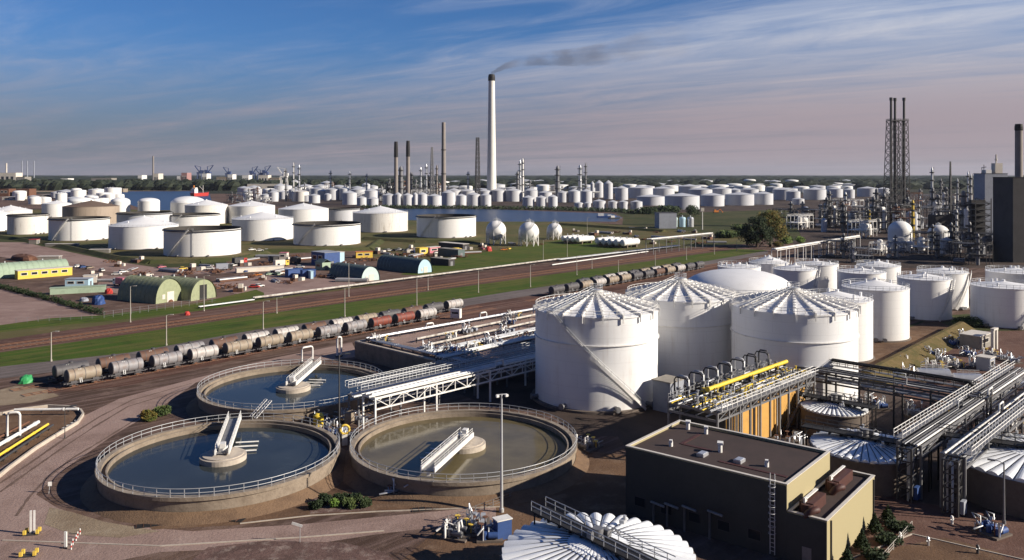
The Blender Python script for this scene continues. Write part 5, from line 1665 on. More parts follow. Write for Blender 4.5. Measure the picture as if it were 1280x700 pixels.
for (c, z_), lst in groups.items():
    for i, (x, y) in enumerate(sorted(lst)):
        lab = '%s car parked %s' % (cname[c], z_) if len(lst) == 1 else '%s car %s, %s of these from left' % (cname[c], z_, ORD[i])
        rz = rnd.choice([0.2, RZ, RZ + PI / 2, 1.2]) + rnd.uniform(-.2, .2)
        if f1:
            f1 = False
            CAR.location = G(x, y); CAR.rotation_euler = (0, 0, rz); CAR['label'] = lab
            paint(CAR, {'body': c, 'roof': c})
        else:
            dup(CAR, G(x, y), rz, lab, None, {'body': c, 'roof': c})
lor = [(281, 338, 'dsteel', 'greybld', 'dark lorry parked left of the white car row below the nearest open tank'), (341, 328, 'blue', 'darkbld', 'dark blue lorry parked by the pink-roofed kiosk'), (352, 333, 'walley', 'warmwhite', 'lorry with a pale load and yellow cab above the dark blue container'),
       (369, 329, 'dsteel', 'dsteel', 'black lorry right of the pink-roofed kiosk'), (424, 338, 'dsteel', 'darkbld', 'black lorry beside the gabled green hut'), (432, 343, 'whitesteel', 'warmwhite', 'white lorry beside the lower barrel hut'), (300, 330, 'red', 'dsteel', 'red-cabbed lorry parked below the nearest open tank'), (570, 352 - 35, 'walley', 'walley', 'yellow lorry at the cream gable of the dark green shed'),
       (162, 360, 'red', 'redduct', 'dark red lorry parked left of the olive hut'), (150, 357, 'whitesteel', 'pinkp', 'white-cabbed lorry with a pink load left of the olive hut')]
for i, (x, y, c1, c2, lab) in enumerate(lor):
    rz = rnd.choice([.3, RZ, RZ + PI / 2]) + rnd.uniform(-.2, .2)
    if i == 0:
        LORRY.location = G(x, y); LORRY.rotation_euler = (0, 0, rz); LORRY['label'] = lab; paint(LORRY, {'cab': c1, 'load_box': c2})
    else:
        dup(LORRY, G(x, y), rz, lab, None, {'cab': c1, 'load_box': c2})

def tarp_heap(p, L, W, H, mat, label, seed):
    """goods heaped under a tied sheet"""
    r = random.Random(seed)
    n, k = 14, 5
    vs, fs = [], []
    for j in range(k):
        f = j / (k - 1)
        rr = math.cos(f * PI / 2) ** .5 if j < k - 1 else .12
        for i in range(n):
            a = 2 * PI * i / n
            w_ = 1 + r.uniform(-.13, .13)
            vs.append((L / 2 * rr * math.cos(a) * w_, W / 2 * rr * math.sin(a) * w_, H * math.sin(f * PI / 2) * (1 + r.uniform(-.1, .1)) if j else 0))
    for j in range(k - 1):
        for i in range(n):
            fs.append((j * n + i, j * n + (i + 1) % n, (j + 1) * n + (i + 1) % n, (j + 1) * n + i))
    fs.append(tuple(range((k - 1) * n, k * n)))
    o = MB().add(vs, fs).build('sheeted_heap', mat, None, p, r.uniform(0, 3))
    return tag(o, label, 'heap')
tarp_heap(G(123, 380), 5.5, 4.2, 3.0, 'blue', 'bright blue sheeted heap above the sand lot', 1)
tarp_heap(G(105, 376), 4.5, 3, 1.2, 'greybld', 'dark blue low heap left of the bright blue one', 2)
tarp_heap(G(136, 367), 3.0, 2, 2.0, 'red', 'red heap right of the bright blue one', 3)
tarp_heap(G(200, 375), 2.8, 2.4, 1.9, 'red', 'red heap left of the olive hut doorway, leftmost of two', 4)
tarp_heap(G(220, 374), 2.8, 2.4, 1.7, 'red', 'red heap left of the olive hut doorway, rightmost of two', 5)
tarp_heap(G(212, 377), 2.6, 2.2, .9, 'rust', 'dark red low heap between the two red heaps', 6)
tarp_heap(G(611, 314), 3.8, 3, 2.8, 'red', 'bright red drum-like heap on the grass below the leftmost sphere', 7)
tarp_heap(G(33, 478), 3.4, 2.6, 1.6, 'green', 'bright green sheeted heap by the sand bank at the left', 8)
tarp_heap(G(234, 394), 1.8, 1.6, 1.2, 'red', 'small red heap beside the railway below the olive hut', 9)
tarp_heap(G(30, 325), 24, 9, 3.0, 'rust', 'rust red earth heap behind the long green hut', 10)

# ------------------------------------------------------------------ chimneys and stacks
def stack(px, yt, Y, wb, wt, label, mat='chim_grey', cap=None, capf=.08, cat='chimney', rings=0):
    H = CAMZ - (yt - HY) * Y / F
    rb, rt = wb * Y / F / 2, wt * Y / F / 2
    t = thing('chimney', label, cat, ((px - CX) / F * Y, Y, 0), 0)
    hc = H * (1 - (capf if cap else 0))
    rc = rb + (rt - rb) * (1 - (capf if cap else 0)) ** .8
    k = 12
    pr = [(rb + (rt - rb) * (hc * i / k / H) ** .7, hc * i / k) for i in range(k + 1)]
    m = MB().lathe(pr, 28)
    if not cap:
        m.lathe([(pr[-1][0], hc), (pr[-1][0] * .75, hc), (pr[-1][0] * .75, hc - 3)], 28, smooth=False)
    m.build('shaft', mat, t)
    if cap:
        r_ = pr[-1][0]
        MB().lathe([(r_ * 1.0, hc), (r_ * 1.12, hc + .5), (r_ * 1.12, hc + (H - hc) * .55), (r_ * .95, H), (r_ * .7, H), (r_ * .7, H - 4)], 28, smooth=False).build('cap', cap, t)
    for i in range(rings):
        z = H * (.35 + .6 * i / max(1, rings))
        r_ = rb + (rt - rb) * (z / H) ** .7
        MB().lathe([(r_, z), (r_ + 1.0, z), (r_ + 1.0, z + 1.2), (r_ + .9, z + 1.2)], 20, smooth=False).build('gallery', 'dsteel', t)
    return t
stack(614.5, 93, 1400, 13.2, 7.6, 'tall pale chimney with a dark cap trailing smoke', 'chim_white', 'black', .052, rings=0)
stack(495, 177, 1350, 5.2, 4.4, 'grey chimney with a black top, left one of two equal ones', 'chim_grey', 'black', .26)
stack(510, 176, 1350, 5.2, 4.4, 'grey chimney with a black top, right one of two equal ones', 'chim_grey', 'black', .26)
stack(554.5, 153, 1350, 6.4, 4.8, 'brown-grey chimney, tallest after the pale one', 'chim_grey', None, rings=2)
stack(191.5, 195, 3200, 2.4, 1.9, 'thin lone chimney far behind the blue river', 'chim_grey')
for i, (x, y) in enumerate(((27.5, 201), (34, 201), (42.5, 201))):
    stack(x, y, 4200, 1.5, 1.2, '%s thin far-off stack from the left on the horizon at the left edge' % ORD[i], 'greybld')
stack(8, 204, 3800, 2.0, 1.8, 'pale stub of a far stack at the very left edge of the horizon', 'warmwhite')
stack(1273.5, 155, 460, 9.5, 8.6, 'dark chimney at the right edge above the dark plant', 'chim_grey', 'black', .05)

def lattice_mast(px, yt, yb_Y, wb, wt, label, mat='dsteel', tubes=0, n=10, cat='mast'):
    Y = yb_Y
    H = CAMZ - (yt - HY) * Y / F
    b0, b1 = wb * Y / F / 2, wt * Y / F / 2
    t = thing('lattice_mast', label, cat, ((px - CX) / F * Y, Y, 0), .4)
    m = MB()
    th = max(.22, Y / 2600)
    prev = None
    for i in range(n + 1):
        f = i / n
        s_ = b0 + (b1 - b0) * f
        c = [Vector((sx * s_, sy * s_, H * f)) for sx, sy in ((-1, -1), (1, -1), (1, 1), (-1, 1))]
        if prev:
            for k in range(4):
                m.bar(prev[k], c[k], th * 1.4)
                m.bar(prev[k], c[(k + 1) % 4], th); m.bar(prev[(k + 1) % 4], c[k], th)
                m.bar(c[k], c[(k + 1) % 4], th)
        prev = c
    m.build('lattice', mat, t)
    return t, H
lattice_mast(597, 172, 1350, 5.5, 3.0, 'black lattice flare mast left of the pale chimney', n=14)
lattice_mast(540, 184, 1350, 5.0, 1.6, 'thin lattice mast left of the brown-grey chimney', 'msteel', n=14)
lattice_mast(1188, 202, 640, 3.0, .8, 'thin lattice mast in the dark plant at the right', n=10)

# triple flare stack with its lattice
Y = 700.0
X = (1121 - CX) / F * Y
t = thing('flare_stack', 'dark triple flare stack in a tall lattice tower above the plant at the right', 'flare stack', (X, Y, 0), .15)
Ht = CAMZ - (151 - HY) * Y / F
for cx0, hw0, hw1 in ((-4.2, 5.6, 3.2), (6.0, 4.2, 2.6)):
    m = MB(); prev = None
    for i in range(15):
        f = i / 14
        s_ = hw0 + (hw1 - hw0) * f
        c = [Vector((cx0 * (1 if f > .0 else 1) + sx * s_, sy * s_, Ht * f)) for sx, sy in ((-1, -1), (1, -1), (1, 1), (-1, 1))]
        if prev:
            for k in range(4):
                m.bar(prev[k], c[k], .42); m.bar(prev[k], c[(k + 1) % 4], .26); m.bar(prev[(k + 1) % 4], c[k], .26); m.bar(c[k], c[(k + 1) % 4], .26)
        prev = c
    m.build('lattice', 'dsteel', t)
MB().box((0.5, 0, Ht), (16.5, 7.5, .5)).rail([(-7.6, -3.7, Ht + .2), (8.7, -3.7, Ht + .2), (8.7, 3.7, Ht + .2), (-7.6, 3.7, Ht + .2)], 1.3, 2.2, True, .14, 1, .1).build('platform', 'dsteel', t)
for x, yt in ((-5.2, 122), (-1.6, 122.5), (6.6, 122)):
    h = CAMZ - (yt - HY) * Y / F
    MB().cyl((x, 0, 0), (x, 0, h), 1.25, .95, 14).cyl((x, 0, h - 2.5), (x, 0, h), 1.35, n=14).build('flare_tube', 'dsteel', t)

# smoke trailing from the pale chimney
def smoke_mat(name, colr, dens):
    m = bpy.data.materials.new(name)
    m.use_nodes = True
    nt = m.node_tree
    nt.nodes.remove(nt.nodes['Principled BSDF'])
    out = nt.nodes['Material Output']
    v = node(nt, 'ShaderNodeVolumePrincipled')
    v.inputs['Color'].default_value = (*colr, 1)
    g = node(nt, 'ShaderNodeTexCoord')
    n = noise(nt, g.outputs['Object'], .045, 5, .6, sx=.6)
    sp = node(nt, 'ShaderNodeSeparateXYZ')
    link(nt, g.outputs['Object'], sp.inputs[0])
    fade = ramp(nt, sp.outputs[0], 0, 330, 1.0, 0.05)
    core = ramp(nt, sp.outputs[0], 0, 60, 1.8, 0.0)
    dd = math_n(nt, 'MULTIPLY', math_n(nt, 'MULTIPLY', math_n(nt, 'MAXIMUM', ramp(nt, n, .34, .66), core), fade), dens)
    link(nt, dd, v.inputs['Density'])
    link(nt, v.outputs[0], out.inputs['Volume'])
    return m
MAT['smoke'] = smoke_mat('dark smoke', (.30, .28, .31), .036)
m = MB()
pts, rad_ = [], []
for i in range(15):
    f = i / 14
    pts.append(Vector((-1 + 330 * f, 6 * math.sin(f * 5), 2 + 52 * f ** .62 + 4 * math.sin(f * 9))))
    rad_.append(3.4 + 33 * f ** .8)
n = 12
vs = []
for p, r_ in zip(pts, rad_):
    for j in range(n):
        a = 2 * PI * j / n
        vs.append((p.x, p.y + r_ * math.cos(a), p.z + r_ * .8 * math.sin(a)))
fs = [(i * n + j, i * n + (j + 1) % n, (i + 1) * n + (j + 1) % n, (i + 1) * n + j) for i in range(14) for j in range(n)]
fs += [tuple(range(n))[::-1], tuple(range(14 * n, 15 * n))]
o = MB().add(vs, fs, True).build('smoke', 'smoke', None, ((614.5 - CX) / F * 1400, 1400, 212.5), 0)
tag(o, 'dark smoke drifting right from the pale chimney', 'smoke', kind='stuff')
# ------------------------------------------------------------------ process plant: a few kinds, each built once and copied
def process_unit(seed, w, d, h, frame, vess, tall=0):
    r = random.Random(seed)
    t = thing('process_unit', 'unit', 'process unit', (0, 0, 0), 0)
    nx, ny, nz = max(2, int(w / 7)), max(1, int(d / 7)), max(2, int(h / 6))
    th = .34
    m = MB()
    for i in range(nx + 1):
        for j in range(ny + 1):
            m.bar((w * (i / nx - .5), d * (j / ny - .5), 0), (w * (i / nx - .5), d * (j / ny - .5), h), th)
    for k in range(1, nz + 1):
        z = h * k / nz
        for i in range(nx + 1):
            m.bar((w * (i / nx - .5), -d / 2, z), (w * (i / nx - .5), d / 2, z), th * .8)
        for j in range(ny + 1):
            m.bar((-w / 2, d * (j / ny - .5), z), (w / 2, d * (j / ny - .5), z), th * .8)
        for j in (0, ny):
            i = r.randrange(nx)
            m.bar((w * (i / nx - .5), d * (j / ny - .5), z - h / nz), (w * ((i + 1) / nx - .5), d * (j / ny - .5), z), .2)
    m.build('steel_frame', frame, t)
    p = MB()
    for k in range(1, nz + 1):
        if r.random() < .8:
            ww = w * r.uniform(.5, .98)
            p.box((r.uniform(-1, 1) * (w - ww) / 2, 0, h * k / nz + .2), (ww, d * .95, .14))
    p.rail([(-w / 2, -d / 2, h + .2), (w / 2, -d / 2, h + .2), (w / 2, d / 2, h + .2), (-w / 2, d / 2, h + .2)], 1.1, 2.5, True, .1, 1, .08)
    p.build('platform', frame, t)
    for k in range(4):
        x, y = r.uniform(-.4, .4) * w, r.uniform(-.4, .4) * d
        rr = r.uniform(.9, 2.0)
        v = MB()
        if r.random() < .6:
            z0 = r.uniform(0, h * .4); L = r.uniform(5, max(6, h * .6))
            v.lathe([(rr * .4, z0 - .5), (rr, z0), (rr, z0 + L), (rr * .6, z0 + L + .6), (0, z0 + L + .8)], 16, (x, y, 0))
        else:
            z0 = h * r.randrange(0, nz) / nz + rr + .6; L = r.uniform(4, 8)
            v.cyl((x - L / 2, y, z0), (x + L / 2, y, z0), rr, n=16)
        v.build('vessel', vess, t)
    for k in range(tall):
        x, y = r.uniform(-.35, .35) * w, r.uniform(-.3, .3) * d
        rr = r.uniform(.9, 1.6); H = h * r.uniform(1.05, 1.45)
        c = MB().lathe([(rr, 0), (rr, H * .6), (rr * .8, H * .62), (rr * .8, H), (rr * .3, H + 1)], 14, (x, y, 0))
        co_ = c.build('column', 'msteel', t)
        g = MB()
        for z in [H * q for q in (.3, .5, .7, .9)]:
            g.lathe([(rr, z), (rr + 1.1, z), (rr + 1.1, z + 1.1), (rr + 1.0, z + 1.1)], 14, (x, y, 0), False)
        g.build('gallery', frame, co_)
    q = MB()
    for k in range(14):
        x, y, z = r.uniform(-.5, .5) * w, r.uniform(-.5, .5) * d, r.uniform(.5, h)
        pts = [Vector((x, y, z))]
        for s_ in range(3):
            ax = r.randrange(3)
            dl = [0, 0, 0]; dl[ax] = r.uniform(-.4, .4) * (w, d, h)[ax]
            nx_ = pts[-1] + Vector(dl)
            nx_.x = max(-w * .55, min(w * .55, nx_.x)); nx_.y = max(-d * .55, min(d * .55, nx_.y)); nx_.z = max(.4, min(h * 1.05, nx_.z))
            if (nx_ - pts[-1]).length > .5:
                pts.append(nx_)
        if len(pts) > 1:
            q.tube(pts, r.uniform(.12, .32), 6)
    q.build('pipework', 'silver' if r.random() < .5 else 'galv', t)
    return t
PU = [process_unit(1, 22, 12, 15, 'msteel', 'silver', 1), process_unit(2, 16, 14, 22, 'dsteel', 'whitesteel', 2), process_unit(3, 28, 10, 11, 'whitesteel', 'whitesteel', 0),
      process_unit(4, 14, 10, 18, 'rust', 'silver', 1), process_unit(5, 20, 14, 13, 'dsteel', 'msteel', 1)]
used = [False] * 5
def put_unit(k, px, yb, label, s=1.0, rz=0.0, sz=None, group=None):
    p = G(px, yb)
    scl = (s, s, sz or s)
    if not used[k]:
        used[k] = True
        o = PU[k]
        o.location = p; o.rotation_euler = (0, 0, rz); o.scale = scl; o['label'] = label
        if group: o['group'] = group
        return o
    return dup(PU[k], p, rz, label, group, None, scl)
def slim_column(px, yt, yb, wpx, label, mat='silver', Y=None, group=None):
    Y = Y or CAMZ * F / (yb - HY)
    H = CAMZ - (yt - HY) * Y / F
    r_ = wpx * Y / F / 2
    t = thing('process_column', label, 'process column', ((px - CX) / F * Y, Y, 0), 0, group)
    MB().lathe([(r_, 0), (r_, H * .55), (r_ * .82, H * .58), (r_ * .82, H * .94), (r_ * .3, H)], 16).build('shell', mat, t)
    for q in (.35, .55, .72, .88):
        MB().lathe([(r_ * .8, H * q), (r_ + .03 * r_ + Y / 900, H * q), (r_ + Y / 900, H * q + 1.2), (r_ + Y / 1000, H * q + 1.2)], 14, smooth=False).build('gallery', 'dsteel', t)
    MB().bar((r_ + .4, 0, 0), (r_ + .4, 0, H), max(.25, Y / 3500)).build('riser_pipe', 'dsteel', t)
    return t
# the refinery around the chimneys
ref = [(0, 470, 251, 1.2), (2, 448, 251, 1.0), (4, 486, 252, 1.0), (3, 500, 250, 1.6), (4, 520, 250, 1.5), (2, 530, 251, 1.5), (3, 545, 251, 1.4), (0, 512, 248, 1.6), (1, 535, 247, 1.7), (2, 575, 246, 1.6), (4, 565, 247, 1.3), (0, 656, 246, 1.5),
       (3, 692, 247, 1.2), (4, 706, 246, 1.1), (0, 722, 246, 1.2), (2, 636, 245, 1.4), (1, 484, 247, 1.2), (0, 425, 247, 1.2), (2, 398, 246, 1.4), (4, 436, 246, 1.2), (0, 375, 246, 1.3), (2, 352, 246, 1.2), (3, 412, 244, 1.3), (4, 340, 250, 1.0), (3, 318, 252, 1.1), (0, 305, 253, 1.0), (4, 292, 254, .9), (2, 330, 254, .8)]
kn = ['grey framed', 'tall dark', 'pale open', 'rust brown', 'dark low']
cnt = {}
for k, px, yb, s in sorted(ref, key=lambda q: q[1]):
    side = 'left of the black-topped chimneys' if px < 490 else 'between black-topped and pale chimneys' if px < 612 else 'right of the pale chimney'
    cnt[(k, side)] = cnt.get((k, side), 0) + 1
    put_unit(k, px, yb, '%s refinery unit %s, %s such from the left' % (kn[k], side, ORD[cnt[(k, side)] - 1]), s, rnd.uniform(-.4, .4), None, 'refinery units around the chimneys')
cols = [(501, 208, 6, 'msteel'), (514, 215, 3.5, 'msteel'), (526, 209, 2.5, 'silver'), (533, 205, 2.2, 'silver'), (546, 206, 2.6, 'chim_grey'), (585, 214, 2.5, 'galv'), (650, 200, 3.6, 'silver'), (653.5, 198, 3.0, 'whitesteel'), (647, 214, 4.2, 'msteel'), (697, 207, 5.4, 'msteel'), (725, 206, 4.6, 'silver'), (732, 203, 2.4, 'msteel'),
        (458, 217, 2, 'galv'), (437, 214, 2.4, 'silver'), (367, 203, 1.6, 'whitesteel'), (374, 206, 2.2, 'silver'), (357, 210, 2, 'msteel'), (413, 213, 2, 'galv')]
for i, (x, yt, w_, mt) in enumerate(sorted(cols)):
    slim_column(x, yt, 0, w_, '%s slender distillation column from the left on the refinery skyline' % ORD[i], mt, 1380 + (i % 5) * 30, 'columns on the refinery skyline')

# the dark plant at the right
pr = [(4, 985, 282, 1.1), (2, 1000, 286, 1.0), (0, 1015, 284, 1.0), (1, 1040, 283, 1.0), (3, 1052, 280, 1.0), (4, 1065, 290, 1.2), (0, 1085, 283, 1.1), (2, 1078, 296, 1.0), (1, 1100, 290, 1.1), (4, 1118, 286, 1.5), (3, 1128, 292, 1.0), (0, 1150, 286, 1.2), (1, 1172, 284, 1.1), (4, 1196, 292, 1.3), (0, 1205, 283, 1.2),
      (1, 1212, 300, 1.1), (4, 1160, 312, .8), (2, 1140, 316, .7), (4, 1200, 316, .9), (2, 1100, 318, .6), (4, 1050, 322, .7), (0, 1120, 322, .55), (4, 1180, 322, .7), (4, 1225, 322, 1.0), (0, 1075, 328, .5), (4, 1215, 330, .8), (3, 1140, 268, 1.3), (1, 1182, 266, 1.2), (0, 1160, 262, 1.2), (4, 1110, 262, 1.4), (2, 1060, 264, 1.2)]
cnt = {}
for k, px, yb, s in sorted(pr, key=lambda q: q[1]):
    side = 'left of the triple flare stack' if px < 1105 else 'right of the triple flare stack'
    cnt[(k, side)] = cnt.get((k, side), 0) + 1
    put_unit(k, px, yb, '%s process unit %s, %s such from the left' % (kn[k], side, ORD[cnt[(k, side)] - 1]), s, RZ + rnd.choice([0, PI / 2]), None, 'process units of the plant at the right')
for i, (x, yt, yb, w_, mt) in enumerate(((1007, 258, 283, 9, 'silver'), (1026, 255, 282, 5, 'whitesteel'), (1034, 252, 282, 7, 'greybld'), (1043, 262, 282, 3.5, 'whitesteel'), (1048, 262, 282, 3.5, 'whitesteel'), (1057, 240, 280, 3, 'galv'), (1165, 209, 270, 3.2, 'galv'), (1176, 222, 270, 2, 'msteel'), (1197, 223, 268, 2, 'galv'), (1210, 214, 275, 2.4, 'silver'), (1214, 217, 275, 2.4, 'whitesteel'), (1016, 262, 284, 3, 'wag_cream'), (1087, 262, 295, 2, 'walley'), (1149, 255, 300, 2, 'whitesteel'), (1196, 262, 312, 3, 'whitesteel'), (1141, 250, 300, 4, 'walley'), (1205, 240, 300, 3, 'silver'))):
    slim_column(x, yt, yb, w_, '%s column listed from the left of the plant around the triple flare stack' % ORD[i] if False else '%s process column standing %s' % ({'silver': 'silver', 'whitesteel': 'white', 'greybld': 'blue-grey', 'galv': 'grey', 'msteel': 'dark grey', 'wag_cream': 'cream', 'walley': 'yellow'}[mt], ['alone right of the autumn tree', 'beside the big blue-grey column', 'as the thickest one left of the flare stack', 'as left one of two short twins', 'as right one of two short twins', 'tallest left of the flare stack', 'tall behind the black box building', 'thin behind the black box building', 'near the grey slab building, thin', 'as left one of a tall pair by the slab building', 'as right one of a tall pair by the slab building', 'between the silver and the white ones', 'thin at the foot of the flare stack', 'between the two white domes', 'right of the right white dome', 'stout beside the flare stack', 'in shade before the slab building'][i]), mt)
def dome_tank(px, yt, yb, wpx, label):
    Y = CAMZ * F / (yb - HY)
    r_ = wpx * Y / F / 2
    H = CAMZ - (yt - HY) * Y / F
    t = thing('dome_tank', label, 'storage tank', ((px - CX) / F * Y, Y, 0), 0)
    MB().lathe([(r_, 0), (r_, H - r_ * .85)], 32).build('shell', 'white', t)
    MB().dome(r_, H - r_ * .85, r_ * .85, 32, 10).build('roof', 'white', t)
    MB().cyl((0, 0, H - .1), (0, 0, H + 1.4), .5, n=10).rail(ring(1.5, H - .3, 10), 1.1, 1.2, True, .1).build('top_platform', 'galv', t)
dome_tank(1125, 276, 309, 28, 'white dome-topped tank below the triple flare stack')
dome_tank(1173, 281, 312, 25, 'white dome-topped tank below the black box building')
far_tank(1133, 1147, 288, 262, 'cone', 'pale blue upright tank between the flare stack and the black box')
far_tank(1176, 1190, 318, 296, 'cone', 'small white tank in front of the right dome-topped tank')
far_tank(1166, 1176, 280, 248, 'cone', 'white silo rising over the black box building')
for i, (x, yt, yb, w_) in enumerate(((1030, 272, 290, 7), (1065, 264, 282, 10), (1085, 264, 278, 8), (1100, 299, 313, 7), (1150, 268, 286, 8), (1152, 296, 313, 8), (1197, 298, 316, 8), (1202, 262, 280, 8))):
    far_tank(x - w_ / 2, x + w_ / 2, yb, yt, 'dome' if i % 2 else 'cone', '%s small white vessel from the left among the dark process units' % ORD[i], 'small white vessels in the plant')
cabin(G(1177, 292), 15, 12, 14, 0, 'black box building behind the right dome-topped tank', 'darkbld', 'darkbld', 0, 'building')
cabin(G(1199, 285), 7, 7, 15.5, 0, 'pale block at the right of the black box building', 'greybld', 'coping', 0, 'building')
cabin(G(1238, 300), 15.5, 14, 46, 0, 'tall blue-grey slab building at the right', 'greybld', 'darkbld', 0, 'building')
cabin(G(1276, 326), 19, 18, 44, 0, 'huge dark tower block at the right edge', 'darkbld', 'darkbld', 0, 'building')
t = thing('stair_tower', 'dark stepped stair tower between the slab and the tower block', 'stair tower', G(1225, 318), 0)
m = MB()
for i in range(9):
    m.box((0, 0, 2.5 + i * 3.3), (9, 7, .4)).rail([(-4.5, -3.5, 2.7 + i * 3.3), (4.5, -3.5, 2.7 + i * 3.3)], 1.1, 2, w=.1)
    m.bar((-4 if i % 2 else 4, -3.2, 2.5 + i * 3.3), (4 if i % 2 else -4, -3.2, 5.8 + i * 3.3), .9, .2)
for x in (-4.4, 4.4):
    for y in (-3.4, 3.4):
        m.bar((x, y, 0), (x, y, 32), .4)
m.build('frame', 'dsteel', t)
MB().box((0, 2.4, 15.5), (8, 1.6, 31)).build('core', 'darkbld', t)
t = thing('rooftop_plant', 'white turret and pale boxes on top of the slab building', 'rooftop plant', G(1238, 300) + Vector((0, 0, 46.2)), 0)
MB().box((4.5, 0, 3.5), (5, 5, 7)).cyl((4, 0, 7), (4, 0, 13), .5, n=8).cyl((4, 0, 9), (4, 0, 10), .9, n=8).build('turret', 'warmwhite', t)
MB().box((-2.5, 0, 1.2), (4, 5, 2.4)).build('box', 'whitesteel', t)
MB().tube([(-6, 0, 0), (-6, 0, 4), (-3, 0, 4.4)], .3, 6).bar((-4.5, 0, 0), (-4.5, 0, 6), .3).build('pipes', 'dsteel', t)

# ------------------------------------------------------------------ harbour and skyline at the left
def crane(px, yt, Y, label, mat='bluefar', mir=1):
    H = CAMZ - (yt - HY) * Y / F
    t = thing('harbour_crane', label, 'crane', ((px - CX) / F * Y, Y, 0), 0)
    m = MB(); s_ = H / 60
    for x in (-9, 9):
        for y in (-6, 6):
            m.bar((x * s_, y * s_, 0), (x * .6 * s_, y * s_, 38 * s_), 2.2 * s_)
    m.box((0, 0, 38 * s_), (16 * s_, 14 * s_, 4 * s_))
    m.build('portal', mat, t)
    MB().bar((0, 0, 38 * s_), (mir * 16 * s_, 0, 60 * s_), 2.4 * s_).bar((0, 0, 38 * s_), (mir * -2 * s_, 0, 56 * s_), 1.8 * s_).bar((mir * -2 * s_, 0, 56 * s_), (mir * 16 * s_, 0, 60 * s_), 1.0 * s_).build('jib', mat, t)
    MB().box((mir * -5 * s_, 0, 43 * s_), (10 * s_, 8 * s_, 6 * s_)).build('machine_house', mat, t)
for i, (x, y) in enumerate(((250, 207), (260, 206.5), (285, 209), (316, 208), (325, 211), (332, 207))):
    crane(x, y, 3300, '%s blue harbour crane from the left on the horizon beyond the river' % ORD[i], 'bluefar', 1 if i % 2 else -1)
crane(355, 209, 2000, 'white harbour crane left of the refinery columns', 'whitesteel', -1)
sk = [(14, 216, 219, 20, 'warmwhite', 'long white hall on the horizon at the left edge'), (30, 221, 224, 10, 'graywall', 'low grey hall under the long white hall'), (84, 223, 226, 9, 'whitesteel', 'small white hall in the dark tree belt'), (130, 222.6, 224, 25, 'graywall', 'long pale hall roof on the horizon left of the thin chimney'), (178, 219, 224, 5, 'whitesteel', 'white house left of the thin chimney'), (198, 217, 221, 6, 'warmwhite', 'pale house right of the thin chimney'), (233, 216, 222, 7, 'pinkd', 'pink-white block on the horizon left of the cranes'), (226, 220, 225, 4, 'whitesteel', 'small white block below the pink-white one'), (258, 217, 220, 6, 'whitesteel', 'white block under the pair of blue cranes'), (290, 218, 222, 6, 'whitesteel', 'white block right of the lone crane'), (279, 221, 226, 12, 'wag_cream', 'beige hall below the lone crane'), (309, 219, 225, 8, 'whitesteel', 'bright white block left of the crane trio'), (331, 219, 224, 12, 'warmwhite', 'pale block under the crane trio'), (345, 222, 227, 12, 'wag_cream', 'beige hall right of the crane trio')]
for x, yt, yb, wpx, mt, lab in sk:
    Y = 2900.0
    H = max(10, CAMZ - (yt - HY) * Y / F)
    cabin(Vector(((x - CX) / F * Y, Y, 0)), wpx * Y / F, 40, H, 0, lab, mt, 'coping' if mt != 'graywall' else 'graywall', 3, 'building', door=False)
md = [(10, 236, 245, 11, 'rust', 'red-brown shed behind the tanks at the left edge'), (33, 236, 245, 16, 'rust', 'red-brown shed right of the first one at the left edge'), (20, 246, 250, 24, 'warmwhite', 'long pale wall below the red-brown sheds'), (46, 246, 250, 14, 'graywall', 'grey wall right of the long pale wall'), (334, 230, 240, 46, 'warmwhite', 'long white hall behind the tanks between river and canal'), (308, 232, 238, 15, 'whitesteel', 'white shed at the left of the long white hall'), (148, 236, 240, 18, 'wag_cream', 'beige shed by the river bank'), (70, 243, 247, 30, 'graywall', 'low grey quay shed left of the beige tanks')]
for x, yt, yb, wpx, mt, lab in md:
    p = G(x, yb)
    cabin(p, wpx * p.y / F, 25, max(4, (yb - yt) * p.y / F), 0, lab, mt, 'coping' if mt != 'rust' else 'rust', 2, 'shed', door=False)
# ship on the river
p = G(250, 245)
t = thing('cargo_ship', 'red-hulled ship with a white deckhouse moored on the blue river', 'ship', p, 1.3)
hl = [(-26, -5), (20, -5.5), (30, 0), (20, 5.5), (-26, 5)]
m = MB(); n = 5
vs = [(x * .93, y * .8, 0) for x, y in hl] + [(x, y, 6.5 + (1.5 if x > 25 else 0)) for x, y in hl]
m.add(vs, [tuple(range(5))[::-1], tuple(range(5, 10))] + [(i, (i + 1) % 5, 5 + (i + 1) % 5, 5 + i) for i in range(5)])
m.build('hull', 'red', t)
MB().box((-18, 0, 10.5), (11, 8.5, 8)).box((-17, 0, 16), (7, 8, 3.2)).build('deckhouse', 'whitesteel', t)
MB().cyl((-20, 0, 17), (-20, 0, 22), 1.4, n=10).build('funnel', 'orange', t)
MB().cyl((10, 0, 6), (10, 0, 22), .5, n=6).bar((10, 0, 12), (-2, 0, 20), .5).build('mast', 'whitesteel', t)
t = thing('barge', 'blue barge moored at the right end of the canal', 'barge', G(757, 272), .0)
m = MB().prism([(-9, -3), (8, -3), (11, 0), (8, 3), (-9, 3)], 0, 1.8); m.build('hull', 'blue', t)
MB().box((-5, 0, 3), (6, 4, 2.6)).box((4, 0, 2.4), (4, 4, 1.2)).build('deckhouse', 'whitesteel', t)
t = thing('barge', 'dark boat with a white cabin at the right end of the canal', 'barge', G(768, 273.5), .2)
MB().prism([(-6, -2), (5, -2), (7, 0), (5, 2), (-6, 2)], 0, 1.4).build('hull', 'dsteel', t)
MB().box((-2, 0, 2.3), (4, 3, 2.0)).build('deckhouse', 'whitesteel', t)
t = thing('digger', 'orange digger on the bank right of the canal', 'digger', G(895, 266), .1)
t.scale = (.6, .6, .6)
MB().box((0, 0, 2.6), (9, 5, 3)).box((-2, 0, 5), (3.5, 4, 2.4)).build('body', 'orange', t)
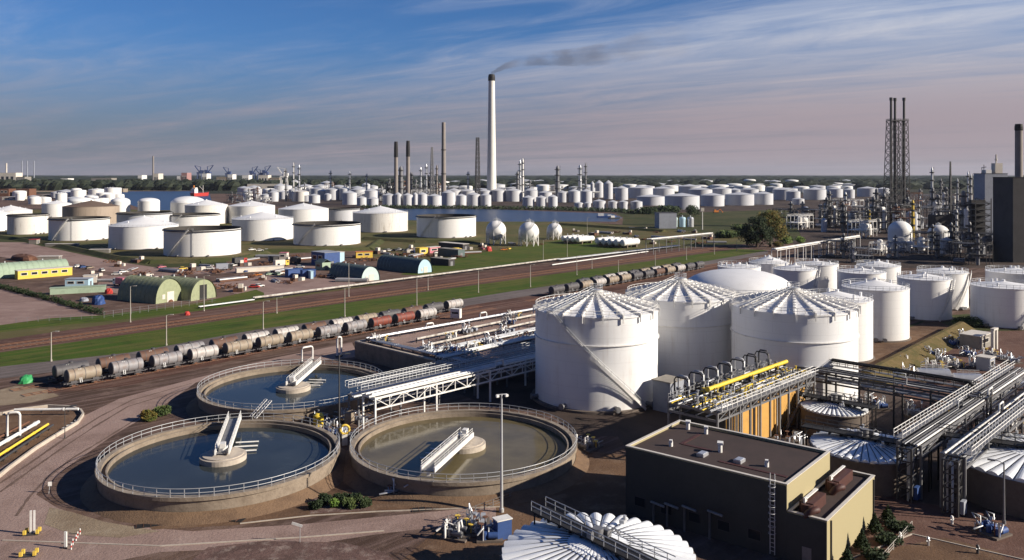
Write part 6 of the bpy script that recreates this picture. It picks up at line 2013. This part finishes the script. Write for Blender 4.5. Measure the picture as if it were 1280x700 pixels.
MB().box((0, -2, .6), (10, 1.5, 1.2)).box((0, 2, .6), (10, 1.5, 1.2)).build('track', 'tyre', t)
MB().bar((3, 0, 4), (9, 0, 7), .9).bar((9, 0, 7), (13, 0, 2), .8).box((13, 0, 1.4), (2, 2.4, 1.6)).build('arm', 'orange', t)

# ------------------------------------------------------------------ clutter of pumps and valves: three kinds, copied
def pump_skid(seed, w, d, label='pump'):
    r = random.Random(seed)
    t = thing('pump_skid', label, 'pump', (0, 0, 0), 0)
    MB().box((0, 0, .12), (w, d, .24)).build('base', 'conc_dark', t)
    for k in range(3):
        x = w * (k / 2 - .5) * .7
        m = MB()
        m.cyl((x, -d * .3, .7), (x, d * .05, .7), .38, n=14).cyl((x, d * .05, .7), (x, d * .25, .7), .22, n=12).cyl((x, d * .2, .3), (x, d * .2, 1.1), .3, n=12)
        m.build('motor', ('blue', 'msteel', 'greybld')[seed % 3], t)
    p = MB()
    for k in range(7):
        x0, y0 = r.uniform(-.5, .5) * w, r.uniform(-.5, .5) * d
        h = r.uniform(.8, 2.6)
        p.tube([(x0, y0, .2), (x0, y0, h), (x0 + r.uniform(-.4, .4) * w, y0, h), (x0 + r.uniform(-.2, .2) * w, y0 + r.uniform(-.3, .3) * d, h * .6)], r.uniform(.07, .15), 7)
    p.build('pipework', ('galv', 'whitesteel', 'silver')[seed % 3], t)
    for k in range(3):
        v = MB()
        x0, y0, z = r.uniform(-.45, .45) * w, r.uniform(-.45, .45) * d, r.uniform(1.0, 2.0)
        v.cyl((x0, y0, .2), (x0, y0, z), .07, n=6).cyl((x0, y0, z), (x0, y0, z + .06), .32, n=14)
        v.build('valve_wheel', ('rust', 'walley', 'rust')[seed % 3], t)
    return t
PS = [pump_skid(1, 4, 3), pump_skid(2, 5, 2.5), pump_skid(3, 3, 3)]
pu = [False] * 3
def put_pump(k, p, label, rz=None, s=1.0, group=None):
    rz = rnd.uniform(0, PI) if rz is None else rz
    if not pu[k]:
        pu[k] = True
        o = PS[k]; o.location = p; o.rotation_euler = (0, 0, rz); o.scale = (s, s, s); o['label'] = label
        if group: o['group'] = group
    else:
        dup(PS[k], p, rz, label, group, None, (s, s, s))
sp_ = [(405, 530), (420, 522), (436, 515), (446, 527), (410, 545), (432, 545), (396, 520), (456, 512), (462, 500), (440, 500)]
for i, (x, y) in enumerate(sorted(sp_)):
    put_pump(i % 3, G(x, y), '%s pump set from the left in the dark clutter between the three ponds' % ORD[i], None, 1.0, 'pumps between the ponds')
for i, (u, v) in enumerate(((4, 6), (6, 22), (9, 26), (14, 29), (22, 27), (30, 30), (40, 28), (28, 12), (44, 11), (52, 6), (34, 20), (60, 14), (18, 16), (48, 21), (3, 30), (8, 34))):
    put_pump(i % 3, on_pl(u, v, 4.02), 'small pump and valve set on the raised yard, %s counted inward from its left corner' % ORD[i], None, 1.1, 'pumps on the raised yard')
ry = [(1128, 455), (1140, 470), (1165, 445), (1182, 452), (1196, 460), (1210, 445), (1222, 458), (1238, 446), (1250, 470), (1262, 452), (1212, 480), (1232, 492), (1262, 500), (1250, 520), (1270, 535), (1190, 432), (1208, 425), (1172, 462), (1276, 480), (1240, 540)]
for i, (x, y) in enumerate(sorted(ry)):
    put_pump(i % 3, G(x, y), '%s pump set from the left in the red-brown pump yard at the right' % ORD[i], None, 1.15, 'pumps in the yard at the right')
dk = [(870, 545), (1010, 520), (1060, 520), (1075, 505), (1100, 510), (1160, 545), (1110, 560), (985, 555), (1150, 520), (1185, 525)]
for i, (x, y) in enumerate(sorted(dk)):
    put_pump(i % 3, G(x, y), '%s pump set from the left in the shade under the dark pipe rack' % ORD[i], None, 1.1, 'pumps under the racks')
fg = [(575, 668, 'pump set by the left side of the ribbed cover at the bottom'), (600, 660, 'pump set under the left end of the walkway over the bottom cover'), (612, 672, 'pump set hard against the wall of the bottom ribbed cover'), (735, 560, 'pump set at the right rim of the murky pond'), (505, 618, 'pump set on the soil in front of the murky pond'), (1240, 667, 'pump set on a pale slab on the paved yard at the right')]
for i, (x, y, lab) in enumerate(fg):
    put_pump(i % 3, G(x, y), lab, None, 1.1)
for i, (x, y, mt, lab) in enumerate(((398, 534, 'yellow', 'yellow drum standing left of the lamp mast between the ponds'), (437, 530, 'wag_cream', 'pale drum standing right of the lamp mast between the ponds'))):
    t = thing('drum', lab, 'drum', G(x, y), 0)
    MB().lathe([(.95, .3), (.95, 2.2), (.5, 2.6), (0, 2.65)], 18).build('shell', mt, t)
    MB().cyl((0, 0, 2.6), (0, 0, 3.2), .2, n=8).build('neck', 'msteel', t)
t = thing('hose_reel', 'yellow ring-shaped reel on a white stand between the two front ponds', 'hose reel', G(431, 556), .2)
MB().tube([(.75 * math.cos(a * PI / 8), 0, 2.6 + .75 * math.sin(a * PI / 8)) for a in range(16)], .2, 8, True).build('ring', 'walley', t)
MB().box((0, 0, .9), (.9, .7, 1.8)).bar((0, 0, 1.8), (0, 0, 2.0), .3).build('stand', 'whitesteel', t)
# horizontal light tanks in the pump yard
for i, (x, y, L, lab) in enumerate(((1147, 479, 6.5, 'light blue-grey horizontal tank in the pump yard, left one'), (1192, 486, 5.5, 'light blue-grey horizontal tank in the pump yard, right one'))):
    t = thing('horizontal_tank', lab, 'tank', G(x, y), -.12)
    MB().cyl((0, 0, 2.0), (L, 0, 2.0), 1.35, n=24).cyl((-.25, 0, 2), (0, 0, 2), .9, 1.35, 24).cyl((L, 0, 2), (L + .25, 0, 2), 1.35, .9, 24).build('vessel', 'silver', t)
    for x0 in (1.2, L - 1.2):
        MB().box((x0, 0, .5), (.5, 2.2, 1.0)).build('saddle', 'concrete', t)
    MB().rail([(.5, -.5, 3.3), (L - .5, -.5, 3.3)], .9, 1.2, w=.06).build('railing', 'whitesteel', t)
t = thing('door_frame_portal', 'white portal frame standing at the back of the pump yard', 'portal frame', G(1243, 437), .7)
for x in (-1.1, 1.1):
    MB().box((x, 0, 2.6), (.7, .7, 5.2)).build('post', 'coping', t)
MB().box((0, 0, 5.4), (3.0, .9, .5)).build('lintel', 'coping', t)
cabin(G(1220, 433), 8, 5, 3.4, .7, 'grey shed with a pale roof left of the white portal frame', 'graywall', 'coping', 1)
cabin(G(1232, 462), 3, 3, 3.0, .7, 'small dark blue cabin in the pump yard', 'greybld', 'coping', 1)
# dike beside the sunlit tanks
d0, d1 = G(1082, 478), G(1202, 413)
dd = (d1 - d0).normalized(); dn = Vector((dd.y, -dd.x, 0))
m = MB()
vs = []
for p in (d0, d1):
    for o_, z in ((-3.5, 0), (-.5, 2.6), (.5, 2.6), (5.0, 0)):
        q = p + dn * o_
        vs.append((q.x, q.y, z))
m.add(vs, [(0, 1, 5, 4), (1, 2, 6, 5), (2, 3, 7, 6), (3, 2, 1, 0), (4, 5, 6, 7)])
o = tag(m.build('earth_dike', 'dike'), 'straight earth dike with a sunlit tan slope and pale crest beside the tanks', 'dike')

# ------------------------------------------------------------------ stored material in the yards: three kinds, copied
def stack_crates():
    t = thing('crate_stack', 'crates', 'crates', (0, 0, 0), 0)
    r = random.Random(4)
    for i in range(7):
        x, y, z = (i % 3) * 1.7 - 1.7, (i // 3 % 2) * 1.5 - .7, 0 if i < 6 else 1.3
        MB().box((x, y, z + .62), (1.5, 1.3, 1.22), r.uniform(-.1, .1)).build('crate', ('wag_brown', 'wag_dark', 'warmwhite', 'rust')[i % 4], t)
    return t
def stack_pipes():
    t = thing('pipe_stack', 'pipes', 'pipes', (0, 0, 0), 0)
    for i in range(9):
        row, k = (0, i) if i < 5 else (1, i - 4.5)
        MB().cyl((-5, k * .62 - 1.2, .32 + row * .54), (5, k * .62 - 1.2, .32 + row * .54), .29, n=10).build('pipe', ('rust', 'msteel', 'galv')[i % 3], t)
    return t
def scrap():
    r = random.Random(8)
    t = thing('scrap_heap', 'scrap', 'scrap heap', (0, 0, 0), 0)
    m = MB()
    for i in range(40):
        p = Vector((r.gauss(0, 1.8), r.gauss(0, 1.2), r.uniform(.1, 1.1)))
        q = p + Vector((r.uniform(-1.5, 1.5), r.uniform(-1.5, 1.5), r.uniform(-.4, .5)))
        m.bar(p, q, r.uniform(.1, .5), r.uniform(.05, .4))
    m.build('pieces', 'rust', t)
    return t
SK = [stack_crates(), stack_pipes(), scrap()]
su = [False] * 3
snm = ['crate stack', 'pipe bundle', 'rusty scrap heap']
zn = [('in the yard above the olive huts', [(150, 333), (166, 338), (178, 344), (190, 349), (214, 340), (232, 343), (246, 338), (258, 333), (270, 341), (172, 328), (206, 328), (140, 328), (120, 345), (136, 352), (158, 352), (176, 356), (290, 351), (282, 360), (300, 364)]),
      ('in the yard left of the blue sheds', [(306, 332), (314, 326), (330, 331), (345, 336), (352, 340), (310, 347), (328, 350), (345, 352), (360, 354), (372, 351), (380, 325), (370, 321), (362, 326), (336, 322), (400, 347), (428, 336), (440, 352), (437, 330), (445, 322), (422, 346)]),
      ('in the row above the barrel huts', [(474, 317), (484, 318), (496, 319), (508, 319), (520, 321), (536, 321), (548, 323), (560, 325), (575, 322), (584, 312), (590, 317), (462, 326), (515, 313), (540, 312)]),
      ('near the bullet tanks and pipe bridge', [(742, 294), (756, 292), (770, 291), (784, 293), (796, 296), (806, 300), (816, 305), (826, 298), (838, 303), (850, 298), (862, 300), (874, 305), (884, 299), (896, 304), (820, 291), (806, 287), (790, 286), (905, 296), (868, 291), (852, 290), (700, 288), (720, 290), (640, 305), (676, 306), (603, 309)])]
for z_, pts in zn:
    by = {}
    for i, p in enumerate(pts):
        by.setdefault(i % 3, []).append(p)
    for k, lst in by.items():
        for i, (x, y) in enumerate(sorted(lst)):
            lab = '%s %s, %s of these from left' % (snm[k], z_, ORD[i])
            rz = rnd.uniform(0, PI); sc_ = rnd.uniform(.8, 1.5)
            if not su[k]:
                su[k] = True
                o = SK[k]; o.location = G(x, y); o.rotation_euler = (0, 0, rz); o['label'] = lab; o['group'] = 'stored material in the yards'
            else:
                dup(SK[k], G(x, y), rz, lab, 'stored material in the yards', None, (sc_, sc_, sc_))
# ------------------------------------------------------------------ plants
def leaves(mb, c, rx, ry, rz, n, s, r, shell=.55):
    for _ in range(n):
        while True:
            p = Vector((r.uniform(-1, 1), r.uniform(-1, 1), r.uniform(-1, 1)))
            if shell < p.length < 1:
                break
        q = Vector((c[0] + p.x * rx, c[1] + p.y * ry, c[2] + p.z * rz))
        a = Vector((r.uniform(-1, 1), r.uniform(-1, 1), r.uniform(-1, 1))).normalized()
        b = a.orthogonal().normalized()
        k = s * r.uniform(.6, 1.3)
        mb.add([q - a * k - b * k * .5, q + a * k - b * k * .5, q + a * k + b * k * .5, q - a * k + b * k * .5], [(0, 1, 2, 3)])
def tree(p, h, cr, label, mat, seed, squat=.8, clumps=26, per=90, s=.45):
    r = random.Random(seed)
    t = thing('tree', label, 'tree', p, 0)
    tk = MB().cyl((0, 0, 0), (0, 0, h * .45), cr * .09, cr * .06, 8)
    lf = MB()
    for i in range(clumps):
        while True:
            q = Vector((r.uniform(-1, 1), r.uniform(-1, 1), r.uniform(-.8, 1)))
            if q.length < 1:
                break
        c = Vector((q.x * cr * (1 - .25 * max(0, q.z)), q.y * cr, h * .52 + q.z * h * .46))
        k = cr * r.uniform(.14, .34)
        leaves(lf, c, k, k, k * squat, per, s, r, .3)
        if i % 3 == 0:
            tk.cyl((0, 0, h * .3), tuple(c * .9), cr * .04, cr * .012, 5)
    tk.build('trunk', 'trunk', t)
    lf.build('crown', mat, t)
    return t
def bush(p, w, h, label, mat, seed, per=160, s=.3, name='shrub', cat='shrub'):
    r = random.Random(seed)
    t = thing(name, label, cat, p, 0)
    lf, st = MB(), MB()
    for i in range(5):
        a = r.uniform(0, 6.28); d = r.uniform(0, .5) * w
        c = (d * math.cos(a), d * math.sin(a), h * r.uniform(.35, .6))
        leaves(lf, c, w * .42, w * .42, h * .42, per, s, r, .2)
        st.bar((0, 0, 0), c, .1)
    lf.build('foliage', mat, t); st.build('stems', 'trunk', t)
    return t
tree(G(963, 308), 22.5, 10.5, 'round autumn-tinted tree by the lawn, left of the plant', 'leaf_or', 1, .9, 85, 90, .42)
tree(G(946, 309), 19, 10.5, 'dark evergreen tree at the left of the autumn-tinted one', 'leaf_dk', 2, .9, 70, 90, .42)
for i, (x, y, w_, h, mt, lab) in enumerate(((985, 305, 7, 6, 'leaf_lt', 'bright green shrub right of the autumn-tinted tree'), (1000, 304, 6, 5, 'leaf_lt', 'light green shrub farther right of the autumn-tinted tree'), (972, 309, 5, 4, 'leaf_or', 'low orange-green shrub at the foot of the autumn-tinted tree'),
        (868, 270, 13, 13, 'leaf_dk', 'dark bush clump in front of the far tanks, left of the white mast'), (836, 266, 26, 9, 'leaf_dk', 'wide dark bush clump at the end of the canal'), (812, 267, 22, 8, 'leaf_dk', 'dark bush clump along the canal bank below the large tanks'), (930, 290, 14, 6, 'leaf', 'green bush left of the dark evergreen tree'), (910, 297, 18, 5, 'leaf', 'long low green bush above the verge end'),
        (204, 520, 2.4, 2.0, 'leaf', 'olive bush at the back rim of the bottom left pond, right one'), (186, 526, 2.6, 2.1, 'leaf_or', 'olive bush at the back rim of the bottom left pond, left one'), (1213, 408, 6, 3, 'leaf', 'green bush at the end of the dike'), (1120, 470, 2.2, 2.0, 'leaf_dk', 'dark bush on the dike slope'))):
    bush(G(x, y), w_, h, lab, mt, 30 + i, 200, max(.22, w_ * .05))
# conifers along the sunlit end wall
for i, (x, y) in enumerate(((1064, 713), (1082, 690), (1098, 668), (1114, 655))):
    r = random.Random(70 + i)
    t = thing('conifer', '%s small dark conifer from the left against the cream end wall' % ORD[i], 'conifer', G(x, y) + Vector((-.3, .3, 0)), 0, 'conifers by the cream wall')
    MB().cyl((0, 0, 0), (0, 0, 2.3), .12, .04, 7).build('trunk', 'trunk', t)
    lf = MB()
    h = 2.7 - .15 * i
    for k in range(11):
        f = k / 10
        rr = 1.05 * (1 - f) + .06
        leaves(lf, (0, 0, .5 + f * (h - .6)), rr, rr, .3, int(30 + 120 * (1 - f)), .13, r, .2)
    lf.build('crown', 'leaf_dk', t)
for i, (x, y, lab, mt) in enumerate(((1090, 700, 'low dark shrub under the first conifers by the cream wall', 'leaf_dk'), (1108, 678, 'low dark shrub between the conifers by the cream wall', 'leaf_dk'), (1125, 664, 'low dark shrub at the back corner of the cream wall', 'leaf_dk'))):
    bush(G(x, y), 2.6, 1.3, lab, mt, 90 + i, 220, .14)
# planting bed in front of the ponds
p0 = [G(x, y, .03) for x, y in ((388, 642), (463, 638), (462, 620), (384, 622))]
o = MB().sheet(p0).build('planting_bed', 'rubble'); o['kind'] = 'structure'
for i, (x, y, mt, lab) in enumerate(((396, 636, 'leaf_dk', 'leftmost dark shrub in the planting bed'), (406, 629, 'leaf_dk', 'dark shrub at the back left of the planting bed'), (418, 635, 'leaf_lt', 'light green shrub in the planting bed'), (426, 627, 'leaf_dk', 'dark shrub at the back of the planting bed'), (438, 634, 'leaf', 'mid green shrub in the planting bed'), (447, 627, 'leaf_dk', 'dark shrub at the back right of the planting bed'), (455, 634, 'leaf_dk', 'rightmost dark shrub in the planting bed'))):
    bush(G(x, y), 1.5 if mt != 'leaf_lt' else 1.0, 1.3, lab, mt, 110 + i, 160, .13)
# hedge along the sand lot
r = random.Random(9)
hp = [G(x, y) for x, y in ((-40, 352), (3, 361), (60, 375), (100, 386), (130, 394))]
lf = MB()
for p, q in zip(hp[:-1], hp[1:]):
    n = int((q - p).length / 1.6)
    for i in range(n):
        c = p.lerp(q, i / n)
        k = r.uniform(.7, 1.4)
        leaves(lf, (c.x + r.uniform(-.5, .5), c.y + r.uniform(-.5, .5), k * .8), 1.0, 1.0, k, 40, .28, r, .2)
tag(lf.build('hedge', 'leaf_dk'), 'dark scrubby hedge along the upper edge of the sand lot', 'hedge')
lf = MB()
hp = [G(x, y) for x, y in ((455, 260.5), (560, 261), (620, 261.5), (690, 262.5), (770, 265), (800, 267.5), (850, 268.5))]
for p, q in zip(hp[:-1], hp[1:]):
    n = int((q - p).length / 4)
    for i in range(n):
        c = p.lerp(q, i / n)
        leaves(lf, (c.x, c.y + r.uniform(-8, 8), 1.8), 5, 6, 3.2, 34, 1.0, r, .2)
tag(lf.build('hedge', 'leaf_dk'), 'dark scrub along the far bank of the canal', 'hedge')
# ------------------------------------------------------------------ fences, barriers, small things
def fence(p, q, h, label, step=3.0, mat='msteel'):
    t = thing('fence', label, 'fence', p, math.atan2((q - p).y, (q - p).x))
    L = (q - p).length
    m = MB()
    for i in range(int(L / step) + 1):
        m.bar((i * step, 0, 0), (i * step, 0, h), .09)
    m.build('posts', mat, t)
    m = MB()
    for z in (h * .3, h * .62, h * .97):
        m.bar((0, 0, z), (L, 0, z), .035)
    m.build('wires', mat, t)
fence(G(130, 398), G(270, 378), 2.2, 'wire fence along the grass margin below the olive hut')
fence(G(20, 404), G(128, 398), 1.6, 'low wire fence below the sand lot')
fence(G(1140, 661), G(1103, 703), 1.0, 'low rail fence along the path by the conifers', 2.0, 'coping')
fence(G(560, 655), G(640, 625), 1.1, 'hand rail fence beside the floodlight mast', 1.6, 'msteel')
def kerb(px, label):
    m = MB()
    pts = [G(x, y) for x, y in px]
    for p, q in zip(pts[:-1], pts[1:]):
        m.bar(p + Vector((0, 0, .06)), q + Vector((0, 0, .06)), .18, .12)
    o = m.build('kerb', 'conc_lip'); o['kind'] = 'structure'
kerb([(300, 655), (388, 645), (470, 640), (625, 634)], '')
kerb([(3, 676), (200, 683), (380, 672), (480, 664)], '')
kerb([(1060, 700), (1140, 668), (1175, 676), (1279, 700)], '')
# open grated drain channels in front of the ponds
for k, (pts, lab) in enumerate(((((170, 659), (225, 651), (277, 648), (304, 651)), 'dark grated drain channel in front of the bottom left pond'), (((515, 638), (565, 633), (625, 629)), 'dark grated drain channel in front of the murky pond'))):
    t = thing('shadow_strip', lab, 'shadow strip', (0, 0, 0), 0)
    m, g_ = MB(), MB()
    q = [G(x, y) for x, y in pts]
    for a_, b_ in zip(q[:-1], q[1:]):
        m.bar(a_ + Vector((0, 0, .04)), b_ + Vector((0, 0, .04)), 1.3, .08)
        n = int((b_ - a_).length / .8)
        d_ = (b_ - a_).normalized(); s_ = Vector((-d_.y, d_.x, 0)) * .6
        for i in range(n):
            c = a_.lerp(b_, i / n) + Vector((0, 0, .1))
            g_.bar(c - s_, c + s_, .06, .05)
    m.build('shadow_band', 'black', t)
    g_.build('shadow_bars', 'rust', t)
def barrier(p, label, tall):
    t = thing('barrier_stand', label, 'barrier', p, .2)
    MB().box((0, 0, .12), (1.7, .9, .16)).build('base', 'dsteel', t)
    for x in (-.75, .75):
        for y in (-.4, .4):
            MB().box((x, y, .45), (.34, .28, .5)).build('block', 'walley', t)
    if tall:
        for x in (-.15, .25):
            MB().box((x, 0, 1.6), (.22, .14, 2.9)).build('upright', 'whitesteel', t)
barrier(G(40, 668), 'stand of white uprights on yellow blocks by the road at the left', True)
barrier(G(36, 695), 'low stand of yellow blocks at the bottom left corner', False)
t = thing('marker_post', 'white marker post beside the red-white bollards at the bottom left', 'post', G(82, 685), 0)
MB().box((0, 0, 1.0), (.3, .2, 2.0)).build('post', 'whitesteel', t)
MB().box((0, 0, .08), (.6, .5, .16)).build('foot', 'conc_dark', t)
for i, (x, y) in enumerate(((89, 687), (91, 681), (95, 676), (97, 672), (100, 668))):
    t = thing('bollard', '%s red and white bollard from the front in the short row at the bottom left' % ORD[i], 'bollard', G(x, y), 0, 'red and white bollards')
    t.scale = (.75, .75, .75)
    MB().cyl((0, 0, 0), (0, 0, .35), .1, n=10).cyl((0, 0, .7), (0, 0, 1.0), .1, n=10).build('post', 'whitesteel', t)
    MB().cyl((0, 0, .35), (0, 0, .7), .102, n=10).build('band', 'red', t)
t = thing('small_sign', 'small tilted white sign in the pond shadow at the left', 'sign', G(61, 617), .3)
MB().bar((0, 0, 0), (.15, 0, 1.3), .08).build('post', 'galv', t)
MB().box((.15, -.06, 1.4), (.5, .05, .6)).build('plate', 'whitesteel', t)
t = thing('small_sign', 'white tilted board on a thin post in front of the planting bed', 'sign', G(375, 678), .0)
MB().bar((0, 0, 0), (0, 0, 2.2), .07).build('post', 'galv', t)
MB().bar((-1.0, -.08, 2.45), (.3, -.08, 2.05), .06, .32).build('plate', 'whitesteel', t)
t = thing('crate', 'white-lidded box tilted against the wall of the ribbed cover at the bottom', 'box', G(628, 672), .5)
MB().box((0, 0, 1.2), (2.0, 1.3, 2.4)).build('body', 'blue', t)
MB().box((0, 0, 2.46), (2.2, 1.5, .12)).build('lid', 'whitesteel', t)
# ruts worn into the site road
MAT['rut'] = ground_mat('wheel rut', [(0.15, 0.10, 0.08), (0.18, 0.125, 0.10), (0.12, 0.08, 0.065)], 0.1, 0.5)
for pts in (((0, 615), (35, 590), (75, 562), (120, 532), (160, 508), (230, 487), (330, 459), (430, 437)), ((0, 604), (40, 577), (80, 549), (124, 521), (165, 500), (240, 479)), ((20, 645), (36, 622), (58, 598), (90, 573), (130, 549), (175, 521))):
    q = [G(x, y, .03) for x, y in pts]
    m = MB()
    wp = .2
    for a_, b_ in zip(q[:-1], q[1:]):
        n_ = 6
        d_ = (b_ - a_).normalized(); s_ = Vector((-d_.y, d_.x, 0))
        for i in range(n_):
            w0, w1 = wp, rnd.uniform(.1, .3)
            p0, p1 = a_.lerp(b_, i / n_), a_.lerp(b_, (i + 1) / n_)
            m.add([p0 - s_ * w0, p1 - s_ * w1, p1 + s_ * w1, p0 + s_ * w0], [(0, 1, 2, 3)])
            wp = w1
    struct('wheel_ruts', m, 'rut')
# marker stones strung along the curve of the road
for i, (x, y) in enumerate(((80, 537), (85, 534), (90, 531), (95, 528), (53, 556))):
    t = MB().prism([(-.3, -.2), (.25, -.25), (.32, .2), (-.2, .26)], 0, .4).build('marker_stone', 'coping', None, G(x, y), i * .7)
    tag(t, '%s pale marker stone from the left along the road by the pit' % ORD[(i + 1) % 5], 'stone', 'marker stones by the pit')
# posts and hydrants on the paved yard
for i, (x, y, lab) in enumerate(((1125, 676, 'white short post at the corner of the rail fence by the conifers'), (1190, 655, 'pale short post on the paved yard below the covered tank'), (1160, 682, 'silver hydrant on the brown soil at the lower right'), (1222, 692, 'dark hydrant by the kerb at the lower right'))):
    t = thing('hydrant', lab, 'hydrant', G(x, y), .4)
    MB().cyl((0, 0, 0), (0, 0, .9), .16, n=12).cyl((0, 0, .9), (0, 0, 1.1), .22, .1, 12).build('body', 'whitesteel' if i < 2 else 'silver' if i == 2 else 'dsteel', t)
    MB().cyl((-.3, 0, .6), (.3, 0, .6), .09, n=8).build('outlet', 'galv', t)

# low earth bunds round the left tank field
MAT['bund'] = ground_mat('bund turf', [(0.065, 0.075, 0.028), (0.11, 0.095, 0.045), (0.05, 0.055, 0.024)], 0.05, 0.3, fine=0.6)
for pts, lab in ((((-50, 294), (0, 297), (60, 305), (150, 324), (190, 329)), 'low earth bund left of the nearest open tank'),
                 (((190, 329), (250, 328), (300, 325), (332, 317)), 'low earth bund in front of the nearest open tank'),
                 (((332, 315), (400, 315), (460, 312), (474, 302)), 'low earth bund in front of the tank above the blue sheds'),
                 (((456, 299), (520, 303), (600, 303)), 'low earth bund in front of the open tank beside the spheres'),
                 (((700, 281), (760, 285), (830, 290)), 'low earth bund by the grass right of the spheres')):
    q = [G(x, y) for x, y in pts]
    m = MB()
    for a_, b_ in zip(q[:-1], q[1:]):
        d_ = (b_ - a_).normalized(); n_ = Vector((d_.y, -d_.x, 0))
        vs = []
        for p in (a_ - d_ * .4, b_ + d_ * .4):
            for o_, z_ in ((-4, 0), (-.8, 1.7), (.8, 1.7), (4, 0)):
                vs.append((p.x + n_.x * o_, p.y + n_.y * o_, z_))
        m.add(vs, [(0, 1, 5, 4), (1, 2, 6, 5), (2, 3, 7, 6), (3, 2, 1, 0), (4, 5, 6, 7)])
    tag(m.build('earth_bund', 'bund'), lab, 'bund')
MAT['haze'] = bpy.data.materials.new('air haze')
MAT['haze'].use_nodes = True
_nt = MAT['haze'].node_tree
_nt.nodes.remove(_nt.nodes['Principled BSDF'])
_v = node(_nt, 'ShaderNodeVolumePrincipled')
_v.inputs['Color'].default_value = (0.72, 0.78, 0.90, 1)
_v.inputs['Density'].default_value = 2.2e-5
_v.inputs['Anisotropy'].default_value = 0.2
link(_nt, _v.outputs[0], _nt.nodes['Material Output'].inputs['Volume'])
o = MB().box((0, 11700, 129), (32400, 25000, 260)).build('haze', 'haze')
o['kind'] = 'stuff'
o['label'] = 'thin pale air over the whole plain'
